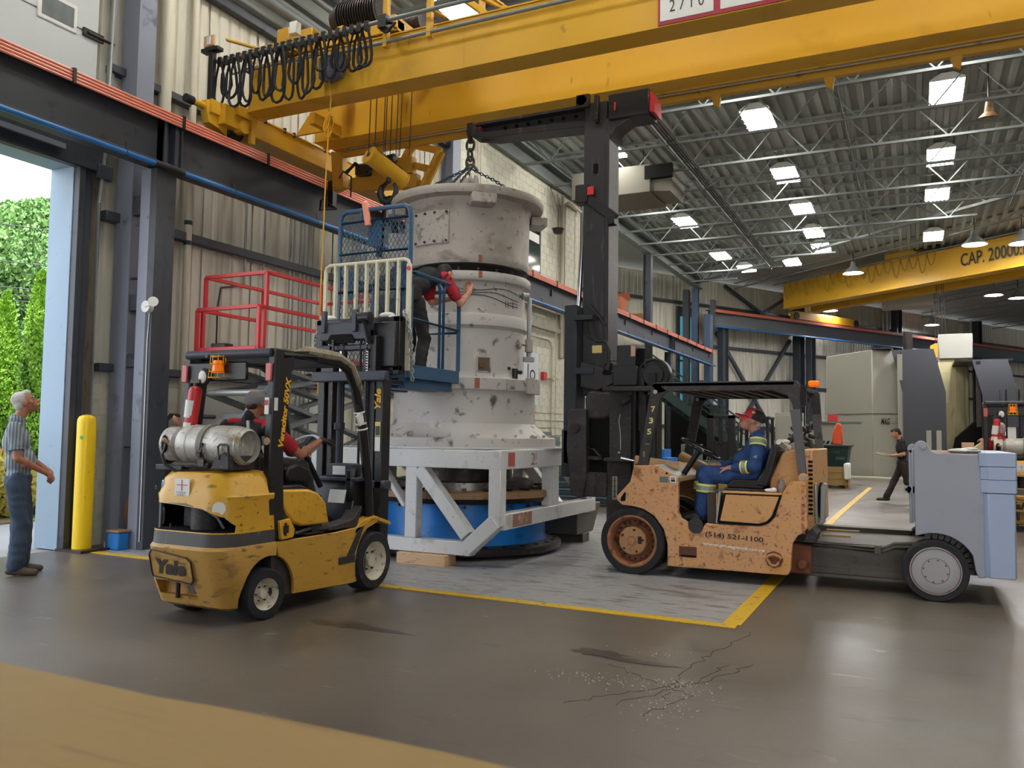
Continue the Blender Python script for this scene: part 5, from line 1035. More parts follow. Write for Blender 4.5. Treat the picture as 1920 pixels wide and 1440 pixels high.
tb('front_rail',[(BX0,BY1,3.02),(BX0+.08,BY1,3.06),(BX1-.08,BY1,3.06),(BX1,BY1,3.02)],.022); tb('front_rail',[(BX0,BY1,2.58),(BX1,BY1,2.58)],.018)
g=G(); g.cyl((BX0+.38,BY0-.02,3.62),(BX0+.33,BY0-.02,3.86),.035); g.ell((BX0+.33,BY0-.02,3.86),(.035,.035,.035)); part('orange_glove',g,orail,t)
# ================================================================== SCISSOR LIFT
t=thing('scissor_lift','grey scissor lift with a red guard rail platform parked behind the yellow forklift','scissor lift',(-8.3,9.6,0))
SX0,SX1,SY0,SY1=-8.05,-7.05,7.55,10.0
def sb(name,p,q,w=.045,m=redp,**k): g=G(); g.bar(p,q,w,w); return part(name,g,m,t,.004,**k)
zt=2.45
g=G(); g.box(SX0,SX1,SY0,SY1,zt-.1,zt-.02); part('platform',g,redp,t,.01); g=G(); g.box(SX0+.02,SX1-.02,SY0+.02,SY1,zt-.14,zt-.1); part('platform_frame',g,slatel,t)
for y in (SY0,SY0+.09): 
    for x in (SX0,SX1): sb('rail_post',(x,y,zt-.05),(x,y,2.93))
for x in (SX0,SX1):
    sb('rail_bar',(x,SY0,2.93),(x,SY1,2.93)); sb('rail_bar',(x,SY0+.12,3.36),(x,SY1,3.36)); 
    for y in (SY0+.12,8.7,SY1): sb('rail_post',(x,y,2.93),(x,y,3.36))
    for y in (8.7,SY1): sb('rail_post',(x,y,zt),(x,y,2.93))
sb('rail_bar',(SX0,SY0,2.93),(SX1,SY0,2.93)); sb('rail_bar',(SX0,SY0+.12,3.36),(SX1,SY0+.12,3.36)); sb('rail_bar',(SX0,SY0,zt-.02),(SX1,SY0,zt-.02)); sb('rail_bar',(SX0,SY1,3.36),(SX1,SY1,3.36)); sb('rail_bar',(SX0,SY1,2.93),(SX1,SY1,2.93))
g=G(); g.box(SX0+.18,SX0+.42,SY0+.05,SY0+.2,zt-.02,zt+.06); part('control_box',g,dsteel,t,.01)
grm=paint('lift_grey',(128,132,136),.45,wear=[((100,102,106),5,.4)])
for x,s in ((SX1-.12,0),(SX0+.12,0)):
    for i,(za,zb) in enumerate(((.75,1.35),(1.35,1.9),(1.9,2.30))):
        g=G(); g.bar((x,7.7,za),(x,9.9,zb),.05,.16,(1,0,0)); part('scissor_arm',g,grm,t,.006,seg=1)
        g=G(); g.bar((x-.06,7.7,zb),(x-.06,9.9,za),.05,.16,(1,0,0)); part('scissor_arm',g,grm,t,.006)
for z in (1.35,1.9): g=G(); g.cyl((SX0+.1,7.7,z),(SX1-.1,7.7,z),.04); part('pivot_tube',g,conduit,t)
g=G(); g.prism([(7.7,1.5),(7.62,1.62),(7.9,2.0),(8.3,1.96),(8.2,1.6)],'X',SX1-.3,SX1-.1); g.box(SX0+.2,SX1-.2,7.8,9.5,1.55,1.65); part('cylinder_cover',g,grm,t,.01)
g=G(); g.box(SX0,SX1,SY0+.1,SY1,.2,.72); part('base',g,grm,t,.03)
for y in (7.95,9.6):
    for x in (SX0+.02,SX1-.02): g=G(); g.cyl((x-.07,y,.2),(x+.07,y,.2),.2,n=24); part('wheel',g,rub,t,.01)
# ================================================================== ORANGE FORKLIFT
OT=thing('forklift','faded orange heavy forklift with a stretched grey counterweight and a tall black boom mast','forklift',(-1.3,9.4,0))
t=OT; YN,YF=8.40,10.4
side=[(-2.83,.76),(-2.84,.80),(-2.69,.96),(-2.65,1.13),(-2.40,1.14),(-2.18,1.02),(-2.18,.67),(-2.15,.61),(-2.08,.575),(-2.06,.52),(-2.0,.49),(-1.93,.52),(-1.90,.575),(-1.86,.57),(-1.36,.58),(-1.28,.62),(-1.23,.68),(-1.16,.91),(-1.09,1.02),(-.95,1.03),(-.93,.60),(-.96,.54),(-1.02,.51),(-1.07,.43),(-1.085,.18),(-1.11,.13),(-1.15,.125),(-2.29,.12),(-2.29,.34),(-2.33,.49),(-2.43,.62),(-2.55,.685),(-2.68,.71),(-2.78,.715)]
for y0,y1 in ((YN,YN+.06),(YF-.06,YF)):
    g=G(); g.prism(side,'Y',y0,y1); sp=part('side_plate',g,org,t,.006)
    if y0==YN: SPL=sp
    g=G(); 
    g.box(-1.795,-1.785,y0,y1,.58,.88)
    g.prism([(-1.76,.605),(-1.38,.60),(-1.31,.625),(-1.26,.68),(-1.19,.87),(-1.70,.87)],'Y',y0-.004 if y0==YN else y1-.01,y0+.05 if y0==YN else y1); part('tank_panel',g,orgp,t,.012,seg=2)
g=G(); pl=[(-1.775,.60),(-1.38,.59),(-1.30,.615),(-1.245,.68),(-1.175,.89)]
for a,b in zip(pl,pl[1:]): g.bar((a[0],YN-.001,a[1]),(b[0],YN-.001,b[1]),.02,.014,(0,1,0))
g.bar((-1.775,YN-.001,.60),(-1.735,YN-.001,.86),.02,.014,(0,1,0)); part('panel_groove',g,drk,t)
g=G(); g.box(-1.735,-1.17,YN-.006,YN+.4,.885,.905); part('tank_top_edge',g,orgp,t,.004)
g=G(); g.prism([(-1.80,.585),(-1.785,.585),(-1.745,.9),(-1.77,.9)],'Y',YN-.004,YN+.02); part('door_edge',g,conduit,t)
g=G(); g.box(-1.9,-1.1,YN+.06,YF-.06,.5,.88); g.box(-2.3,-1.1,YN+.06,YF-.06,.14,.5); g.box(-2.2,-1.9,YN+.3,YF-.06,.5,.6); part('body_core',g,paint('core_dark',(60,50,44),.7),t,.005)
g=G(); g.prism([(-2.65,1.0),(-2.64,1.13),(-2.42,1.14),(-2.19,1.02),(-2.19,.97),(-2.4,.95)],'Y',YN+.055,YF-.06); hd=part('front_hood',g,paint('hood_tan',(196,160,112),.5,wear=[((170,130,84),6,.5)]),t,.01)
g=G(); g.prism([(-2.40,1.146),(-2.20,1.03),(-2.20,1.02),(-2.40,1.13)],'Y',YN+.03,YN+.4); part('metal_plate',g,conduit,t)
# rivets, decals, lettering on the near plate
g=G()
for i in range(12): g.cyl((-2.67+i*.042,YN-.003,.93-.02*i),(-2.67+i*.042,YN,.93-.02*i),.004,n=6)
part('rivet',g,dsteel,t)
g=G(); g.prism([(-2.79,.75),(-2.74,.76),(-2.735,.84),(-2.75,.85),(-2.79,.79)],'Y',YN-.003,YN); g.cyl((-2.30,YN-.004,1.06),(-2.30,YN,1.06),.012,n=10); part('dark_slot',g,drk,t)
g=G(); g.box(-2.375,-2.285,YN-.003,YN,.965,1.025); part('data_plate',g,greyb,t,.001); g=G(); g.box(-2.265,-2.20,YN-.003,YN,.965,1.035); dc=part('pictogram_decal',g,white,t); g=G(); g.box(-2.255,-2.212,YN-.005,YN-.003,.975,1.0); g.cyl((-2.245,YN-.005,1.012),(-2.245,YN-.003,1.012),.008,n=8); g.cyl((-2.225,YN-.005,1.012),(-2.225,YN-.003,1.012),.008,n=8); part('pictogram',g,txtk,t)
text('(514) 521-1100',.565,txtd,(-1.905,YN-.003,.432),(1,0,-.045),(.045,0,1),t,bold=.025,h=.064)
text('www.gruegendron.ca',.60,txtw,(-1.925,YN-.003,.352),(1,0,-.05),(.05,0,1),t,shear=.2,bold=.03,h=.038)
text('GAS',.05,txtd,(-1.87,YN-.003,.535),(1,0,0),(0,0,1),t)
for i,ch in enumerate('DANGER'): text(ch,.026,txtr,(-.985-.0*i,YN-.003,.915-.065*i),(1,0,0),(0,0,1),t,bold=.03,h=.034)
for z in (.985,.535): 
    g=G(); g.box(-.99,-.955,YN-.004,YN,z-.003,z+.003); g.prism([(-.962,z-.012),(-.945,z),(-.962,z+.012),(-.956,z)],'Y',YN-.004,YN); part('arrow_mark',g,txtr,t)
g=G(); g.box(-2.17,-1.99,YN-.004,YN+.001,.225,.33); sl_=part('step_slot',g,paint('slot_rust',(96,56,40),.8),t,.004); g=G(); g.box(-2.15,-2.0,YN-.006,YN-.003,.225,.245); part('slot_shadow',g,drk,t)
g=G(); g.cyl((-1.24,YN-.001,.265),(-1.24,YN+.001,.265),.085,n=8); part('ring_pad',g,rustm,t)
g=G(); g.tube([(-1.24+.06*math.cos(a)*(1+.2*math.sin(3*a)),YN-.02,.262+.052*math.sin(a)) for a in [2*PI*k/16 for k in range(16)]],.014,7,True); part('tie_ring',g,hubm,t)
g=G(); g.cyl((-2.0,YN-.004,.545),(-2.0,YN+.004,.545),.078,n=24); part('fuel_cap',g,blkw,t,.003)
# wheels
def bigwheel(x,y0,r,w,m1,m2,style):
    ax=V((0,-1,0)); c=V((x,y0+w/2,r)); 
    g=G(); g.lathe([(r*.72,-w/2),(r*.96,-w/2),(r,-w*.42),(r,w*.42),(r*.97,w/2),(r*.90,w*.505),(r*.88,w*.5),(r*.72,w*.49)],c,56,ax); wh=part('wheel',g,rub,t)
    g=G()
    if style==0: g.lathe([(r*.78,w*.5),(r*.74,w*.515),(r*.70,w*.47),(r*.66,w*.30),(r*.63,w*.02),(r*.5,w*.0),(r*.47,w*.05),(0,w*.05)],c,56,ax)
    else: g.lathe([(r*.78,w*.49),(r*.77,w*.52),(r*.73,w*.52),(r*.72,w*.485),(r*.70,w*.50),(r*.42,w*.50),(r*.415,w*.485),(r*.40,w*.50),(0,w*.505)],c,56,ax)
    rim=part('rim',g,m1,wh); a,b,d=frame(ax)
    if style==0:
        g=G(); g.lathe([(r*.43,w*.05),(r*.43,w*.40),(r*.40,w*.44),(r*.15,w*.46),(r*.14,w*.44),(r*.10,w*.44),(r*.09,w*.50),(0,w*.50)],c,40,ax); hb=part('hub',g,m2,rim)
        g=G()
        for i in range(20): p=c+(a*math.cos(i*PI/10)+b*math.sin(i*PI/10))*r*.57+ax*w*.0; g.cyl(p,p+ax*.03,r*.03,n=8)
        for i in range(5): p=c+(a*math.cos(i*2*PI/5+.5)+b*math.sin(i*2*PI/5+.5))*r*.34+ax*w*.44; g.cyl(p,p+ax*.012,r*.035,n=8)
        g.obox(c+V((r*.24,0,r*.04))+ax*w*.455,(r*.12,.006,r*.22)); part('wheel_bolt',g,dsteel,rim)
    else:
        g=G()
        for i in range(8): p=c+(a*math.cos(i*PI/4+.2)+b*math.sin(i*PI/4+.2))*r*.36+ax*w*.5; g.cyl(p,p+ax*.006,r*.025,n=8)
        part('wheel_bolt',g,dsteel,rim)
        g=G(); g.lathe([(r*.745,w*.522),(r*.735,w*.53),(r*.72,w*.49)],c,48,ax); g.lathe([(r*.412,w*.503),(r*.405,w*.49)],c,48,ax); part('rust_ring',g,rustm,rim)
    return wh
bigwheel(-2.67,YN,.345,.3,rwh,hubm,0); bigwheel(-2.67,YF-.3,.345,.3,rwh,hubm,0)
bigwheel(.15,YN,.272,.28,paint('wheel_cover_grey',(158,156,156),.5,wear=[((120,110,104),8,.4)]),cwm,1); bigwheel(.15,YF-.4,.272,.28,cwm,cwm,1)
# overhead guard
GT=2.0
for y,yy in ((YN+.03,YN),(YF-.1,YF-.1)):
    g=G(); g.prism([(-2.62,1.13),(-2.51,1.13),(-2.385,1.80),(-2.36,1.86),(-2.30,1.905),(-2.42,2.0),(-2.47,1.98),(-2.49,1.88)],'Y',y,y+.05); fp=part('guard_front_post',g,blkw,t,.006)
    g=G(); g.prism([(-2.44,2.0),(-2.48,1.97),(-2.40,1.88),(-2.30,1.905),(-1.25,1.905),(-1.12,1.86),(-1.07,1.78),(-1.02,1.6),(-.98,1.6),(-1.0,1.96),(-1.03,2.0)],'Y',y,y+.06); part('guard_side_rail',g,blkw,t,.006)
    g=G(); g.prism([(-1.09,1.72),(-.995,1.72),(-.935,1.03),(-1.01,1.03)],'Y',y-.005,y+.05); part('guard_rear_post',g,paint('post_worn',(92,88,90),.6,wear=[((60,58,60),12,.5)],bump=.3) if 'post_worn' not in MT else MT['post_worn'],t,.005)
    g=G(); g.cyl((-.97,y-.02,1.06),(-.97,y+.07,1.06),.045,n=20); part('post_lug',g,orgp,t,.004); g=G(); g.cyl((-.97,y-.03,1.06),(-.97,y-.015,1.06),.022,n=12); g.cyl((-2.43,y-.015,1.90),(-2.43,y,1.90),.022,n=12); part('bolt',g,conduit,t)
g=G(); g.box(-2.44,-1.05,YN+.03,YF-.05,1.955,1.99); 
for i in range(9): x=-2.3+i*.145; g.box(x,x+.04,YN+.06,YF-.08,1.91,1.955)
part('guard_roof',g,blkw,t,.004)
for i,(ch,z) in enumerate((('7',1.72),('3',1.60),('5',1.485),('-',1.38),('1',1.25))):
    x=-2.475-(1.72-z)*.18; text(ch,.045 if ch!='1' else .02,txtg if i<3 else paint('faded_gold',(120,110,96),.6) if 'faded_gold' not in MT else MT['faded_gold'],(x-.0,YN+.027,z-.03),(1,0,.05),(0,0,1),t,bold=.03,h=.06 if ch!='-' else .012)
g=G(); g.box(-.93,-.83,YN+.1,YN+.2,1.94,2.0); g2_=part('beacon',g,amber,t,.012); g=G(); g.box(-1.0,-.93,YN+.1,YN+.18,1.93,1.96); g.tube([(-.96,YN+.06,1.94),(-.9,YN+.06,1.8),(-.93,YN+.06,1.65),(-.9,YN+.06,1.5)],.008); g.box(-.99,-.95,YN+.1,YN+.2,1.75,1.93); part('beacon_mount',g,blk,t)
# hydraulic ram / tan cylinder at the front, steering, seat
g=G(); g.cyl((-2.72,YN+.25,1.17),(-2.3,YN+.45,1.10),.062,n=20); tc_=part('tilt_cylinder',g,paint('tilt_tan',(190,150,106),.5),t); g=G(); g.cyl((-2.86,YN+.19,1.20),(-2.72,YN+.25,1.17),.022); part('chrome_rod',g,chrome,tc_)
g=G(); g.cyl((-2.5,YF-.6,1.2),(-2.15,YF-.8,1.05),.06,n=16); part('tilt_cylinder',g,MT['tilt_tan'],t)
c=V((-2.04,8.78,1.315)); n_=V((.47,0,.88)).normalized(); a,b,d=frame(n_); g=G(); g.tube([c+(a*math.cos(k*PI/14)+b*math.sin(k*PI/14))*.215 for k in range(28)],.013,8,True); sw=part('steering_wheel',g,blk,t)
g=G(); [g.bar(c,c+(a*math.cos(R_(q))+b*math.sin(R_(q)))*.2,.03,.012,n_) for q in (90,210,330)]; g.cyl(c,c-n_*.05,.04); g.cyl(c-n_*.03,(-2.25,8.80,1.0),.03,n=12); g.cyl((-2.24,8.8,1.0),(-2.25,8.8,.97),.05); part('steering_column',g,blk,sw)
g=G()
for k in range(4): g.tube([(-1.99+.02*k,8.9+.05*k,1.23),(-2.06+.02*k,8.9+.05*k,1.05),(-2.09+.02*k,8.9+.05*k,.93)],.008,5)
part('control_lever',g,MT['tilt_tan'],t)
g=G(); g.prism([(-1.72,.93),(-1.72,.97),(-1.66,1.01),(-1.4,1.03),(-1.36,.97),(-1.36,.93)],'Y',8.55,9.05); g.box(-1.74,-1.32,8.5,9.1,.905,.93); part('seat_cushion',g,vinyl,t,.02,seg=2)
g=G(); g.prism([(-1.44,.96),(-1.33,.95),(-1.27,1.1),(-1.215,1.33),(-1.25,1.38),(-1.29,1.36),(-1.35,1.15),(-1.42,1.03)],'Y',8.54,9.06); part('seat_back',g,vinyl,t,.025,seg=3)
g=G(); g.tube([(-1.22,8.6,1.40),(-1.18,8.7,1.36),(-1.16,8.85,1.34)],.03); g.ell((-1.2,8.75,1.40),(.07,.08,.03)); part('rag_on_seat',g,white,t)
# engine cover
g=G(); g.prism([(-1.31,.9),(-1.31,1.02),(-1.19,1.29),(-1.10,1.32),(-.91,1.33),(-.90,.55),(-.95,.52),(-1.1,.9)],'Y',8.62,10.2); ec=part('engine_cover',g,orgp,t,.012)
g=G(); g.box(-1.03,-.93,8.612,8.62,1.12,1.28); part('cover_frame',g,org,ec); 
for k in range(13): g=G(); g.box(-.945,-.905,8.606,8.625,1.20-k*.042,1.222-k*.042); part('vent_slot',g,drk,ec)
g=G(); g.box(-.90,-.885,8.7,8.86,.6,1.0); g.prism([(-.9,.56),(-.82,.60),(-.80,.98),(-.84,1.0),(-.86,.95),(-.87,.62)],'Y',8.9,8.96); part('rear_guard',g,conduit,t,.01); g=G(); g.cyl((-.885,9.1,.8),(-.85,9.1,.8),.19,n=24); part('spare_disc',g,drk,t)
g=G(); g.lathe([(.035,0),(.04,.02),(.04,.07),(.022,.10),(.02,.13),(0,.13)],(-1.18,8.50,.905),16); tb_=single('spray_bottle',g,paint('bottle_grey',(130,116,112),.4),'grey brown bottle standing beside the seat on the orange forklift','bottle',(-1.18,8.5,.905))
g=G(); g.ell((-1.28,8.47,.925),(.06,.05,.02)); g.ell((-1.25,8.45,.935),(.03,.03,.02)); single('white_rag',g,white,'crumpled white rag beside the bottle on the orange forklift','rag',(-1.28,8.47,.905))
# stretched frame
g=G(); g.box(-.95,.25,8.72,9.0,.40,.43); g.box(-1.0,.25,8.72,8.75,.16,.42); g.box(-1.0,.1,8.66,8.80,.10,.13); g.box(-1.0,.1,8.70,8.78,.13,.19)
fb=part('frame_rail',g,brn,t,.004); 
g=G(); g.box(-.34,-.17,8.64,8.74,.26,.36)
g=G(); g.prism([(-.36,.37),(-.38,.33),(-.36,.28),(-.33,.26),(-.19,.26),(-.165,.28),(-.16,.36)],'Y',8.60,8.9); cut(fb,g,drk)
g=G(); g.box(-1.0,.25,10.0,10.2,.16,.46); g.box(-1.0,.2,8.9,10.0,.35,.41); part('frame_rail',g,brn,t,.004)
for z in (.415,.385): g=G(); g.tube([(-1.1,8.66,z+.01),(-.35,8.64,z),(-.29,8.64,z),(-.24,8.64,z+.02),(-.19,8.64,z+.05),(0,8.64,z+.06)],.018,8); part('hydraulic_line',g,brn,t)
g=G(); g.box(-.36,-.30,8.61,8.68,.36,.44); g.box(-.02,.05,8.6,8.68,.4,.5); part('line_clamp',g,brn,t,.004)
g=G(); g.box(-1.12,-.92,8.55,8.9,.13,.40); g.cyl((-1.0,8.5,.22),(-1.0,8.56,.22),.045); part('rusty_coupler',g,rustm,t,.01)
g=G(); g.prism([(-.95,.52),(-.9,.58),(-.86,.52),(-.88,.44),(-.98,.44)],'Y',8.5,8.9); part('bracket',g,blkw,t)
for i,(y) in enumerate((8.85,9.35)): g=G(); g.box(-.85,-.58+.05*i,y,y+.05,.47,.49); part('wooden_slat',g,woodl,t,.002)
# counterweight
cwp=[(0.0,1.36),(.012,1.405),(.04,1.43),(.07,1.43),(.095,1.41),(.13,1.34),(.17,1.325),(.49,1.315),(.53,.95),(.525,.70),(.455,.33),(.46,.26),(.485,.235),(.54,.225),(.56,.228),(.56,.30)]
wa=[(.15+.335*math.cos(R_(a)),.27+.335*math.sin(R_(a))) for a in range(8,118,10)]
poly=[(-.01,.57)]+[(0.0,1.36)]+cwp[1:11]+[(.46,.25),(.48,.24),(.485,.33)]+wa
poly=[(-.01,.57),(-.01,1.36),(.005,1.405),(.04,1.43),(.07,1.43),(.095,1.41),(.13,1.34),(.17,1.325),(.50,1.315),(.545,.95),(.54,.70),(.54,.24),(.485,.235),(.465,.30)]+[(x,z) for x,z in wa if x<.462 ]
g=G(); g.prism(poly,'Y',8.43,8.48); g.prism(poly,'Y',10.3,10.35); cw=part('counterweight_plate',g,cwm,t,.006)
g=G(); g.box(-.0,.54,8.48,10.3,.62,1.32); g.box(-.03,.0,8.47,8.52,.70,1.36); part('counterweight_body',g,cwm,t,.006)
g=G()
for z0,z1,dx in ((1.215,1.335,0),(1.10,1.212,.01),(.985,1.097,.01)):
    g=G(); g.add([(x,y,z) for z in (z0,z1) for x,y in ((.505+dx,8.425),(.565+dx,8.375),(.78,8.375),(.80,8.5),(.80,10.3),(.505+dx,10.3))],[(0,1,2,3,4,5)[::-1],(6,7,8,9,10,11)]+[(i,(i+1)%6,(i+1)%6+6,i+6) for i in range(6)]); part('counterweight_slab',g,cwb,t,.004)
g=G(); g.add([(x,y,z) for z in (.25,.98) for x,y in ((.535,8.425),(.57,8.38),(.765,8.38),(.785,8.5),(.785,10.3),(.535,10.3))],[(0,1,2,3,4,5)[::-1],(6,7,8,9,10,11)]+[(i,(i+1)%6,(i+1)%6+6,i+6) for i in range(6)]); part('counterweight_slab',g,cwb,t,.005)
g=G(); g.cyl((.065,8.415,1.385),(.065,8.44,1.385),.03,n=16); g.cyl((-.02,8.5,1.36),(-.02,8.52,1.36),.045,n=20); part('lifting_eye',g,cwm,t,.003)
g=G(); g.cyl((-.07,8.47,.985),(-.07,8.50,.985),.035,n=16); g.box(-.07,0,8.47,8.50,.955,1.015); part('side_lug',g,cwm,t); g=G(); g.cyl((-.075,8.465,.985),(-.075,8.47,.985),.014,n=12); part('lug_hole',g,drk,t)
g=G(); g.box(-.055,-.02,8.50,8.9,.68,1.35); part('front_cheek',g,cwm,t,.004)
g=G(); 
for r0,r1 in ((.335,.36),):
    pts=[(.15+.345*math.cos(R_(a)),.27+.345*math.sin(R_(a))) for a in range(-5,110,10)]
    for a,b in zip(pts,pts[1:]): g.bar((a[0],8.55,a[1]),(b[0],8.55,b[1]),.2,.015,(0,1,0))
part('wheel_arch',g,brn,t)
g=G(); g.box(.02,.52,8.5,10.28,1.323,1.328); part('rusty_top',g,paint('rusty_top_paint',(150,112,92),.7),t); g=G(); g.ell((.40,8.6,1.345),(.14,.1,.025)); g.ell((.45,8.6,1.36),(.07,.08,.02)); single('grey_cloth',g,conduit,'crumpled grey cloth lying on top of the grey counterweight','rag',(.4,8.6,1.328))
g=G(); g.box(.42,.52,9.3,9.5,1.33,1.42); single('small_carton',g,paint('small_carton_card',(206,160,124),.7,wear=[((180,90,70),9,.4)]),'small worn carton standing on the grey counterweight','box',(.45,9.4,1.33))
# mast, boom, carriage
g=G(); g.box(-3.53,-3.24,9.15,9.45,1.9,5.42); g.prism([(-3.25,4.72),(-3.25,5.2),(-2.9,5.2),(-3.12,5.07),(-3.22,4.9)],'Y',9.15,9.45); mb=part('boom_mast',g,mstm,t,.01)
g=G(); g.box(-3.25,-3.20,9.12,9.48,1.9,5.0); part('mast_flange',g,mstm,mb,.006)
g=G(); g.box(-3.40,-3.35,9.13,9.15,4.55,4.66); part('mast_slot',g,drk,mb)
g=G(); g.box(-3.22,-2.72,9.12,9.48,5.16,5.47); bt=part('boom_tail',g,blk,mb,.012); g=G(); g.prism([(-2.72,5.2),(-2.66,5.18),(-2.67,5.4),(-2.72,5.44)],'Y',9.15,9.45); g.box(-3.14,-3.12,9.11,9.12,5.26,5.36); part('tail_cap',g,redp,bt)
g=G(); g.box(-5.05,-3.45,9.16,9.44,5.38,5.42); g.prism([(-5.1,5.26),(-4.8,5.2),(-3.45,5.14),(-3.45,5.22),(-4.9,5.28),(-5.05,5.40),(-5.12,5.40)],'Y',9.16,9.44); g.box(-5.0,-3.45,9.28,9.32,5.2,5.4); bm_=part('boom',g,mstm,t,.006)
for i in range(8): g=G(); g.cyl((-4.65+i*.16,9.26,5.335),(-4.65+i*.16,9.29,5.335),.022,n=10); part('boom_hole',g,drk,bm_)
g=G(); g.box(-3.62,-3.45,9.1,9.16,5.36,5.52); g.cyl((-3.55,9.1,5.45),(-3.55,9.14,5.45),.07,n=14); g.box(-3.38,-3.33,9.08,9.15,5.15,5.48); g.cyl((-3.35,9.08,5.16),(-3.35,9.12,5.16),.02); part('boom_lock',g,dsteel,t,.006)
g=G(); g.cyl((-5.02,9.2,5.36),(-5.02,9.4,5.36),.05); part('boom_nose',g,redp,bm_)
g=G(); g.cyl((-3.60,9.2,2.95),(-3.53,9.2,4.25),.028,n=12); cr_=part('chrome_ram',g,chrome,t); g=G(); g.box(-3.62,-3.46,9.1,9.3,4.2,4.42); g.bar((-3.5,9.14,4.28),(-3.12,9.14,3.97),.12,.05,(0,1,0)); g.box(-3.2,-3.12,9.08,9.2,3.9,4.0); part('ram_head',g,blk,cr_,.01); g=G(); g.box(-3.46,-3.38,9.09,9.1,4.28,4.38); part('red_tape',g,redp,cr_)
g=G(); g.box(-3.72,-3.56,9.05,9.35,1.1,2.97); g.box(-3.74,-3.5,9.05,9.4,.95,1.5); part('ram_housing',g,navy if False else paint('housing_slate',(44,48,56),.5,wear=[((30,30,34),8,.4)]),t,.01)
g=G(); g.box(-3.58,-3.35,9.0,9.1,2.78,2.84); g.box(-3.58,-3.33,9.0,9.1,2.15,2.22); g.bar((-3.44,9.12,2.98),(-3.22,9.12,2.72),.02,.04,(0,1,0)); part('housing_bracket',g,MT['housing_slate'],t,.004)
g=G(); g.tube([(-3.43,9.05,2.75),(-3.40,9.03,2.6),(-3.3,9.02,2.52),(-3.2,9.05,2.52),(-3.15,9.05,2.4),(-3.18,9.05,2.2),(-3.05,9.1,2.1),(-2.95,9.1,2.08)],.016); g.tube([(-3.15,9.05,2.3),(-3.05,9.1,2.3),(-2.95,9.1,2.32)],.014); g.cyl((-3.17,9.0,2.15),(-3.17,9.1,2.25),.05); part('hose',g,blk,t)
g=G(); g.box(-3.40,-3.28,9.14,9.15,2.40,2.49); part('data_plate',g,txtg,mb)
g=G(); g.prism([(-3.5,2.0),(-3.5,2.3),(-3.12,2.18),(-3.02,2.12),(-3.05,2.05),(-3.3,1.95)],'Y',9.02,9.1); part('pivot_plate',g,mstm,t,.01)
g=G(); g.prism([(-3.42,1.62),(-3.43,1.86),(-3.38,1.95),(-3.02,1.93),(-3.0,1.7),(-3.2,1.62)],'Y',8.98,9.4); part('upper_block',g,blkw,t,.03,seg=2)
g=G(); g.prism([(-3.62,1.30),(-3.60,1.74),(-3.38,1.74),(-3.37,.95),(-3.42,.72),(-3.56,.75)],'Y',8.9,9.3); lv=part('fork_heel',g,blkw,t,.015,seg=2); part('heel_boss',G().cyl((-3.51,8.87,1.52),(-3.51,8.92,1.52),.055,n=16),dsteel,lv); g=G(); part('heel_bar',G().box(-3.4,-3.2,8.95,9.02,1.16,1.2),dsteel,lv); g.tube([(-3.38,8.95,1.3),(-3.3,8.94,1.28),(-3.22,8.95,1.2)],.014); part('heel_pin',g,dsteel,lv)
g=G(); g.box(-3.40,-3.14,8.95,9.25,.74,1.02); g.box(-3.4,-3.28,8.93,8.95,.74,1.0); part('lower_block',g,blkw,t,.012)
g=G(); g.box(-3.36,-3.1,9.0,9.5,1.0,1.75); part('fork_carriage',g,drk,t)
g=G(); g.box(-3.10,-2.82,9.0,9.3,.18,2.24); g.box(-2.8,-2.6,9.05,9.3,.18,1.9); mm=part('fork_mast',g,mstm,t,.012)
g=G(); g.box(-3.12,-2.86,8.96,9.0,1.18,1.97); g.prism([(-3.15,.2),(-3.15,1.18),(-2.86,1.18),(-2.86,.2)],'Y',8.97,9.0); part('mast_face_plate',g,blkw,mm,.006)
g=G(); g.box(-3.03,-2.81,8.94,9.3,2.02,2.46); g.box(-3.07,-2.78,8.92,9.3,2.0,2.22); part('mast_cap_block',g,blk,t,.01); g=G(); g.box(-2.86,-2.81,8.93,8.94,2.33,2.45); part('small_label',g,paint('label_tan',(186,150,130),.6),t)
g=G(); g.box(-2.82,-2.72,9.0,9.3,1.9,2.42); part('mast_inner',g,drk,t)
g=G(); g.bar((-3.1,8.9,1.96),(-2.42,8.6,1.94),.24,.05); g.box(-3.15,-2.55,8.85,9.2,1.15,1.19); g.cyl((-2.90,8.84,1.84),(-2.87,8.84,1.80),.09,.07,n=10); part('mast_bracket',g,blkw,t,.006)
g=G(); g.cyl((-2.62,9.0,2.12),(-2.62,9.12,2.12),.19,n=32); g.cyl((-2.62,8.97,2.12),(-2.62,9.0,2.12),.12,n=24); rl=part('hose_reel',g,blk,t,.006); g=G(); g.tube([(-2.62+.17*math.cos(a),8.99,2.12+.17*math.sin(a)) for a in [2*PI*k/24 for k in range(24)]],.014,6,True); g.box(-2.66,-2.58,8.94,8.97,1.98,2.14); part('reel_hose',g,rub,rl); g=G(); g.box(-2.72,-2.70,8.98,9.05,1.9,2.3); g.box(-2.78,-2.7,8.98,9.2,1.5,2.2); part('reel_bracket',g,blk,t)
g=G(); g.tube([(-2.99,8.955,1.68),(-3.0,8.95,1.6),(-2.98,8.95,1.45),(-2.98,8.955,1.28)],.006,5); g.cyl((-3.0,8.955,1.25),(-3.0,8.96,1.25),.014); part('scratch_wire',g,conduit,mm)
g=G(); g.box(-3.08,-3.02,8.962,8.97,.72,.98); lp=part('load_plate',g,paint('plate_grey',(150,146,136),.5),mm)
g=G()
for k in range(4): g.box(-3.07,-3.03,8.958,8.962,.75+k*.06,.755+k*.06); 
g.box(-3.055,-3.045,8.958,8.962,.74,.97); part('plate_marks',g,txtk,mm)
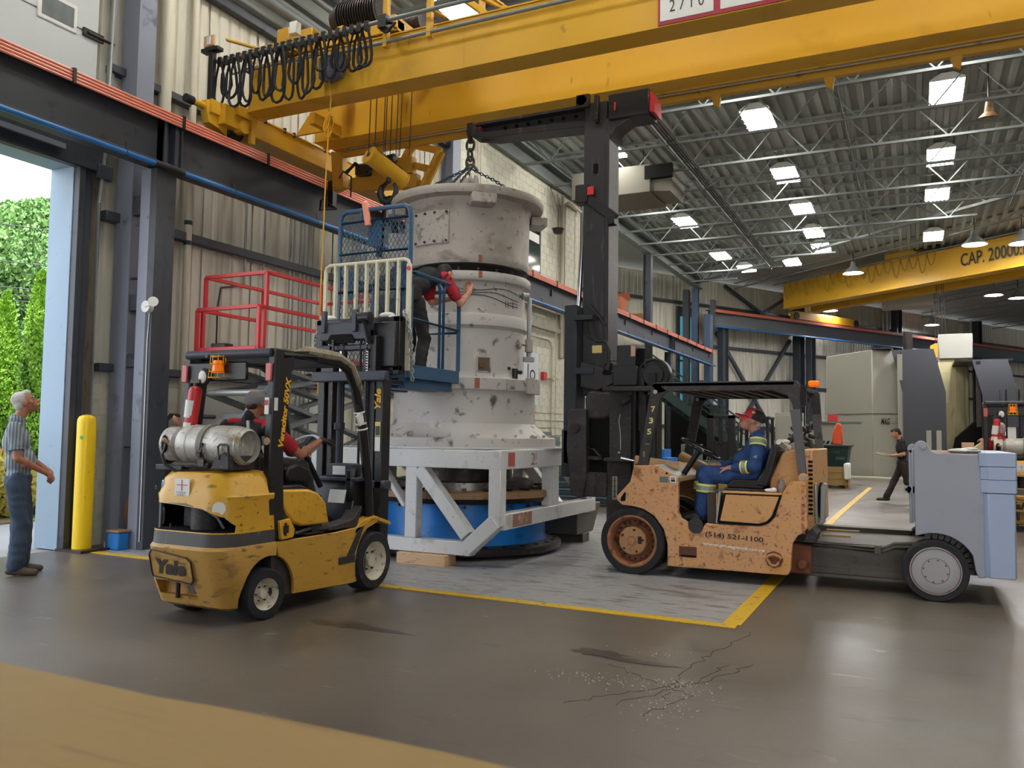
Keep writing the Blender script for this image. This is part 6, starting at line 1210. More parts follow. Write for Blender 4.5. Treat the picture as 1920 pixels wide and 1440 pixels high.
g=G(); g.tube([(-2.9,9.2,.3),(-2.9,9.5,.3),(-2.9,9.5,.3)],.01); g.box(-3.1,-2.6,9.0,10.1,.2,.5); g.box(-3.1,-2.85,9.9,10.1,.2,2.2); part('mast_far_rail',g,mstm,t,.01)
# ================================================================== PEOPLE
def blob(name,prims,m,parent,vox=.011,smooth=6,label=None,disp=0):
    g=G()
    for p in prims:
        if p[0]=='c': g.cap(*p[1:])
        elif p[0]=='e': g.ell(p[1],p[2],p[3] if len(p)>3 else None,18,12)
    off=world_origin(parent); o=link(name,mesh(name,g,m,off,180),parent)
    r=o.modifiers.new('r','REMESH'); r.mode='VOXEL'; r.voxel_size=vox; r.use_smooth_shade=True
    s=o.modifiers.new('s','SMOOTH'); s.factor=.5; s.iterations=smooth
    par=o.parent; o.parent=None; bake(o); o.parent=par
    if disp:
        me=o.data; n_=len(me.vertices); co=np.zeros(n_*3); no=np.zeros(n_*3); me.vertices.foreach_get('co',co); me.vertices.foreach_get('normal',no); co=co.reshape(-1,3); no=no.reshape(-1,3)
        # cloth folds: sums of warped sine ridges
        w=co*7+.9*np.sin(co[:,[1,2,0]]*13); k=np.sin(w@np.array([2.1,1.3,2.6]))*.5+np.sin(w@np.array([-1.2,2.4,3.4])+1.7)*.4+np.sin(w@np.array([3.3,-2.2,4.1])*1.6)*.25
        co+=no*(k*disp)[:,None]; me.vertices.foreach_set('co',co.ravel()); me.update()
    o.data.polygons.foreach_set('use_smooth',[True]*len(o.data.polygons))
    if label: o['label']=label
    return o
def basis(fwd,up):
    f=V(fwd).normalized(); u=V(up); r=f.cross(u).normalized(); u=r.cross(f).normalized()
    return Matrix((r,f,u)).transposed()   # local x=right, y=forward, z=up
def headprims(c,B,s=1):
    P=lambda x,y,z:V(c)+B@V((x*s,y*s,z*s))
    E=lambda p,r:('e',P(*p),tuple(q*s for q in r),B)
    return [E((0,-.012,.035),(.076,.094,.085)),E((0,.03,-.03),(.056,.062,.075)),E((0,.045,-.075),(.036,.04,.032)),('c',P(0,.088,.012),P(0,.108,-.022),.010*s,.016*s),
            E((-.026,.077,.034),(.022,.014,.010)),E((.026,.077,.034),(.022,.014,.010)),E((0,.086,-.058),(.024,.012,.008)),E((0,.084,-.070),(.02,.012,.007)),
            E((-.077,-.005,-.002),(.010,.022,.032)),E((.077,-.005,-.002),(.010,.022,.032)),E((-.045,.05,-.012),(.022,.025,.025)),E((.045,.05,-.012),(.022,.025,.025))]
def face(c,B,parent,s=1):
    P=lambda x,y,z:V(c)+B@V((x*s,y*s,z*s))
    g=G(); [g.ell(P(x,.083,.016),(.012*s,.008*s,.008*s),B,10,8) for x in(-.03,.03)]; e=part('eye',g,eyew,parent); g=G(); [g.ell(P(x,.0895,.016),(.0055*s,.003*s,.0055*s),B,8,6) for x in(-.03,.03)]; part('iris',g,eyed,e)
    g=G(); [g.tube([P(x-.018,.086,.036),P(x,.092,.041),P(x+.018,.086,.036)],.004*s,5) for x in(-.03,.03)]; part('eyebrow',g,hairg,parent)
def hand(w,d,n,side=1,curl=.5,s=1,sp=1):
    """prims of a hand: wrist w, direction d, palm normal n; five separate bent fingers"""
    w=V(w); d=V(d).normalized(); n=V(n); n=(n-d*n.dot(d)).normalized(); r=d.cross(n).normalized()*side; out=[('c',w,w+d*.03*s,.026*s,.026*s)]
    for k in range(4): out.append(('c',w+d*.025*s+r*(k-1.5)*.012*s,w+d*.082*s+r*(k-1.5)*.020*s,.013*s,.0115*s))
    L=[.072,.082,.076,.058]
    for k in range(4):
        p=w+d*.088*s+r*(k-1.5)*.0205*s; c=curl
        dd=(d*math.cos(c*.5)+n*math.sin(c*.5)).normalized(); q=p+dd*L[k]*.42*s; d2=(d*math.cos(c*1.3)+n*math.sin(c*1.3)); q2=q+d2*L[k]*.33*s; d3=(d*math.cos(c*2.0)+n*math.sin(c*2.0)); q3=q2+d3*L[k]*.25*s
        out+=[('c',p,q,.0093*s,.0088*s),('c',q,q2,.0088*s,.008*s),('c',q2,q3,.008*s,.0072*s)]
    p=w+d*.02*s-r*.026*s; q=p+(d*.6-r*.75+n*.35).normalized()*.038*s; q2=q+(d*.85-r*.3+n*.5).normalized()*.03*s; q3=q2+(d*.8+n*.6).normalized()*.024*s
    return out+[('c',p,q,.014*s,.011*s),('c',q,q2,.0105*s,.0095*s),('c',q2,q3,.0095*s,.008*s)]
def person(label,root,J,cloth,hair,pants,shoe,skinm,sleeve='short',belly=.0,full=0,group=None,sc=1,vox=.010,shirtm=None,hat=None,hands=None,extra=None,gloves=None,disp=.006,head=True):
    t=thing('person',label,'person',root,group)
    J={k:V(v) for k,v in J.items()}
    sd=(J['sR']-J['sL']).normalized(); sp=(J['nk']-J['pv']).normalized(); fw=sp.cross(sd)*-1; fw=V(J.get('fwd',fw)).normalized()
    Bt=basis(fw,sp); ch=J['ch']; pv=J['pv']; bl=pv.lerp(ch,.45)
    Bh=basis(J['look'],J.get('hup',(0,0,1))); hd=J['hd']
    torso=[('e',ch,(.170*sc,.122*sc,.175*sc),Bt),('e',bl+fw*belly*.5,(.145*sc,(.105+belly*.6)*sc,.15*sc),Bt),('c',J['sL'].lerp(J['sR'],.12),J['sR'].lerp(J['sL'],.12),.062*sc,.062*sc),('e',pv,(.155*sc,.115*sc,.11*sc),Bt),('c',J['nk']-sp*.02,J['nk']+sp*.0,.075*sc,.06*sc)]
    body=[('e',p[1],tuple(x-.012 for x in p[2]),p[3]) if p[0]=='e' else ('c',p[1],p[2],p[3]-.012,p[4]-.012) for p in torso]
    body+=headprims(hd,Bh,sc)+[('c',J['nk'],hd+Bh@V((0,-.03,-.05))*sc,.058*sc,.052*sc)]
    for s in 'LR':
        body+=[('c',J['s'+s],J['e'+s],.044*sc,.038*sc),('c',J['e'+s],J['w'+s],.038*sc,.026*sc),('e',J['e'+s].lerp(J['w'+s],.25),(.04*sc,.04*sc,.05*sc),basis(J['w'+s]-J['e'+s]+V((0,.001,0)),(0,.1,1)) if False else None),
               ('c',J['h'+s],J['k'+s],.07*sc,.05*sc),('c',J['k'+s],J['a'+s],.05*sc,.034*sc)]
    for s,(d,n,cu) in (hands or {}).items(): body+=hand(J['w'+s],d,n,1 if s=='R' else -1,cu,sc)
    blob('body',body,skinm,t,vox if vox<.009 else .0068,4)
    face(hd,Bh,t,sc)
    if hair:
        m,style=hair; P=lambda x,y,z:hd+Bh@(V((x,y,z))*sc); pr=[('e',P(0,-.028,.052),(.081*sc,.086*sc,.078*sc),Bh),('e',P(0,-.055,.0),(.074*sc,.055*sc,.07*sc),Bh),('e',P(-.062,-.01,.03),(.018*sc,.03*sc,.035*sc),Bh),('e',P(.062,-.01,.03),(.018*sc,.03*sc,.035*sc),Bh)]
        if style=='under': pr=[('e',P(0,-.062,-.01),(.062*sc,.036*sc,.04*sc),Bh)]
        if style=='full': pr.append(('e',P(0,.04,.09),(.066*sc,.045*sc,.035*sc),Bh))
        blob('hair',pr,m,t,.008,4,disp=.003)
    # shirt
    sh=list(torso)
    for s in 'LR':
        e=J['e'+s]; st=J['s'+s]
        if sleeve=='short': sh.append(('c',st,st.lerp(e,.62),.068*sc,.066*sc))
        else: sh+=[('c',st,e,.068*sc,.056*sc),('c',e,e.lerp(J['w'+s],.88),.055*sc,.042*sc)]
    sh.append(('c',J['nk']+sp*.012,J['nk']+sp*.022,.062*sc,.058*sc))
    blob('shirt' if not cloth[0]=='coverall' else 'coverall',sh,cloth[1],t,vox,4,disp=disp)
    # trousers
    tr=[('e',pv-sp*.02,(.160*sc,.122*sc,.115*sc),Bt)]
    for s in 'LR':
        tr+=[('c',J['h'+s],J['k'+s],(.094+full)*sc,(.074+full)*sc),('c',J['k'+s],J['k'+s].lerp(J['a'+s],.95),(.073+full)*sc,(.066+full)*sc)]
    blob('trousers',tr,pants,t,vox,4,disp=disp*1.6)
    for s in 'LR':
        a=J['a'+s]; d=V(J['t'+s])-a; d.z=min(d.z,0)*.3; d.normalize(); b=a-V((0,0,.035*sc))
        blob('shoe',[('c',b-d*.05*sc,b+d*.06*sc,.040*sc,.038*sc),('c',b+d*.06*sc,b+d*.17*sc-V((0,0,.008)),.042*sc,.034*sc),('c',a,b,.042*sc,.044*sc)],shoe,t,.009,3)
    if extra: extra(t,J,hd,Bh)
    return t
def splitg(g):
    out=[]; c=g.s+[(len(g.v),len(g.f))]
    for (a,fa),(b,fb) in zip(c,c[1:]):
        h=G(); h.v=g.v[a:b]; h.f=[tuple(i-a for i in f) for f in g.f[fa:fb]]; h.m=g.m[fa:fb]; out.append(h)
    return out
def capmesh(t,hd,B,m1,m2,s):
    """baseball cap: dome (front panels in m2) and a curved peak"""
    P=lambda x,y,z:hd+B@V((x*s,y*s,z*s)); back=G(); front=G(); N=24; rows=[(.084,.098,.012),(.085,.099,.035),(.082,.094,.06),(.070,.080,.085),(.048,.055,.104),(.0,.0,.113)]
    for i in range(N):
        a0,a1=2*PI*i/N,2*PI*(i+1)/N; am=(a0+a1)/2; g=front if math.sin(am)>.35 else back
        for (r1,q1,z1),(r2,q2,z2) in zip(rows,rows[1:]):
            v=[P(r1*math.cos(a0),q1*math.sin(a0)-.008,z1),P(r1*math.cos(a1),q1*math.sin(a1)-.008,z1),P(r2*math.cos(a1),q2*math.sin(a1)-.008,z2),P(r2*math.cos(a0),q2*math.sin(a0)-.008,z2)]
            g.add(v,[(0,1,2,3)]) if r2 else g.add(v[:3],[(0,1,2)])
    c=part('cap',back,m1,t,ang=80); part('front_panel',front,m2,c,ang=80)
    g=G(); top=[];K=12
    for j in range(4):
        f=j/3
        for i in range(K+1):
            a=R_(18+144*i/K); top.append(P(.084*math.cos(a)*(1-.12*f),.092*math.sin(a)+.075*f*math.sin(a)**.5,.016-.012*f-.022*abs(math.cos(a))*f+.004))
    n=K+1; g.add(top+[tuple(V(p)-B@V((0,0,.004))) for p in top],[(j*n+i,j*n+i+1,(j+1)*n+i+1,(j+1)*n+i) for j in range(3) for i in range(K)]+[(4*n+j*n+i,4*n+(j+1)*n+i,4*n+(j+1)*n+i+1,4*n+j*n+i+1) for j in range(3) for i in range(K)]+[(3*n+i,3*n+i+1,7*n+i+1,7*n+i) for i in range(K)])
    part('peak',g,m2,c,ang=80)
def collar(t,J,m,r=.062):
    n=J['nk']; sp=(J['nk']-J['pv']).normalized(); g=G(); g.lathe([(r+.014,-.012),(r+.006,.012),(r-.002,.035),(r+.004,.03),(r+.012,.01)],n+sp*.01,20,sp); part('collar',g,m,t)
def cuff(g,a,b,f,r,w=.03):
    a=V(a);b=V(b);d=(b-a).normalized(); c=a.lerp(b,f); g.lathe([(r-.004,-w/2),(r,-w/2),(r,w/2),(r-.004,w/2)],c,24,d)
# --- man at the door: striped shirt
f=V((.60,.80,0)); rt=V((f.y,-f.x,0)); O=V((-7.97,5.28,0))
q=lambda a,b,z:O+f*a+rt*b+V((0,0,z))
J=dict(hd=q(.035,0,1.68),nk=q(-.03,0,1.505),ch=q(-.03,0,1.30),pv=q(.0,0,.95),sL=q(-.04,-.17,1.43),sR=q(-.04,.17,1.43),eL=q(.06,-.24,1.14),eR=q(.0,.235,1.14),wL=q(.27,-.045,1.0),wR=q(.25,.05,.985),
 hL=q(.0,-.09,.90),hR=q(.0,.09,.90),kL=q(.06,-.11,.48),kR=q(.05,.11,.48),aL=q(.05,-.12,.085),aR=q(.02,.13,.085),tL=q(.3,-.14,.03),tR=q(.27,.16,.03),look=f+V((0,0,.42)),hup=V((0,0,1))-f*.35,fwd=f)
def ex1(t,J,hd,B):
    collar(t,J,shirt)
    g=G(); cuff(g,J['sR'],J['eR'],.70,.066,.02); cuff(g,J['sL'],J['eL'],.70,.066,.02); part('sleeve_hem',g,shirt,t)
    g=G(); g.lathe([(.002,0),(.02,0)],J['wL'],10); part('wrist_watch',g,dsteel,t)
person('grey haired person in striped shirt standing by the door, hands clasped, looking up',O,J,('shirt',shirt),(hairg,'full'),denim,boot,skin2,belly=.05,full=.012,hands={'L':(rt*.75+f*.35-V((0,0,.55)),V((0,0,-.6))-f,1.1),'R':(-rt*.75+f*.45-V((0,0,.45)),-f*.8-V((0,0,.6)),1.2)},extra=ex1)
# --- driver of the yellow forklift (faces +Y, leaning)
J=dict(hd=(-4.96,5.33,1.665),nk=(-4.98,5.26,1.53),ch=(-5.0,5.22,1.34),pv=(-5.0,5.32,1.12),sL=(-5.20,5.24,1.47),sR=(-4.80,5.30,1.46),eL=(-5.28,5.14,1.30),eR=(-4.68,5.56,1.24),wL=(-5.36,4.98,1.46),wR=(-4.70,5.84,1.36),
 hL=(-5.07,5.36,1.13),hR=(-4.88,5.36,1.13),kL=(-5.12,5.78,1.12),kR=(-4.85,5.78,1.12),aL=(-5.1,5.95,.72),aR=(-4.86,5.95,.72),tL=(-5.1,6.2,.65),tR=(-4.86,6.2,.65),look=(.1,1,.12),fwd=(0,1,.1))
def ex2(t,J,hd,B):
    P=lambda x,y,z:hd+B@V((x,y,z)); capmesh(t,hd,B,capg,capg,1.03)
    g=G(); g.lathe([(.071,-.006),(.07,.006)],P(0,-.03,-.03),18,B@V((0,0,1))); 
    blob('red_yoke',[('c',V(J['sL']),V(J['sL']).lerp(V(J['eL']),.1),.03,.03),('c',V(J['sL'])+V((.05,-.01,.045)),V(J['sR'])+V((-.03,-.01,.05)),.034,.034),('c',V(J['sR']),V(J['sR']).lerp(V(J['eR']),.66),.072,.070)],redc,t,.01)
    g=G(); g.tube([(-4.86,5.12,1.52),(-4.84,5.11,1.35),(-4.83,5.12,1.2)],.014,6); part('white_piping',g,white,t)
    blob('glove',hand(J['wR'],(.1,1,.05),(0,.2,-1),1,.9,1.12),bootk,t,.008,3)
person('seated driver of the nearer yellow forklift in grey cap and black and red shirt',(-4.98,5.3,1.1),J,('shirt',blackc),(hairb,'under'),pantsk,bootk,skin2,hands={'L':((-.2,-.9,.35),(0,0,1),.5)},extra=ex2)
# --- man in the basket bending towards the gap
J=dict(hd=(-4.83,8.16,3.25),nk=(-4.88,8.03,3.22),ch=(-4.90,7.86,3.17),pv=(-4.93,7.56,2.94),sL=(-5.03,7.98,3.21),sR=(-4.73,7.96,3.18),eL=(-4.95,8.05,2.93),eR=(-4.60,8.10,2.90),wL=(-4.8,8.22,2.98),wR=(-4.62,8.36,3.08),
 hL=(-5.03,7.6,2.86),hR=(-4.86,7.6,2.86),kL=(-5.03,7.75,2.48),kR=(-4.84,7.74,2.48),aL=(-5.03,7.66,2.11),aR=(-4.84,7.66,2.11),tL=(-5.03,7.9,2.06),tR=(-4.82,7.9,2.06),look=(.3,1,-.35),hup=(0,.6,1),fwd=(0,.55,-1))
def ex3(t,J,hd,B):
    blob('red_yoke',[('c',V(J['sR'])+V((-.06,.03,.03)),V(J['sR']),.05,.07),('c',V(J['sR']),V(J['sR']).lerp(V(J['eR']),.7),.074,.07),('c',V(J['sL']).lerp(V(J['sR']),.4),V(J['sL']).lerp(V(J['eL']),.75),.072,.068)],redc,t,.01)
person('person in black and red shirt bending from the blue basket towards the drum gap',(-4.93,7.65,2.03),J,('shirt',blackc),(hairb,'short'),pantsk,bootk,skin,hands={'R':((-.3,.5,.8),(0,-1,.3),.9),'L':((.5,.6,.5),(0,-1,0),.9)},extra=ex3)
# --- second person behind the mesh
J=dict(hd=(-5.38,7.98,3.22),nk=(-5.33,7.86,3.19),ch=(-5.28,7.74,3.12),pv=(-5.2,7.50,2.90),sL=(-5.48,7.80,3.16),sR=(-5.18,7.88,3.16),eL=(-5.48,7.62,2.93),eR=(-5.12,7.75,2.95),wL=(-5.45,7.85,2.9),wR=(-5.25,8.0,3.0),
 hL=(-5.28,7.52,2.84),hR=(-5.13,7.52,2.84),kL=(-5.3,7.68,2.46),kR=(-5.14,7.68,2.46),aL=(-5.3,7.58,2.11),aR=(-5.14,7.58,2.11),tL=(-5.3,7.8,2.06),tR=(-5.14,7.8,2.06),look=(-.2,1,-.3),hup=(0,.5,1),fwd=(0,.6,-1))
person('second person bending over in the blue basket, seen through the steel mesh',(-5.22,7.55,2.03),J,('shirt',blackc),(hairb,'short'),paint('grey_trousers',(112,108,106),.85),bootk,skin,hands={'L':((0,.9,-.2),(0,0,-1),.6),'R':((-.2,.9,.2),(0,0,-1),.6)})
# --- driver of the orange forklift (faces -X, head turned up and back)
J=dict(hd=(-1.50,8.74,1.615),nk=(-1.455,8.77,1.475),ch=(-1.46,8.78,1.28),pv=(-1.50,8.80,1.08),sL=(-1.42,8.60,1.41),sR=(-1.47,8.97,1.41),eL=(-1.43,8.52,1.15),eR=(-1.62,9.02,1.18),wL=(-1.68,8.58,1.13),wR=(-1.84,8.82,1.14),
 hL=(-1.48,8.70,1.06),hR=(-1.48,8.90,1.06),kL=(-1.93,8.60,1.05),kR=(-2.02,8.86,1.05),aL=(-1.96,8.60,.66),aR=(-2.03,8.80,.66),tL=(-2.16,8.58,.6),tR=(-2.2,8.78,.6),look=(-1,-.22,.42),hup=(.3,0,1),fwd=(-1,0,.08))
def ex4(t,J,hd,B):
    capmesh(t,hd,B,capd,pinkcap,1.12)
    P=lambda x,y,z:hd+B@V((x*1.1,y*1.1,z*1.1)); g=G(); g.ell(P(-.088,.02,.075),(.004,.018,.012),B); part('cap_emblem',g,txtg,t)
    g=G(); g.tube([P(-.078,-.01,.012),P(-.074,.05,.02),P(-.035,.095,.018),P(.035,.095,.018)],.003,5); part('glasses',g,drk,t)
    collar(t,J,coverall,.064)
    y=G(); s=G()
    def band(a,b,fr,r,w=.055):
        cuff(y,a,b,fr,r,w*1.9); cuff(s,a,b,fr,r+.003,w)
    band(J['eL'],J['wL'],.42,.066,.04); band(J['eR'],J['wR'],.42,.066,.04)
    band(J['kL'],J['aL'],.34,.1,.045); band(J['kR'],J['aR'],.34,.1,.045)
    band(J['sL'],J['eL'],.08,.083,.04)
    [part('hivis_band',hh,hivis,t) for hh in splitg(y)]; [part('silver_band',hh,silv,t) for hh in splitg(s)]
    g=G(); g.cyl(V(J['sL']).lerp(V(J['eL']),.62)+V((0,-.055,0)),V(J['sL']).lerp(V(J['eL']),.62)+V((0,-.075,0)),.022,n=3); part('triangle_patch',g,silv,t)
person('seated driver of the orange forklift in blue reflective coverall and red and black cap',(-1.45,8.78,1.0),J,('coverall',coverall),(hairg,'under'),coverall,bootk,skin,sleeve='long',belly=.10,full=.01,hands={'L':((-1,.3,-.1),(0,0,-1),.5),'R':((-1,-.3,.1),(0,0,-1),.8)},extra=ex4,sc=1.1)
# --- walker with papers
O=V((-.30,20.6,0)); f=V((-.97,-.15,0)).normalized(); rt=V((f.y,-f.x,0)); q=lambda a,b,z:O+f*a+rt*b+V((0,0,z))
J=dict(hd=q(.08,0,1.56),nk=q(.0,0,1.43),ch=q(-.02,0,1.25),pv=q(-.04,0,.92),sL=q(-.02,.17,1.36),sR=q(-.02,-.17,1.36),eL=q(-.04,.22,1.10),eR=q(-.04,-.22,1.10),wL=q(.18,.12,1.06),wR=q(.18,-.1,1.06),
 hL=q(-.04,.08,.88),hR=q(-.04,-.08,.88),kL=q(.12,.08,.50),kR=q(-.12,-.08,.48),aL=q(.30,.08,.12),aR=q(-.36,-.08,.16),tL=q(.5,.08,.12),tR=q(-.2,-.08,.02),look=f+V((0,0,-.45)),hup=V((0,0,1))+f*.4,fwd=f)
def ex5(t,J,hd,B): pass
pw=person('dark haired person in black walking behind the grey counterweight, reading papers',O,J,('shirt',blackc),(hairb,'full'),pantsk,bootk,skin,sleeve='short',vox=.012,hands={'L':(f,(0,0,1),.6),'R':(f,(0,0,1),.6)})
g=G(); g.obox(q(.36,.0,1.08),(.32,.24,.012),(.1,-.2,math.atan2(f.y,f.x))); g.obox(q(.38,.03,1.10),(.30,.22,.004),(.12,-.12,math.atan2(f.y,f.x)+.2)); single('papers',g,white,'white papers on a clipboard held by the walking person in black','paper',(q(.36,0,1.08)))
# --- driver of the distant forklift, copied scale
J=dict(hd=(1.30,16.30,1.62),nk=(1.30,16.22,1.48),ch=(1.30,16.18,1.3),pv=(1.32,16.2,1.08),sL=(1.12,16.2,1.42),sR=(1.48,16.2,1.42),eL=(1.04,16.05,1.25),eR=(1.52,16.45,1.2),wL=(1.02,16.1,1.45),wR=(1.52,16.7,1.3),
 hL=(1.22,16.25,1.08),hR=(1.42,16.25,1.08),kL=(1.20,16.6,1.08),kR=(1.44,16.6,1.08),aL=(1.22,16.8,.7),aR=(1.44,16.8,.7),tL=(1.22,17,.65),tR=(1.44,17,.65),look=(0,1,.1),fwd=(0,1,0))
person('driver in red shirt on the distant yellow forklift at the right edge',(1.32,16.2,1.05),J,('shirt',redc),(hairg,'short'),pantsk,bootk,skin,vox=.014,hands={'R':((0,1,0),(0,0,-1),.6),'L':((0,1,0),(0,0,-1),.6)})
# ================================================================== THINGS AROUND
def bollard(x,y,lab,h=1.6,r=.105):
    t=thing('bollard',lab,'bollard',(x,y,0),'yellow bollards at the door'); g=G(); g.lathe([(r,0),(r,h-.1),(r*.96,h-.055),(r*.8,h-.025),(r*.45,h-.006),(0,h)],(x,y,0),40); part('post',g,bol,t)
    return t
t=bollard(-8.83,6.66,'tall yellow steel bollard just inside the door with a green sprayed mark')
g=G(); g.obox((-8.83+.045,6.66-.096,1.33),(.035,.006,.035),(0,0,R_(25))); part('green_mark',g,paint('green_spray',(60,200,90),.6),t); g=G(); g.box(-9.05,-8.6,6.48,6.86,0,.03); part('base_plate',g,dsteel,t)
bollard(-9.75,5.95,'yellow bollard outside the door behind the standing person',1.45)
t=thing('paint_can','blue square metal can on the floor beside the yellow bollard','can',(-8.56,6.93,0)); g=G(); g.box(-8.66,-8.46,6.86,7.02,0,.21); part('body',g,bluer,t,.015); g=G(); g.box(-8.67,-8.45,6.85,7.03,.21,.235); part('lid',g,tanr,t,.004); g=G(); g.tube([(-8.67,6.88,.2),(-8.70,6.86,.1),(-8.66,6.84,.03)],.006); part('handle',g,conduit,t)
g=G(); g.lathe([(.30,-.08),(.36,-.08),(.36,.08),(.30,.08)],(-8.80,7.55,.42),28,(1,.3,0)); g.lathe([(.0,-.03),(.30,-.03)],(-8.80,7.55,.42),28,(1,.3,0)); single('wooden_reel',g,tanr,'tan wooden cable reel leaning behind the yellow bollard','reel',(-8.8,7.55,0))
g=G(); g.tube([(-8.75+.14*math.cos(a),7.2+.05*math.sin(a),.28+.22*math.sin(a)) for a in [2*PI*k/20 for k in range(20)]],.02,6,True); single('hose_loop',g,blk,'black hose loop hanging by the wall behind the yellow bollard','hose',(-8.75,7.2,.05))
g=G(); g.box(-8.93,-8.3,7.85,8.55,0,1.05); g.box(-8.94,-8.25,7.8,8.6,1.05,1.09); single('brown_cabinet',g,paint('brown_cabinet_paint',(112,76,58),.6),'low brown cabinet against the left wall behind the yellow forklift','cabinet',(-8.6,8.1,0),bev=.01)
g=G(); g.box(-9.0,-8.3,9.2,13.2,.85,.92); 
for y in (9.3,11.2,13.1): g.box(-8.4,-8.34,y-.03,y+.03,0,.85); g.box(-9.0,-8.94,y-.03,y+.03,0,.85)
single('workbench',g,greyb,'long grey green workbench along the left wall behind the white frame','workbench',(-8.6,11,0),bev=.005)
# cabinets seen through and behind the frame
def cabinet(x,y,w,d,h,lab,rz=0,rows=6,m=tealc):
    t=thing('drawer_cabinet',lab,'cabinet',(x,y,0),'blue drawer cabinets behind the white frame'); g=G(); g.box(x-w/2,x+w/2,y-d/2,y+d/2,.06,h); part('body',g,m,t,.01); g=G(); g.box(x-w/2-.02,x+w/2+.02,y-d/2-.02,y+d/2,h,h+.04); part('worktop',g,brn,t,.004)
    for r in range(rows):
        z0=.08+(h-.1)*r/rows; g=G(); g.box(x-w/2+.02,x+w/2-.02,y-d/2-.015,y-d/2,z0,z0+(h-.1)/rows-.015); dr=part('drawer',g,m,t,.003)
        g=G(); g.box(x-w/2+.04,x+w/2-.04,y-d/2-.03,y-d/2-.015,z0+(h-.1)/rows-.05,z0+(h-.1)/rows-.035); part('handle',g,conduit,dr)
cabinet(-6.35,16.2,.75,.7,.95,'blue drawer cabinet with six drawers behind the right side of the white frame'); cabinet(-5.55,16.25,.75,.7,.95,'blue drawer cabinet next to the black mast, right of its twin')
g=G(); 
for i in range(9): g.cyl((-7.6+i*.09,15.6,.1),(-7.6+i*.09,15.6,1.0),.008,n=5)
for z in (.15,.3,.45,.6,.75,.9,1.0): g.cyl((-7.62,15.6,z),(-6.86,15.6,z),.008,n=5)
g.box(-7.65,-6.85,15.6,16.3,.05,.12); g.box(-7.0,-6.9,15.58,15.66,0,1.25); single('wire_cage',g,conduit,'small wire mesh cage behind the white frame','cage',(-7.2,15.8,0))
g=G(); rnd=random.Random(5)
for k in range(9): cx,cy,cz,r=-4.75+rnd.uniform(-.04,.04),15.0,.18+rnd.uniform(-.03,.08),rnd.uniform(.08,.16); g.tube([(cx+r*math.cos(a)*.6,cy+.1*math.sin(a+k),cz+r*math.sin(a)) for a in [2*PI*j/14 for j in range(14)]],.012,5,True)
single('cable_coil',g,blk,'tangled black cable coil on the floor left of the orange forklift wheel','cable',(-4.75,15,0))
g=G(); g.box(-8.1,-6.9,17.6,18.3,.0,1.0); g.box(-8.15,-6.85,17.55,18.35,1.0,1.08); g.box(-7.9,-7.5,17.7,18.1,1.08,1.4); single('machine_table',g,greyb,'grey green machine table standing behind the grey drum base','machine',(-7.5,18,0),bev=.02)
# green stairs
t=thing('steel_stairs','dark green steel stairs with handrail behind the orange forklift guard','stairs',(-7.6,27,0))
a=V((-8.2,27.5,3.3)); b=V((-5.2,29.0,.9))
for s in (0,1):
    off=V((-.4,.8,0))*s; g=G(); g.bar(a+off,b+off,.05,.3); part('stringer',g,green,t); g=G()
    g.bar(a+off+V((0,0,1.0)),b+off+V((0,0,1.0)),.05,.05); g.bar(a+off+V((0,0,.6)),b+off+V((0,0,.6)),.04,.04)
    for k in range(5): p=a.lerp(b,k/4)+off; g.bar(p,p+V((0,0,1.0)),.05,.05)
    part('handrail',g,green,t)
for k in range(12): p=a.lerp(b,(k+.5)/12); g=G(); g.bar(p,p+V((-.4,.8,0)),.26,.04); part('step',g,green,t)
g=G(); g.box(-5.4,-4.4,28.6,30,.82,.9); g.box(-5.3,-5.2,28.7,28.8,0,.85); g.box(-4.5,-4.4,28.7,28.8,0,.85); part('landing',g,green,t)
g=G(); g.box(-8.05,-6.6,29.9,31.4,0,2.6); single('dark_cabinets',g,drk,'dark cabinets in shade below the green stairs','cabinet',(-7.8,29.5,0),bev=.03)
# dark forklift behind the blue driver
x,y=-4.45,24.0; t=thing('forklift','black and yellow forklift parked far behind the driver in blue','forklift',(x,y,0))
g=G(); g.box(x-.95,x-.75,y,y+.12,.1,2.05); g.box(x-.35,x-.15,y,y+.12,.1,2.05); g.box(x-.95,x-.15,y,y+.1,1.95,2.05); g.box(x-.9,x-.2,y+.05,y+.1,.1,1.3); g.box(x-.62,x-.5,y,y+.1,1.2,1.95); part('mast',g,blk,t,.01)
g=G(); g.box(x-.1,x+.75,y+.2,y+1.3,1.95,2.02); g.bar((x-.05,y+.3,1.1),(x+.0,y+.3,1.95),.07,.07); g.bar((x+.7,y+.3,1.1),(x+.7,y+.3,1.95),.08,.08); g.bar((x-.05,y+1.2,1.1),(x+.0,y+1.2,1.95),.07,.07); g.bar((x+.7,y+1.2,1.1),(x+.7,y+1.2,1.95),.08,.08); part('guard',g,blk,t,.01)
g=G(); g.prism([(-.15,.3),(1.5,.3),(1.5,1.0),(1.2,1.15),(.7,1.1),(.6,.75),(.2,.75),(.1,1.1),(-.15,1.1)],'Y',y+.15,y+1.3); g.v=[(a*.6+x,b,c) for a,b,c in g.v]; part('body',g,yel,t,.02)
for dx in (.1,.75): g=G(); g.cyl((x+dx,y+.1,.25),(x+dx,y+.3,.25),.25,n=24); part('wheel',g,rub,t,.01)
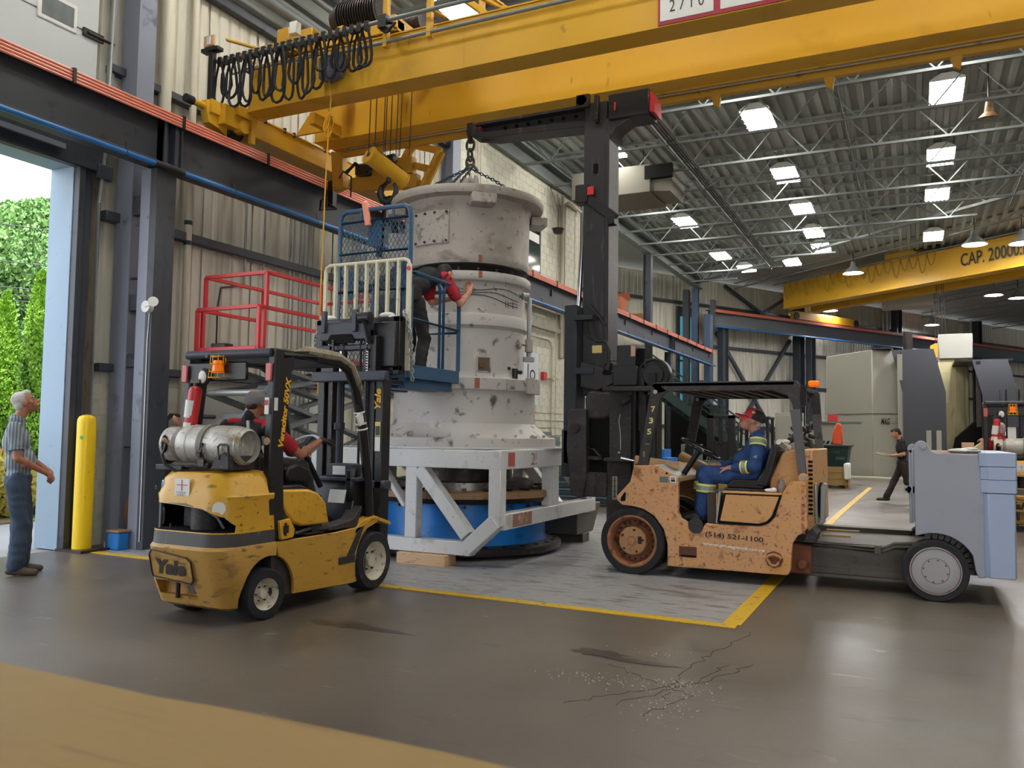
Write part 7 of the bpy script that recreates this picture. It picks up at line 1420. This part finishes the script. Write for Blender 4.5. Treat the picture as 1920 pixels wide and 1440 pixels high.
# crates, bin, boxes
def crate(x,y,w,d,h,lab,m=woodl,z=0,grp='timber crates in the middle of the hall'):
    t=thing('crate',lab,'crate',(x,y,z),grp)
    n=3
    for k in range(n):
        z0=z+.08+(h-.08)*k/n
        for yy in (y-d/2,y+d/2-.02): g=G(); g.box(x-w/2,x+w/2,yy,yy+.02,z0,z0+(h-.08)/n-.01); part('plank',g,m,t,.003)
        for xx in (x-w/2,x+w/2-.02): g=G(); g.box(xx,xx+.02,y-d/2,y+d/2,z0,z0+(h-.08)/n-.01); part('plank',g,m,t,.003)
    g=G()
    for xx in (x-w/2+.05,x+w/2-.13): g.box(xx,xx+.08,y-d/2-.02,y+d/2,z,z+.08); g.box(xx,xx+.06,y-d/2-.02,y-d/2,z,z+h)
    part('skid',g,m,t,.003); return t
crate(-2.35,26.2,1.2,.9,.62,'pale timber crate with a white sheet left of the green bin'); g=G(); g.box(-1.85,-1.7,25.6,26.3,.25,.72); single('white_sheet',g,white,'white sheet hanging over the end of the pale crate','sheet',(-1.8,25.9,.2),bev=.03)
crate(-4.0,15.6,1.3,.8,.95,'pale timber crate behind the orange forklift steering wheel'); crate(-3.4,19.5,1.2,1.0,.75,'long timber crate behind the driver in blue')
t=thing('waste_bin','dark green wheeled tipping bin chalked with numbers behind the orange forklift','bin',(-2.35,27.5,0))
g=G(); g.loft([[(-2.55,26.4,.42),(-1.85,26.4,.42),(-1.85,27.3,.42),(-2.55,27.3,.42)],[(-2.68,26.25,1.2),(-1.75,26.25,1.2),(-1.75,27.5,1.2),(-2.68,27.5,1.2)]]); part('tub',g,green,t,.02); g=G(); g.box(-2.72,-1.70,26.2,27.55,1.18,1.24); part('rim',g,green,t,.01); g=G(); g.box(-2.5,-1.9,26.4,27.3,.34,.42); [g.cyl((xx,yy-.04,.17),(xx,yy+.04,.17),.17,n=16) for xx in (-2.45,-1.95) for yy in (26.5,27.2)]; part('wheels',g,blk,t)
text('YTC',.2,greyb,(-2.2,26.26,.98),(1,0,0),(0,0,1),t); text('2004',.25,greyb,(-2.12,26.3,.80),(1,0,0),(0,0,1),t)
g=G(); g.prism([(0,0),(.30,0),(.27,.62),(.14,.66),(.04,.35)],'Y',26.6,26.9); g.v=[(a-2.25,b,c+1.24) for a,b,c in g.v]; single('orange_cone',g,orgb,'bright orange plastic part standing upright in the green bin','plastic part',(-2.1,26.7,1.24),bev=.03)
g=G(); g.box(-2.6,-2.3,29.5,29.8,1.98,2.22); single('red_box',g,redp,'small red box on the off white machine behind the green bin','box',(-2.4,29.7,1.98),bev=.01)
g=G(); g.box(-3.0,-2.3,29.4,30.2,1.2,1.92); t_=single('white_machine',g,mgrey,'off white machine cabinet with hazard stripes behind the green bin','machine',(-2.8,29.8,0),bev=.02)
g=G(); g.box(-3.2,-1.6,29.3,30.4,1.92,1.98); g.box(-3.3,-2.2,29.3,30.4,0,1.2); single('machine_table',g,greyb,'grey table carrying the off white machine behind the green bin','table',(-2.8,30,0))
g=G(); [g.prism([(-2.98+i*.15,1.22),(-2.9+i*.15,1.22),(-2.83+i*.15,1.34),(-2.91+i*.15,1.34)],'Y',29.38,29.4) for i in range(4)]; part('hazard_stripe',g,drk,t_)
rnd=random.Random(9)
for i,(x,y,w,h,m,lab) in enumerate([(-5.9,24,.5,1.2,greyb,'grey green box standing on the floor below the stairs'),(-5.0,23.5,.9,.75,tealc,'low blue trolley left of the parked black forklift'),(-4.0,30.5,.9,2.3,mgrey,'tall off white machine right of the driver in blue'),(-3.4,31.0,.5,1.7,mgrey,'low off white cabinet right of the tall one')]):
    g=G(); g.box(x-w/2,x+w/2,y,y+.6,0,h); g.box(x-w/2+.06,x+w/2-.06,y-.02,y,.1,h-.1); single('equipment_cabinet',g,m,lab,'cabinet',(x,y,0),bev=.02)
g=G(); rnd=random.Random(6)
for k in range(26): p=V((-2.9+rnd.uniform(-.3,.3),25.2+rnd.uniform(-.4,.4),.9+rnd.uniform(0,.9))); g.cyl(p,p+V((rnd.uniform(-.3,.3),rnd.uniform(-.3,.3),rnd.uniform(-.3,.3))),rnd.uniform(.03,.09),n=8)
g.box(-3.3,-2.5,24.8,25.6,.0,.95); single('engine_block',g,dsteel,'dark machine with pipes on a stand behind the driver in blue','machine',(-2.9,25.2,0))
t=thing('milk_jug','white plastic jug on the bench behind the orange forklift guard','jug',(-4.4,14.6,1.0)); g=G(); g.lathe([(.05,0),(.06,.02),(.06,.14),(.02,.22),(.02,.26),(0,.26)],(-4.45,14.6,1.2),16); part('body',g,white,t)
g=G(); g.box(-5.0,-4.0,14.4,14.9,1.05,1.2); g.box(-5.05,-3.9,14.3,15.0,.95,1.05); g.box(-4.95,-4.88,14.4,14.9,0,.95); g.box(-4.02,-3.95,14.4,14.9,0,.95); single('small_bench',g,bluer,'small bench with a blue tray behind the orange forklift guard','bench',(-4.5,14.6,0))
# ---- machining centres at the back
t=thing('milling_machine','large pale grey machine enclosure with dark slanted door in front of the back wall','machine',(-1.5,33.5,0))
g=G(); g.add([(-3.1,34.6,0),(-1.4,33.3,0),(-.55,33.6,0),(-.5,36,0),(-3.1,36,0),(-3.1,34.6,4.62),(-1.4,33.3,4.72),(-.55,33.6,4.68),(-.5,36,4.7),(-3.1,36,4.6)],[(4,3,2,1,0),(5,6,7,8,9)]+[(i,(i+1)%5,(i+1)%5+5,i+5) for i in range(5)]); bd=part('enclosure',g,mgrey,t,.02)
g=G(); a=V((-3.1,34.58,2.35)); b=V((-1.41,33.28,2.35)); g.bar(a,b,.02,.015); g.bar(b,(-.55,33.58,2.35),.02,.015); part('panel_joint',g,dsteel,bd)
text('MAG',.32,txtk,(-1.12,33.36,1.95),(.94,.33,0),(0,0,1),bd,shear=.3,bold=.02,h=.24); text('powertrain',.5,dsteel,(-.88,33.4,1.97),(.94,.33,0),(0,0,1),bd,h=.05)
def door(t,x0,x1,y,zt,zk,zb,lean,m=mdark):
    g=G(); pts=[(x0-lean,y+.35,zt),(x1-lean,y+.35,zt),(x1,y,zk),(x0,y,zk),(x0,y,zb),(x1,y,zb)]
    g.add(pts+[(a,b+.12,c) for a,b,c in pts],[(0,1,2,3),(3,2,5,4),(6,9,8,7),(9,10,11,8),(0,6,7,1),(4,5,11,10),(0,3,9,6),(3,4,10,9),(1,7,8,2),(2,8,11,5)]); return part('slanted_door',g,m,t)
door(t,-.38,1.0,32.9,4.68,3.1,.05,.36)
g=G(); g.box(-1.4,-.7,33.2,36,4.72,4.78); g.box(-.45,-.4,33.2,36,0,4.6); g.cyl((-.2,34,4.7),(-.2,34,5.4),.16,n=14); part('top_cover',g,dsteel,t); g=G(); g.box(-.55,-.38,33.0,34,.0,4.5); part('door_edge',g,mgrey,t)
g=G(); g.box(.36,.52,32.86,32.9,.9,1.75); g.box(.68,.84,32.86,32.9,.9,1.75); part('door_handle',g,mgrey,t)
t=thing('machine_tool','cream rust streaked machine column beside a dark slanted door, right background','machine',(1.5,35,0))
g=G(); g.box(.85,1.85,35.6,36.8,0,4.5); part('column',g,mcream,t,.02); g=G(); g.box(.85,2.0,35.5,36.9,4.5,5.45); part('motor_cover',g,mgrey,t,.03); g=G(); g.box(.95,1.25,35.58,35.6,2.8,4.0); g.box(1.4,1.7,35.58,35.6,1.4,4.2); part('side_cover',g,mcream,t,.01)
g=G(); g.prism([(1.0,0),(2.6,0),(2.5,1.6),(2.0,2.2),(1.3,1.5)],'Y',33.8,34.2); part('dark_head',g,drk,t,.03); g=G(); g.prism([(1.5,0),(2.45,0),(2.3,1.55),(1.75,1.1),(1.5,.9)],'Y',33.2,33.6); part('chip_cover',g,mcream,t,.03)
door(t,2.12,3.2,32.9,4.25,3.0,1.9,.28); g=G(); g.box(1.3,3.1,33.3,36,4.2,4.28); g.box(3.1,3.2,33.2,36,0,3.0); g.box(3.2,6.5,33.4,34.2,0,2.8); g.box(1.95,2.1,33.2,33.4,1.9,4.2); part('roof_edge',g,dsteel,t); g=G(); g.box(2.0,2.9,35,36,0,4.1); part('inner_housing',g,drk,t)
g=G(); g.box(2.1,3.1,32.95,33.1,0,1.9); part('white_panel',g,white,t)
g=G(); g.box(-3.2,1.2,32.6,33.2,.0,.05); single('machine_plinth',g,pipec,'thin pale plinth strip on the floor along the machine enclosures','plinth',(-1,32.9,0))
# ---- foreground timber crate top
t=thing('timber_crate','pale pine crate top out of focus in the immediate foreground','crate',(-1.5,.2,0)); 
g=G(); n=60; rnd=random.Random(2)
top=[(-3.2+4.4*i/n,.575+.004*math.sin(i*.7)+rnd.uniform(-.002,.002)) for i in range(n+1)]
g.prism([(-3.2,-.25)]+[(1.2,-.25)][0:0]+[(x,y) for x,y in top]+[(1.2,-.25)],'Z',1.176,1.2); part('top_board',g,woodl,t,.003)
g=G(); g.box(-3.18,1.18,.53,.555,0,1.176); part('side_board',g,woodl,t)
# ---- outside planting
def foliage(c,rx,ry,h,n,sz,m,seed,shape='cone',parent=None):
    rn=np.random.default_rng(seed); u=rn.random(n)**.8; a=rn.random(n)*2*PI
    if shape=='cone': rr=np.clip((1-u)**.6,0.05,1)*(.72+.33*rn.random(n))*(1+.18*np.sin(a*5+u*30)); z=u*h
    else:
        z=(rn.random(n))*h; rr=np.sqrt(np.clip(1-((z/h)-.5)**2*4,.02,1))*(.75+.35*rn.random(n))*(1+.2*np.sin(a*4+z*2))
    P=np.stack([c[0]+rx*rr*np.cos(a),c[1]+ry*rr*np.sin(a),c[2]+z],1)
    d1=rn.normal(size=(n,3)); d1[:,2]=abs(d1[:,2])+.4; d1/=np.linalg.norm(d1,axis=1)[:,None]; d2=np.cross(d1,rn.normal(size=(n,3))); d2/=np.linalg.norm(d2,axis=1)[:,None]
    s=sz*(.6+.8*rn.random((n,1))); q=np.stack([P-d2*s*.5,P+d2*s*.5,P+d2*s*.35+d1*s*1.6,P-d2*s*.35+d1*s*1.6],1).reshape(-1,3)
    me=bpy.data.meshes.new('foliage'); me.vertices.add(4*n); me.vertices.foreach_set('co',(q-np.array(world_origin(parent))).ravel()); me.loops.add(4*n); me.loops.foreach_set('vertex_index',np.arange(4*n)); me.polygons.add(n); me.polygons.foreach_set('loop_start',np.arange(n)*4); me.polygons.foreach_set('loop_total',np.full(n,4)); me.update(); me.validate(); me.materials.append(m)
    return link('foliage',me,parent)
ced=leafm('cedar_green',(132,176,58),(86,130,44)); tre=leafm('tree_green',(116,156,84),(70,108,52)); shr=leafm('shrub_yellow',(190,176,84),(150,90,60)); shp=leafm('shrub_pink',(206,90,120),(150,170,70))
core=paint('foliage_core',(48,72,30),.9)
def tree(name,lab,cat,c,rx,h,n,sz,m,seed,shape,trunk=0,grp=None):
    t=thing(name,lab,cat,c,grp); foliage((c[0],c[1],c[2]+trunk),rx,rx,h,n,sz,m,seed,shape,t)
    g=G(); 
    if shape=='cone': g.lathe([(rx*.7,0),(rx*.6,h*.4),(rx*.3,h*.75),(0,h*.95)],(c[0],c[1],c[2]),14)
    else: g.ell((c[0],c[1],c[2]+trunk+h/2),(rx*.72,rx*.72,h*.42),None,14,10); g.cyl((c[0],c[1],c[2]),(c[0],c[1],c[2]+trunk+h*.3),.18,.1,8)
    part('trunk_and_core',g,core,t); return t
tree('cedar','taller narrow bright green cedar outside the door beside the blue jamb','tree',(-13.2,9.0,0),.44,4.05,26000,.030,ced,1,'cone',grp='cedars outside the door')
tree('cedar','narrow bright green cedar outside the door above the head of the standing person','tree',(-14.1,9.0,0),.42,3.75,26000,.030,ced,2,'cone',grp='cedars outside the door')
tree('cedar','narrow cedar at the left edge of the doorway, mostly out of view','tree',(-14.9,8.6,0),.42,3.6,14000,.032,ced,3,'cone',grp='cedars outside the door')
for i,(x,y,r,h,tk) in enumerate([(-31,15,4.0,8,1.5),(-26.5,19.0,3.4,7.4,1.0),(-35,22,4.6,8.8,1),(-28,26,4,7.6,.8),(-38,14,4.4,8.4,1),(-21,11.5,1.9,3.9,.5)]):
    tree('leafy_tree',['big leafy tree beyond the cedars on the left','leafy tree beyond the cedars in the middle of the doorway','tallest leafy tree far beyond the cedars','leafy tree beyond the door beside the blue jamb','far leafy tree at the left edge of the doorway','low leafy tree just behind the cedars'][i],'tree',(x,y,0),r,h*1.12,42000,.08,tre,10+i,'round',tk,'leafy trees beyond the door')
for i,(x,y,r,m) in enumerate([(-13.4,7.6,.6,shr),(-13.8,8.7,.55,shp),(-13.0,8.4,.5,shr),(-14.2,7.0,.6,shp),(-13.2,6.6,.5,shr)]):
    tree('flowering_shrub',['yellow leafed shrub behind the standing person','pink flowering shrub behind the standing person','yellow leafed shrub beside the blue door jamb','pink and green shrub at the left edge','low yellow shrub at the left edge'][i],'shrub',(x,y,0),r,1.0,2500,.06,m,30+i,'round',0,'shrubs outside the door')
g=G()
for z,dy in ((7.3,0),(6.3,1),(5.6,2),(5.4,2.2),(5.25,2.4)): g.tube(sag((-28,2,z),(-18,22,z-.2),.3,12),.014,5)
single('power_lines',g,slate,'thin overhead wires crossing in front of the trees outside the door','wire',(-23,12,6),kind='stuff')

bpy.data.scenes.remove(TMP)
